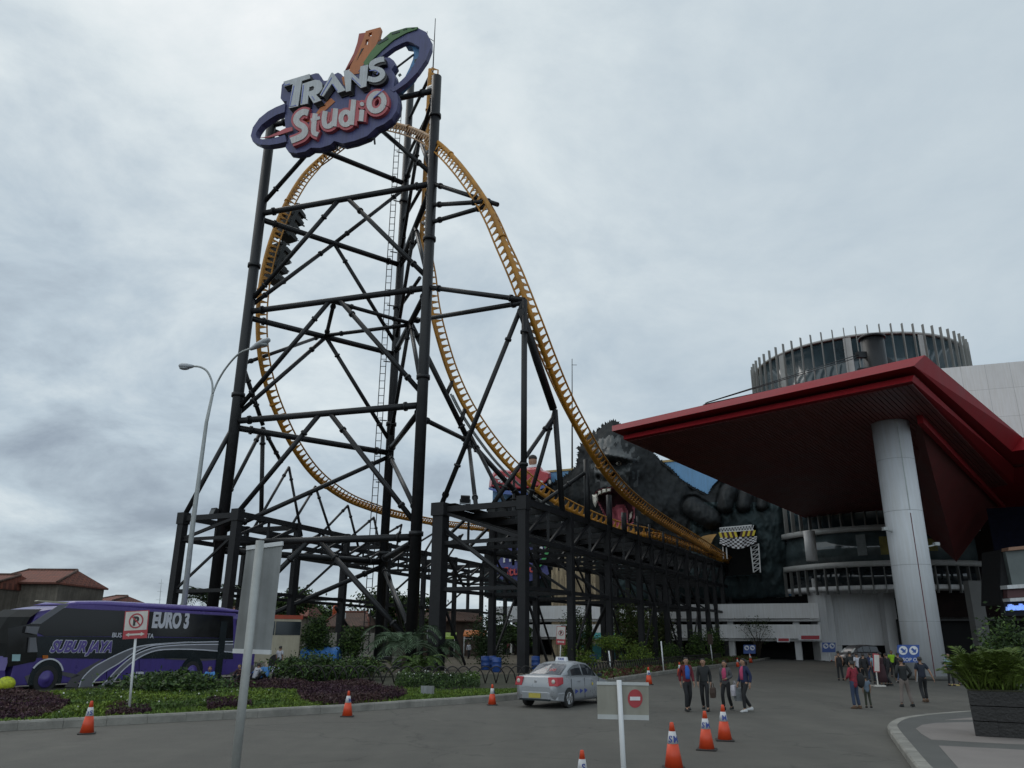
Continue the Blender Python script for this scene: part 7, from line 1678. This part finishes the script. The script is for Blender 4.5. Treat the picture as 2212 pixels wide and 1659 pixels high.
# ------------------------------------------------------------------ planters at the right with bushy palms
M_PLANT = mat('dark_planter_wood', (.016, .0145, .014), .55, 0, .4, 3, .4, 18)
def planter(px0, px1, py, label, seed, nf, hgt=1.0, rz=-.50):
    a, c = G(px0, py, SWZ), G(px1, py, SWZ); w = (c - a).length / .90; ctr = (a + c) / 2; RZ = Matrix.Rotation(rz, 3, 'Z'); fw = RZ @ V((0, 1, 0)); ctr = ctr + fw * (w * .45) - V((0, w / 2, 0)); o = thing('planter_box', label, 'planter', V((ctr.x, ctr.y + w / 2, SWZ)), 0, 'dark wooden planters on the pavement')
    ctr = V((ctr.x, ctr.y + w / 2, SWZ)); rows = 3
    for k in range(rows):
        z0, z1 = hgt * k / rows, hgt * (k + 1) / rows - .012; w0, w1 = w * (.90 + .10 * z0 / hgt), w * (.90 + .10 * z1 / hgt)
        b = MB(); b.rings([[ctr + RZ @ V((x * w0 / 2, y * w0 / 2, z0 + .004)) for x, y in ((-1, -1), (1, -1), (1, 1), (-1, 1))], [ctr + RZ @ V((x * w1 / 2, y * w1 / 2, z1)) for x, y in ((-1, -1), (1, -1), (1, 1), (-1, 1))]]); b.build('board', M_PLANT, o, .006)
    b = MB(); b.box(ctr + V((0, 0, hgt + .008)), (w * .9, w * .9, .03), RZ); b.build('soil', M_SOIL, o)
    random.seed(seed); pl_ = thing('potted_palm', label.replace('planter', 'planter filled by a bushy areca palm') if False else 'bushy areca palm growing in the ' + ('left' if seed == 21 else 'right') + ' dark planter', 'palm', ctr + V((0, 0, hgt + .023)), 0, 'areca palms in the planters')
    b = MB()
    for k in range(nf):
        r = random.uniform(0, .3); az = k * 2.399; bb = ctr + V((math.cos(az * 1.7) * r, math.sin(az * 1.7) * r, hgt + .02)); rs = random.uniform(1.3, 3.2)
        frond(b, bb, az, random.uniform(.6, .9) * (1.0 if rs < 1.7 else .70), rs, .35 + rs * .38, 18, .030, .32)
    b.build('fronds', lmat('areca_frond', (.070, .105, .016), .4), pl_)
    b = MB()
    for k in range(9): az = k * .7; b.tube([ctr + V((math.cos(az) * .2, math.sin(az) * .2, hgt)), ctr + V((math.cos(az) * .3, math.sin(az) * .3, hgt + .7))], [.018, .01], 6)
    b.build('canes', mat('cane_green', (.07, .085, .02), .6), pl_); return o
planter(2112, 2155, 1592, 'dark stained wooden planter, the left one whose corner shows', 21, 75)
planter(2158, 2222, 1595, 'dark stained wooden planter cut off by the right edge of the view', 22, 85)
g = G(2150, 1556, SWZ); shrub(2200, 1536, 1.6, 2.5, 'darker green shrub behind the planters at the right edge', [L_DARK, L_MID], 36, 80, .15, trunk=.4, z=SWZ)
# ------------------------------------------------------------------ town behind the park
M_TILE2 = mat('clay_roof_tiles', (.20, .062, .038), .85, 0, .35, 1.4, .2, 6, streak=.25); brick_lines(M_TILE2, 1, .28, .36, .45, .35, 'Object', (0, 0, 0), .03, .5)
M_TILE3 = mat('old_roof_tiles', (.115, .062, .045), .9, 0, .4, 1.2, .2, 6, streak=.3); brick_lines(M_TILE3, 1, .3, .4, .5, .35, 'Object', (0, 0, 0), .03, .5)
M_WALLO = mat('weathered_house_wall', (.15, .132, .108), .9, 0, .4, .9, .3, 6, streak=.4); M_WALLW = mat('pale_house_wall', (.34, .32, .28), .85, 0, .15, .8, streak=.3); M_WALLB = mat('brown_house_wall', (.085, .058, .045), .9, 0, .3, .8, streak=.3)
def house(x0, x1, yr, ye, Y, label, roof=M_TILE2, wall=M_WALLO, dep=8., hip=.18, yaw=0., windows=1, ridge_in=None):
    """gabled or hipped house whose eaves show between picture columns x0-x1 at height ye, its ridge at height yr"""
    a, c = U(x0, ye, Y), U(x1, ye, Y); w = c.x - a.x; ze = (a.z + c.z) / 2; zr = U((x0 + x1) / 2, yr, Y + dep / 2).z; cx = (a.x + c.x) / 2
    o = thing('house', label, 'house', (cx, Y + dep / 2, 0), 0, 'tiled houses beyond the park')
    b = MB(); b.box((cx, Y + dep / 2, ze / 2), (w * .96, dep * .94, ze)); b.build('wall', wall, o)
    ri = w * hip; e = .3; b = MB(); z0 = ze - .02
    A = [V((cx - w / 2, Y - e, z0)), V((cx + w / 2, Y - e, z0)), V((cx + w / 2, Y + dep + e, z0)), V((cx - w / 2, Y + dep + e, z0))]; r0, r1 = V((cx - w / 2 + ri, Y + dep / 2, zr)), V((cx + w / 2 - ri, Y + dep / 2, zr))
    b.quad(A[0], A[1], r1, r0); b.quad(A[1], A[2], r1); b.quad(A[2], A[3], r0, r1); b.quad(A[3], A[0], r0); b.quad(*[p - V((0, 0, .14)) for p in A])
    for i in range(4): p, q = A[i], A[(i + 1) % 4]; b.quad(p, q, q - V((0, 0, .14)), p - V((0, 0, .14)))
    rf = b.build('roof', roof, o); b = MB(); b.tube([r0, r1], .14, 8)
    for p in A[:2]: b.tube([p, r0 if p is A[0] else r1], .11, 8)
    b.build('ridge_tiles', M_TILE3 if roof is M_TILE2 else M_TILE2, rf)
    for k in range(windows):
        b = MB(); xx = cx - w * .3 + k * w * .6 / max(1, windows - 1) if windows > 1 else cx; b.box((xx, Y + dep * .03 - .03, ze * .62), (1.0, .08, 1.1)); wn = b.build('window', M_STRW, o)
        b = MB(); b.box((xx, Y + dep * .03 - .08, ze * .62), (.8, .04, .9)); b.build('pane', M_GLASS, wn)
    return o
house(-190, -25, 1241, 1264, 62, 'old grey walled house at the far left with a pale gable', hip=.02, windows=0)
house(-30, 128, 1231, 1257, 66, 'long house with a bright red tiled hip roof above the coach', hip=.14, windows=0)
house(200, 246, 1287, 1297, 88, 'low red roof just behind the long tiled house', hip=.2, windows=0)
house(478, 540, 1305, 1328, 95, 'orange tiled roof partly hidden by the tall blank sign', hip=.2, windows=0)
house(600, 668, 1300, 1330, 100, 'rusty red roof behind the cream bus', M_TILE2, M_WALLO, hip=.2, windows=1)
house(690, 800, 1322, 1352, 84, 'house with an old brown tiled roof and grey wall under the orange tank', M_TILE3, M_WALLO, hip=.22, windows=2)
house(835, 905, 1306, 1342, 104, 'red tiled house seen between the tower legs', M_TILE2, M_WALLB, hip=.15, windows=1)
house(905, 1040, 1318, 1340, 98, 'brown walled house with an old tiled roof left of the gorilla hall', M_TILE3, M_WALLB, hip=.06, windows=2)
house(-480, -330, 1255, 1275, 80, 'low tiled house past the left edge of the view', M_TILE3, M_WALLO, hip=.15, windows=0)
# orange water tank on the old roof
p = U(726, 1333, 88); o = thing('water_tank', 'orange plastic water tank standing on the old brown roof', 'water tank', p)
b = MB(); r = U(735, 1320, 88).x - U(718, 1320, 88).x; r *= .5; zt = U(726, 1308, 88).z; b.lathe((p.x, p.y, p.z - .6), [(r, 0), (r, (zt - p.z) * .85 + .6), (r * .8, (zt - p.z) + .6), (r * .3, (zt - p.z) + .68)], 24)
for k in range(4): b.lathe((p.x, p.y, p.z + k * (zt - p.z) * .2), [(r * 1.04, 0), (r * 1.04, .08)], 24)
b.build('tank', mat('orange_tank', (.55, .10, .03), .5, 0, .1, 2), o); b = MB(); b.lathe((p.x, p.y, zt + .05), [(r * .3, 0), (r * .28, .1)], 16); b.build('lid', M_BLACK2, o)
b = MB(); b.tube([(p.x + 1.4, p.y - 2, 2.5), (p.x + 1.4, p.y - 2, p.z + .4)], .06, 8); b.build('pipe', M_WHITE, o)
# boundary wall, awnings, small truck, drums
def wallpiece(x0, x1, y0, Y, label, M, th=.25):
    a, c = U(x0, y0, Y), U(x1, y0, Y); b = MB(); b.box(((a.x + c.x) / 2, Y, a.z / 2), (c.x - a.x, th, a.z)); o = base_at(b.build('boundary_wall', M), ((a.x + c.x) / 2, Y, 0)); tag(o, label, 'wall'); return o
wallpiece(655, 835, 1366, 80, 'pale boundary wall with climbing plants behind the scooters', M_WALLW)
wallpiece(835, 1060, 1374, 100, 'low pale wall in front of the brown houses', M_WALLO)
def awning(x0, x1, y, Y, label, M):
    a, c = U(x0, y, Y), U(x1, y, Y); o = thing('awning', label, 'awning', ((a.x + c.x) / 2, Y, 0)); b = MB()
    b.rings([[V((x, Y - 1, a.z - .35)), V((x, Y + 1.4, a.z + .15)), V((x, Y + 1.4, a.z + .08)), V((x, Y - 1, a.z - .55))] for x in (a.x, c.x)]); b.build('cover', M, o)
    for x in (a.x + .1, c.x - .1): b = MB(); b.tube([(x, Y - .9, 0), (x, Y - .9, a.z - .4)], .05, 8); b.build('post', M_WHITE, o)
awning(1002, 1052, 1364, 92, 'orange stall awning left of the shrub between the columns', mat('orange_awning', (.55, .16, .03), .6))
awning(948, 985, 1369, 93, 'lime green stall awning between tower leg and trestle end', mat('lime_awning', (.28, .42, .05), .6))
awning(1255, 1300, 1369, 94, 'teal stall awning left of the raking strut', mat('teal_awning', (.03, .20, .21), .6)); awning(1325, 1362, 1369, 96, 'teal stall awning right of the raking strut', MATS['teal_awning'])
o = thing('market_stall', 'teal painted market stall under the trestle by the board tower', 'stall', G(1300, 1428)); g = G(1305, 1428)
b = MB(); b.box((g.x, g.y + 2, .9), (4.2, 2, 1.5)); b.build('counter', mat('teal_paint', (.025, .15, .16), .6, 0, .2, 1), o); b = MB(); b.box((g.x, g.y + 2, 1.72), (4.5, 2.3, .12)); b.build('counter_top', M_WALLW, o)
# blue covered load by the bushes
a, c = U(655, 1418, 64), U(733, 1418, 64); o = thing('covered_stall', 'low stall covered by a bright blue tarpaulin behind the dark bushes', 'stall', ((a.x + c.x) / 2, 64, .146))
b = MB(); R = []
for i in range(13):
    x = a.x + (c.x - a.x) * i / 12; s_ = .08 * math.sin(i * 1.9); R.append([V((x, 63, .2)), V((x, 63.0 + s_, 1.15 + s_)), V((x, 64, 1.45 + s_ * .6)), V((x, 65, 1.1)), V((x, 65, .2))])
b.rings(R); b.build('tarpaulin', mat('blue_tarpaulin', (.04, .17, .46), .5, 0, .2, 1.5, .6, 3), o)
M_DRUM = mat('blue_plastic_drum', (.015, .055, .22), .45, 0, .2, 2)
for x, y, lab in ((1048, 1447, 'blue plastic drum left of the first trestle columns, tallest'), (1063, 1446, 'blue plastic drum next to the tallest one'), (1073, 1452, 'blue plastic drum nearest the arch fence'), (945, 1440, 'blue plastic drum by the trestle end column'), (1157, 1446, 'blue plastic drum behind the taxi'), (1228, 1440, 'blue plastic drum by the small no-parking sign'), (1282, 1438, 'blue plastic drum near the lime bush')):
    g = G(x, y, .146); b = MB(); b.lathe(g, [(.27, 0), (.30, .05), (.30, .3), (.32, .32), (.30, .34), (.30, .6), (.32, .62), (.30, .64), (.29, .88), (.05, .9)], 20); tag(base_at(b.build('plastic_drum', M_DRUM), g), lab, 'drum', 'blue plastic drums under the steelwork')
for k, (x, y, lab) in enumerate(((700, 1420, 'black scooter parked left of the distant man in navy'), (745, 1420, 'dark scooter parked right of the distant man in navy'), (1060, 1428, 'black scooter between the trestle end columns'), (1500, 1422, 'black scooter parked among the bushes near the garage'))):
    g = G(x, y, .146); o = thing('scooter', lab, 'scooter', (0, 0, 0), 0, 'scooters parked under the steelwork'); b = MB()
    b.rings([[V((yy * w, xx, z_)) for yy, z_ in ((-.12, .3), (.12, .3), (.14, .6), (-.14, .6))] for xx, w in ((-.6, .6), (-.3, 1.2), (.0, 1.0), (.3, .6))]); b.tube([(0, .45, .3), (0, .35, .95)], .05, 8); b.box((0, -.3, .72), (.26, .7, .12)); b.tube([(-.32, .3, .98), (.32, .3, .98)], .025, 6); b.box((0, .42, .75), (.3, .06, .4)); b.build('frame', M_BLACK2, o, .02)
    for yy in (-.62, .6): b = MB(); b.tube([(-.06, yy, .28), (.06, yy, .28)], .28, 18); b.build('wheel', M_TYRE, o)
    o.location = g; o.rotation_euler.z = .6 + k
b = MB(); g = G(872 + 200, 1452, .146); b.lathe(g, [(.2, 0), (.2, .3), (.25, .5), (.12, .62), (.05, .85)], 14); tag(base_at(b.build('fire_hydrant', mat('faded_red', (.16, .03, .02), .7)), g), 'small faded red hydrant near the arch fence', 'hydrant')
b = MB(); g = G(923, 1503, .146); b.box(g + V((0, 0, .2)), (.5, .06, .3)); tag(base_at(b.build('plaque', M_BACK), g), 'small pale plaque standing in the mown lawn', 'plaque')
# trees behind the park
def tree(px, yt, yb, Y, w, label, mats_, seed=1, n=46, per=90):
    random.seed(seed); t = U(px, yt, Y); x = t.x; hgt = t.z; zb = max(1.2, U(px, yb, Y).z * .6); o = thing('tree', label, 'tree', (x, Y, 0), 0, 'trees beyond the park')
    b = MB(); b.tube([(x, Y, 0), (x + .1, Y, hgt * .4), (x, Y, hgt * .8)], [.3, .22, .06], 9); cc = []
    for k in range(9):
        a = k * 2.4; r = w * random.uniform(.2, .42); e = V((x + math.cos(a) * r, Y + math.sin(a) * r, hgt * random.uniform(.5, .92))); b.tube([(x, Y, hgt * random.uniform(.3, .5)), (V((x, Y, hgt * .5)) + e) / 2 + V((0, 0, .3)), e], [.13, .08, .03], 6); cc.append(e)
    b.build('trunk', M_TRUNK, o)
    P = []
    for e in cc + [V((x, Y, hgt * .9)), V((x, Y, hgt * .65))]: P.append(clump_points(tuple(e), (w * .24, w * .24, hgt * .15), 7, per, .35))
    P = np.concatenate(P); P = P[P[:, 2] > .8]; quads_mesh('crown', leaf_quads(P, .42), mats_, o, (rng.random(len(P)) < .4).astype(int)); return o
tree(600, 1283, 1335, 86, 6.5, 'rounded green tree peeping out right of the tall blank sign', [L_DARK, L_MID], 2)
tree(672, 1310, 1340, 110, 8, 'dark tree behind the left trestle columns', [L_DARK, L_MID], 3); tree(762, 1330, 1350, 125, 9, 'low distant tree right of the orange tank', [L_DARK, L_OLIVE], 4)
tree(848, 1282, 1345, 92, 8.5, 'tall dark tree behind the back tower leg', [L_DARK, L_MID], 5); tree(530, 1300, 1335, 105, 5, 'small dark tree left of the tall blank sign', [L_DARK, L_OLIVE], 6)
tree(1115, 1350, 1380, 108, 6, 'bushy tree before the white parking bands behind the trestle', [L_DARK, L_MID], 8)
# masts on the skyline
def mast(px, y0, y1, Y, label, r=.12):
    a, c = U(px, y0, Y), U(px, y1, Y); b = MB(); b.tube([(c.x, Y, 0), (a.x, Y, a.z)], [r, r * .3], 6)
    for k in range(3): z = a.z - .8 - k * 1.6; b.bar((a.x - .5, Y, z), (a.x + .5, Y, z), .05)
    tag(base_at(b.build('aerial_mast', M_GALV), (c.x, Y, 0)), label, 'mast', 'aerials on the skyline')
mast(349, 1251, 1310, 160, 'thin lattice aerial above the low roof at left'); mast(404, 1292, 1310, 120, 'short aerial above the coach roof'); mast(822 - 0, 1275, 1330, 150, 'faint aerial behind the back tower leg', .08)
b = MB(); a, c = U(1233, 775, 112), U(1236, 1020, 112); b.tube([V((c.x, c.y, zt_l)), V((a.x + .2, a.y, a.z))], [.14, .05], 6); b.bar((a.x + .1, a.y, a.z - 1), (a.x + .9, a.y, a.z - 1), .06); tag(base_at(b.build('aerial_mast', M_BLACK2), (c.x, c.y, zt_l)), 'tall thin aerial on the hall roof between gorilla and track', 'mast', 'aerials on the skyline')
b = MB(); p = G(4, 1494, .14); b.ball(p + V((.1, 0, .28)), (.33, .3, .27), 14, 9); o = base_at(b.build('wrapped_bundle', mat('lime_bundle', (.38, .42, .02), .6, 0, .6, 9)), p); tag(o, 'lime yellow wrapped bundle in the bed at the left edge', 'bundle')
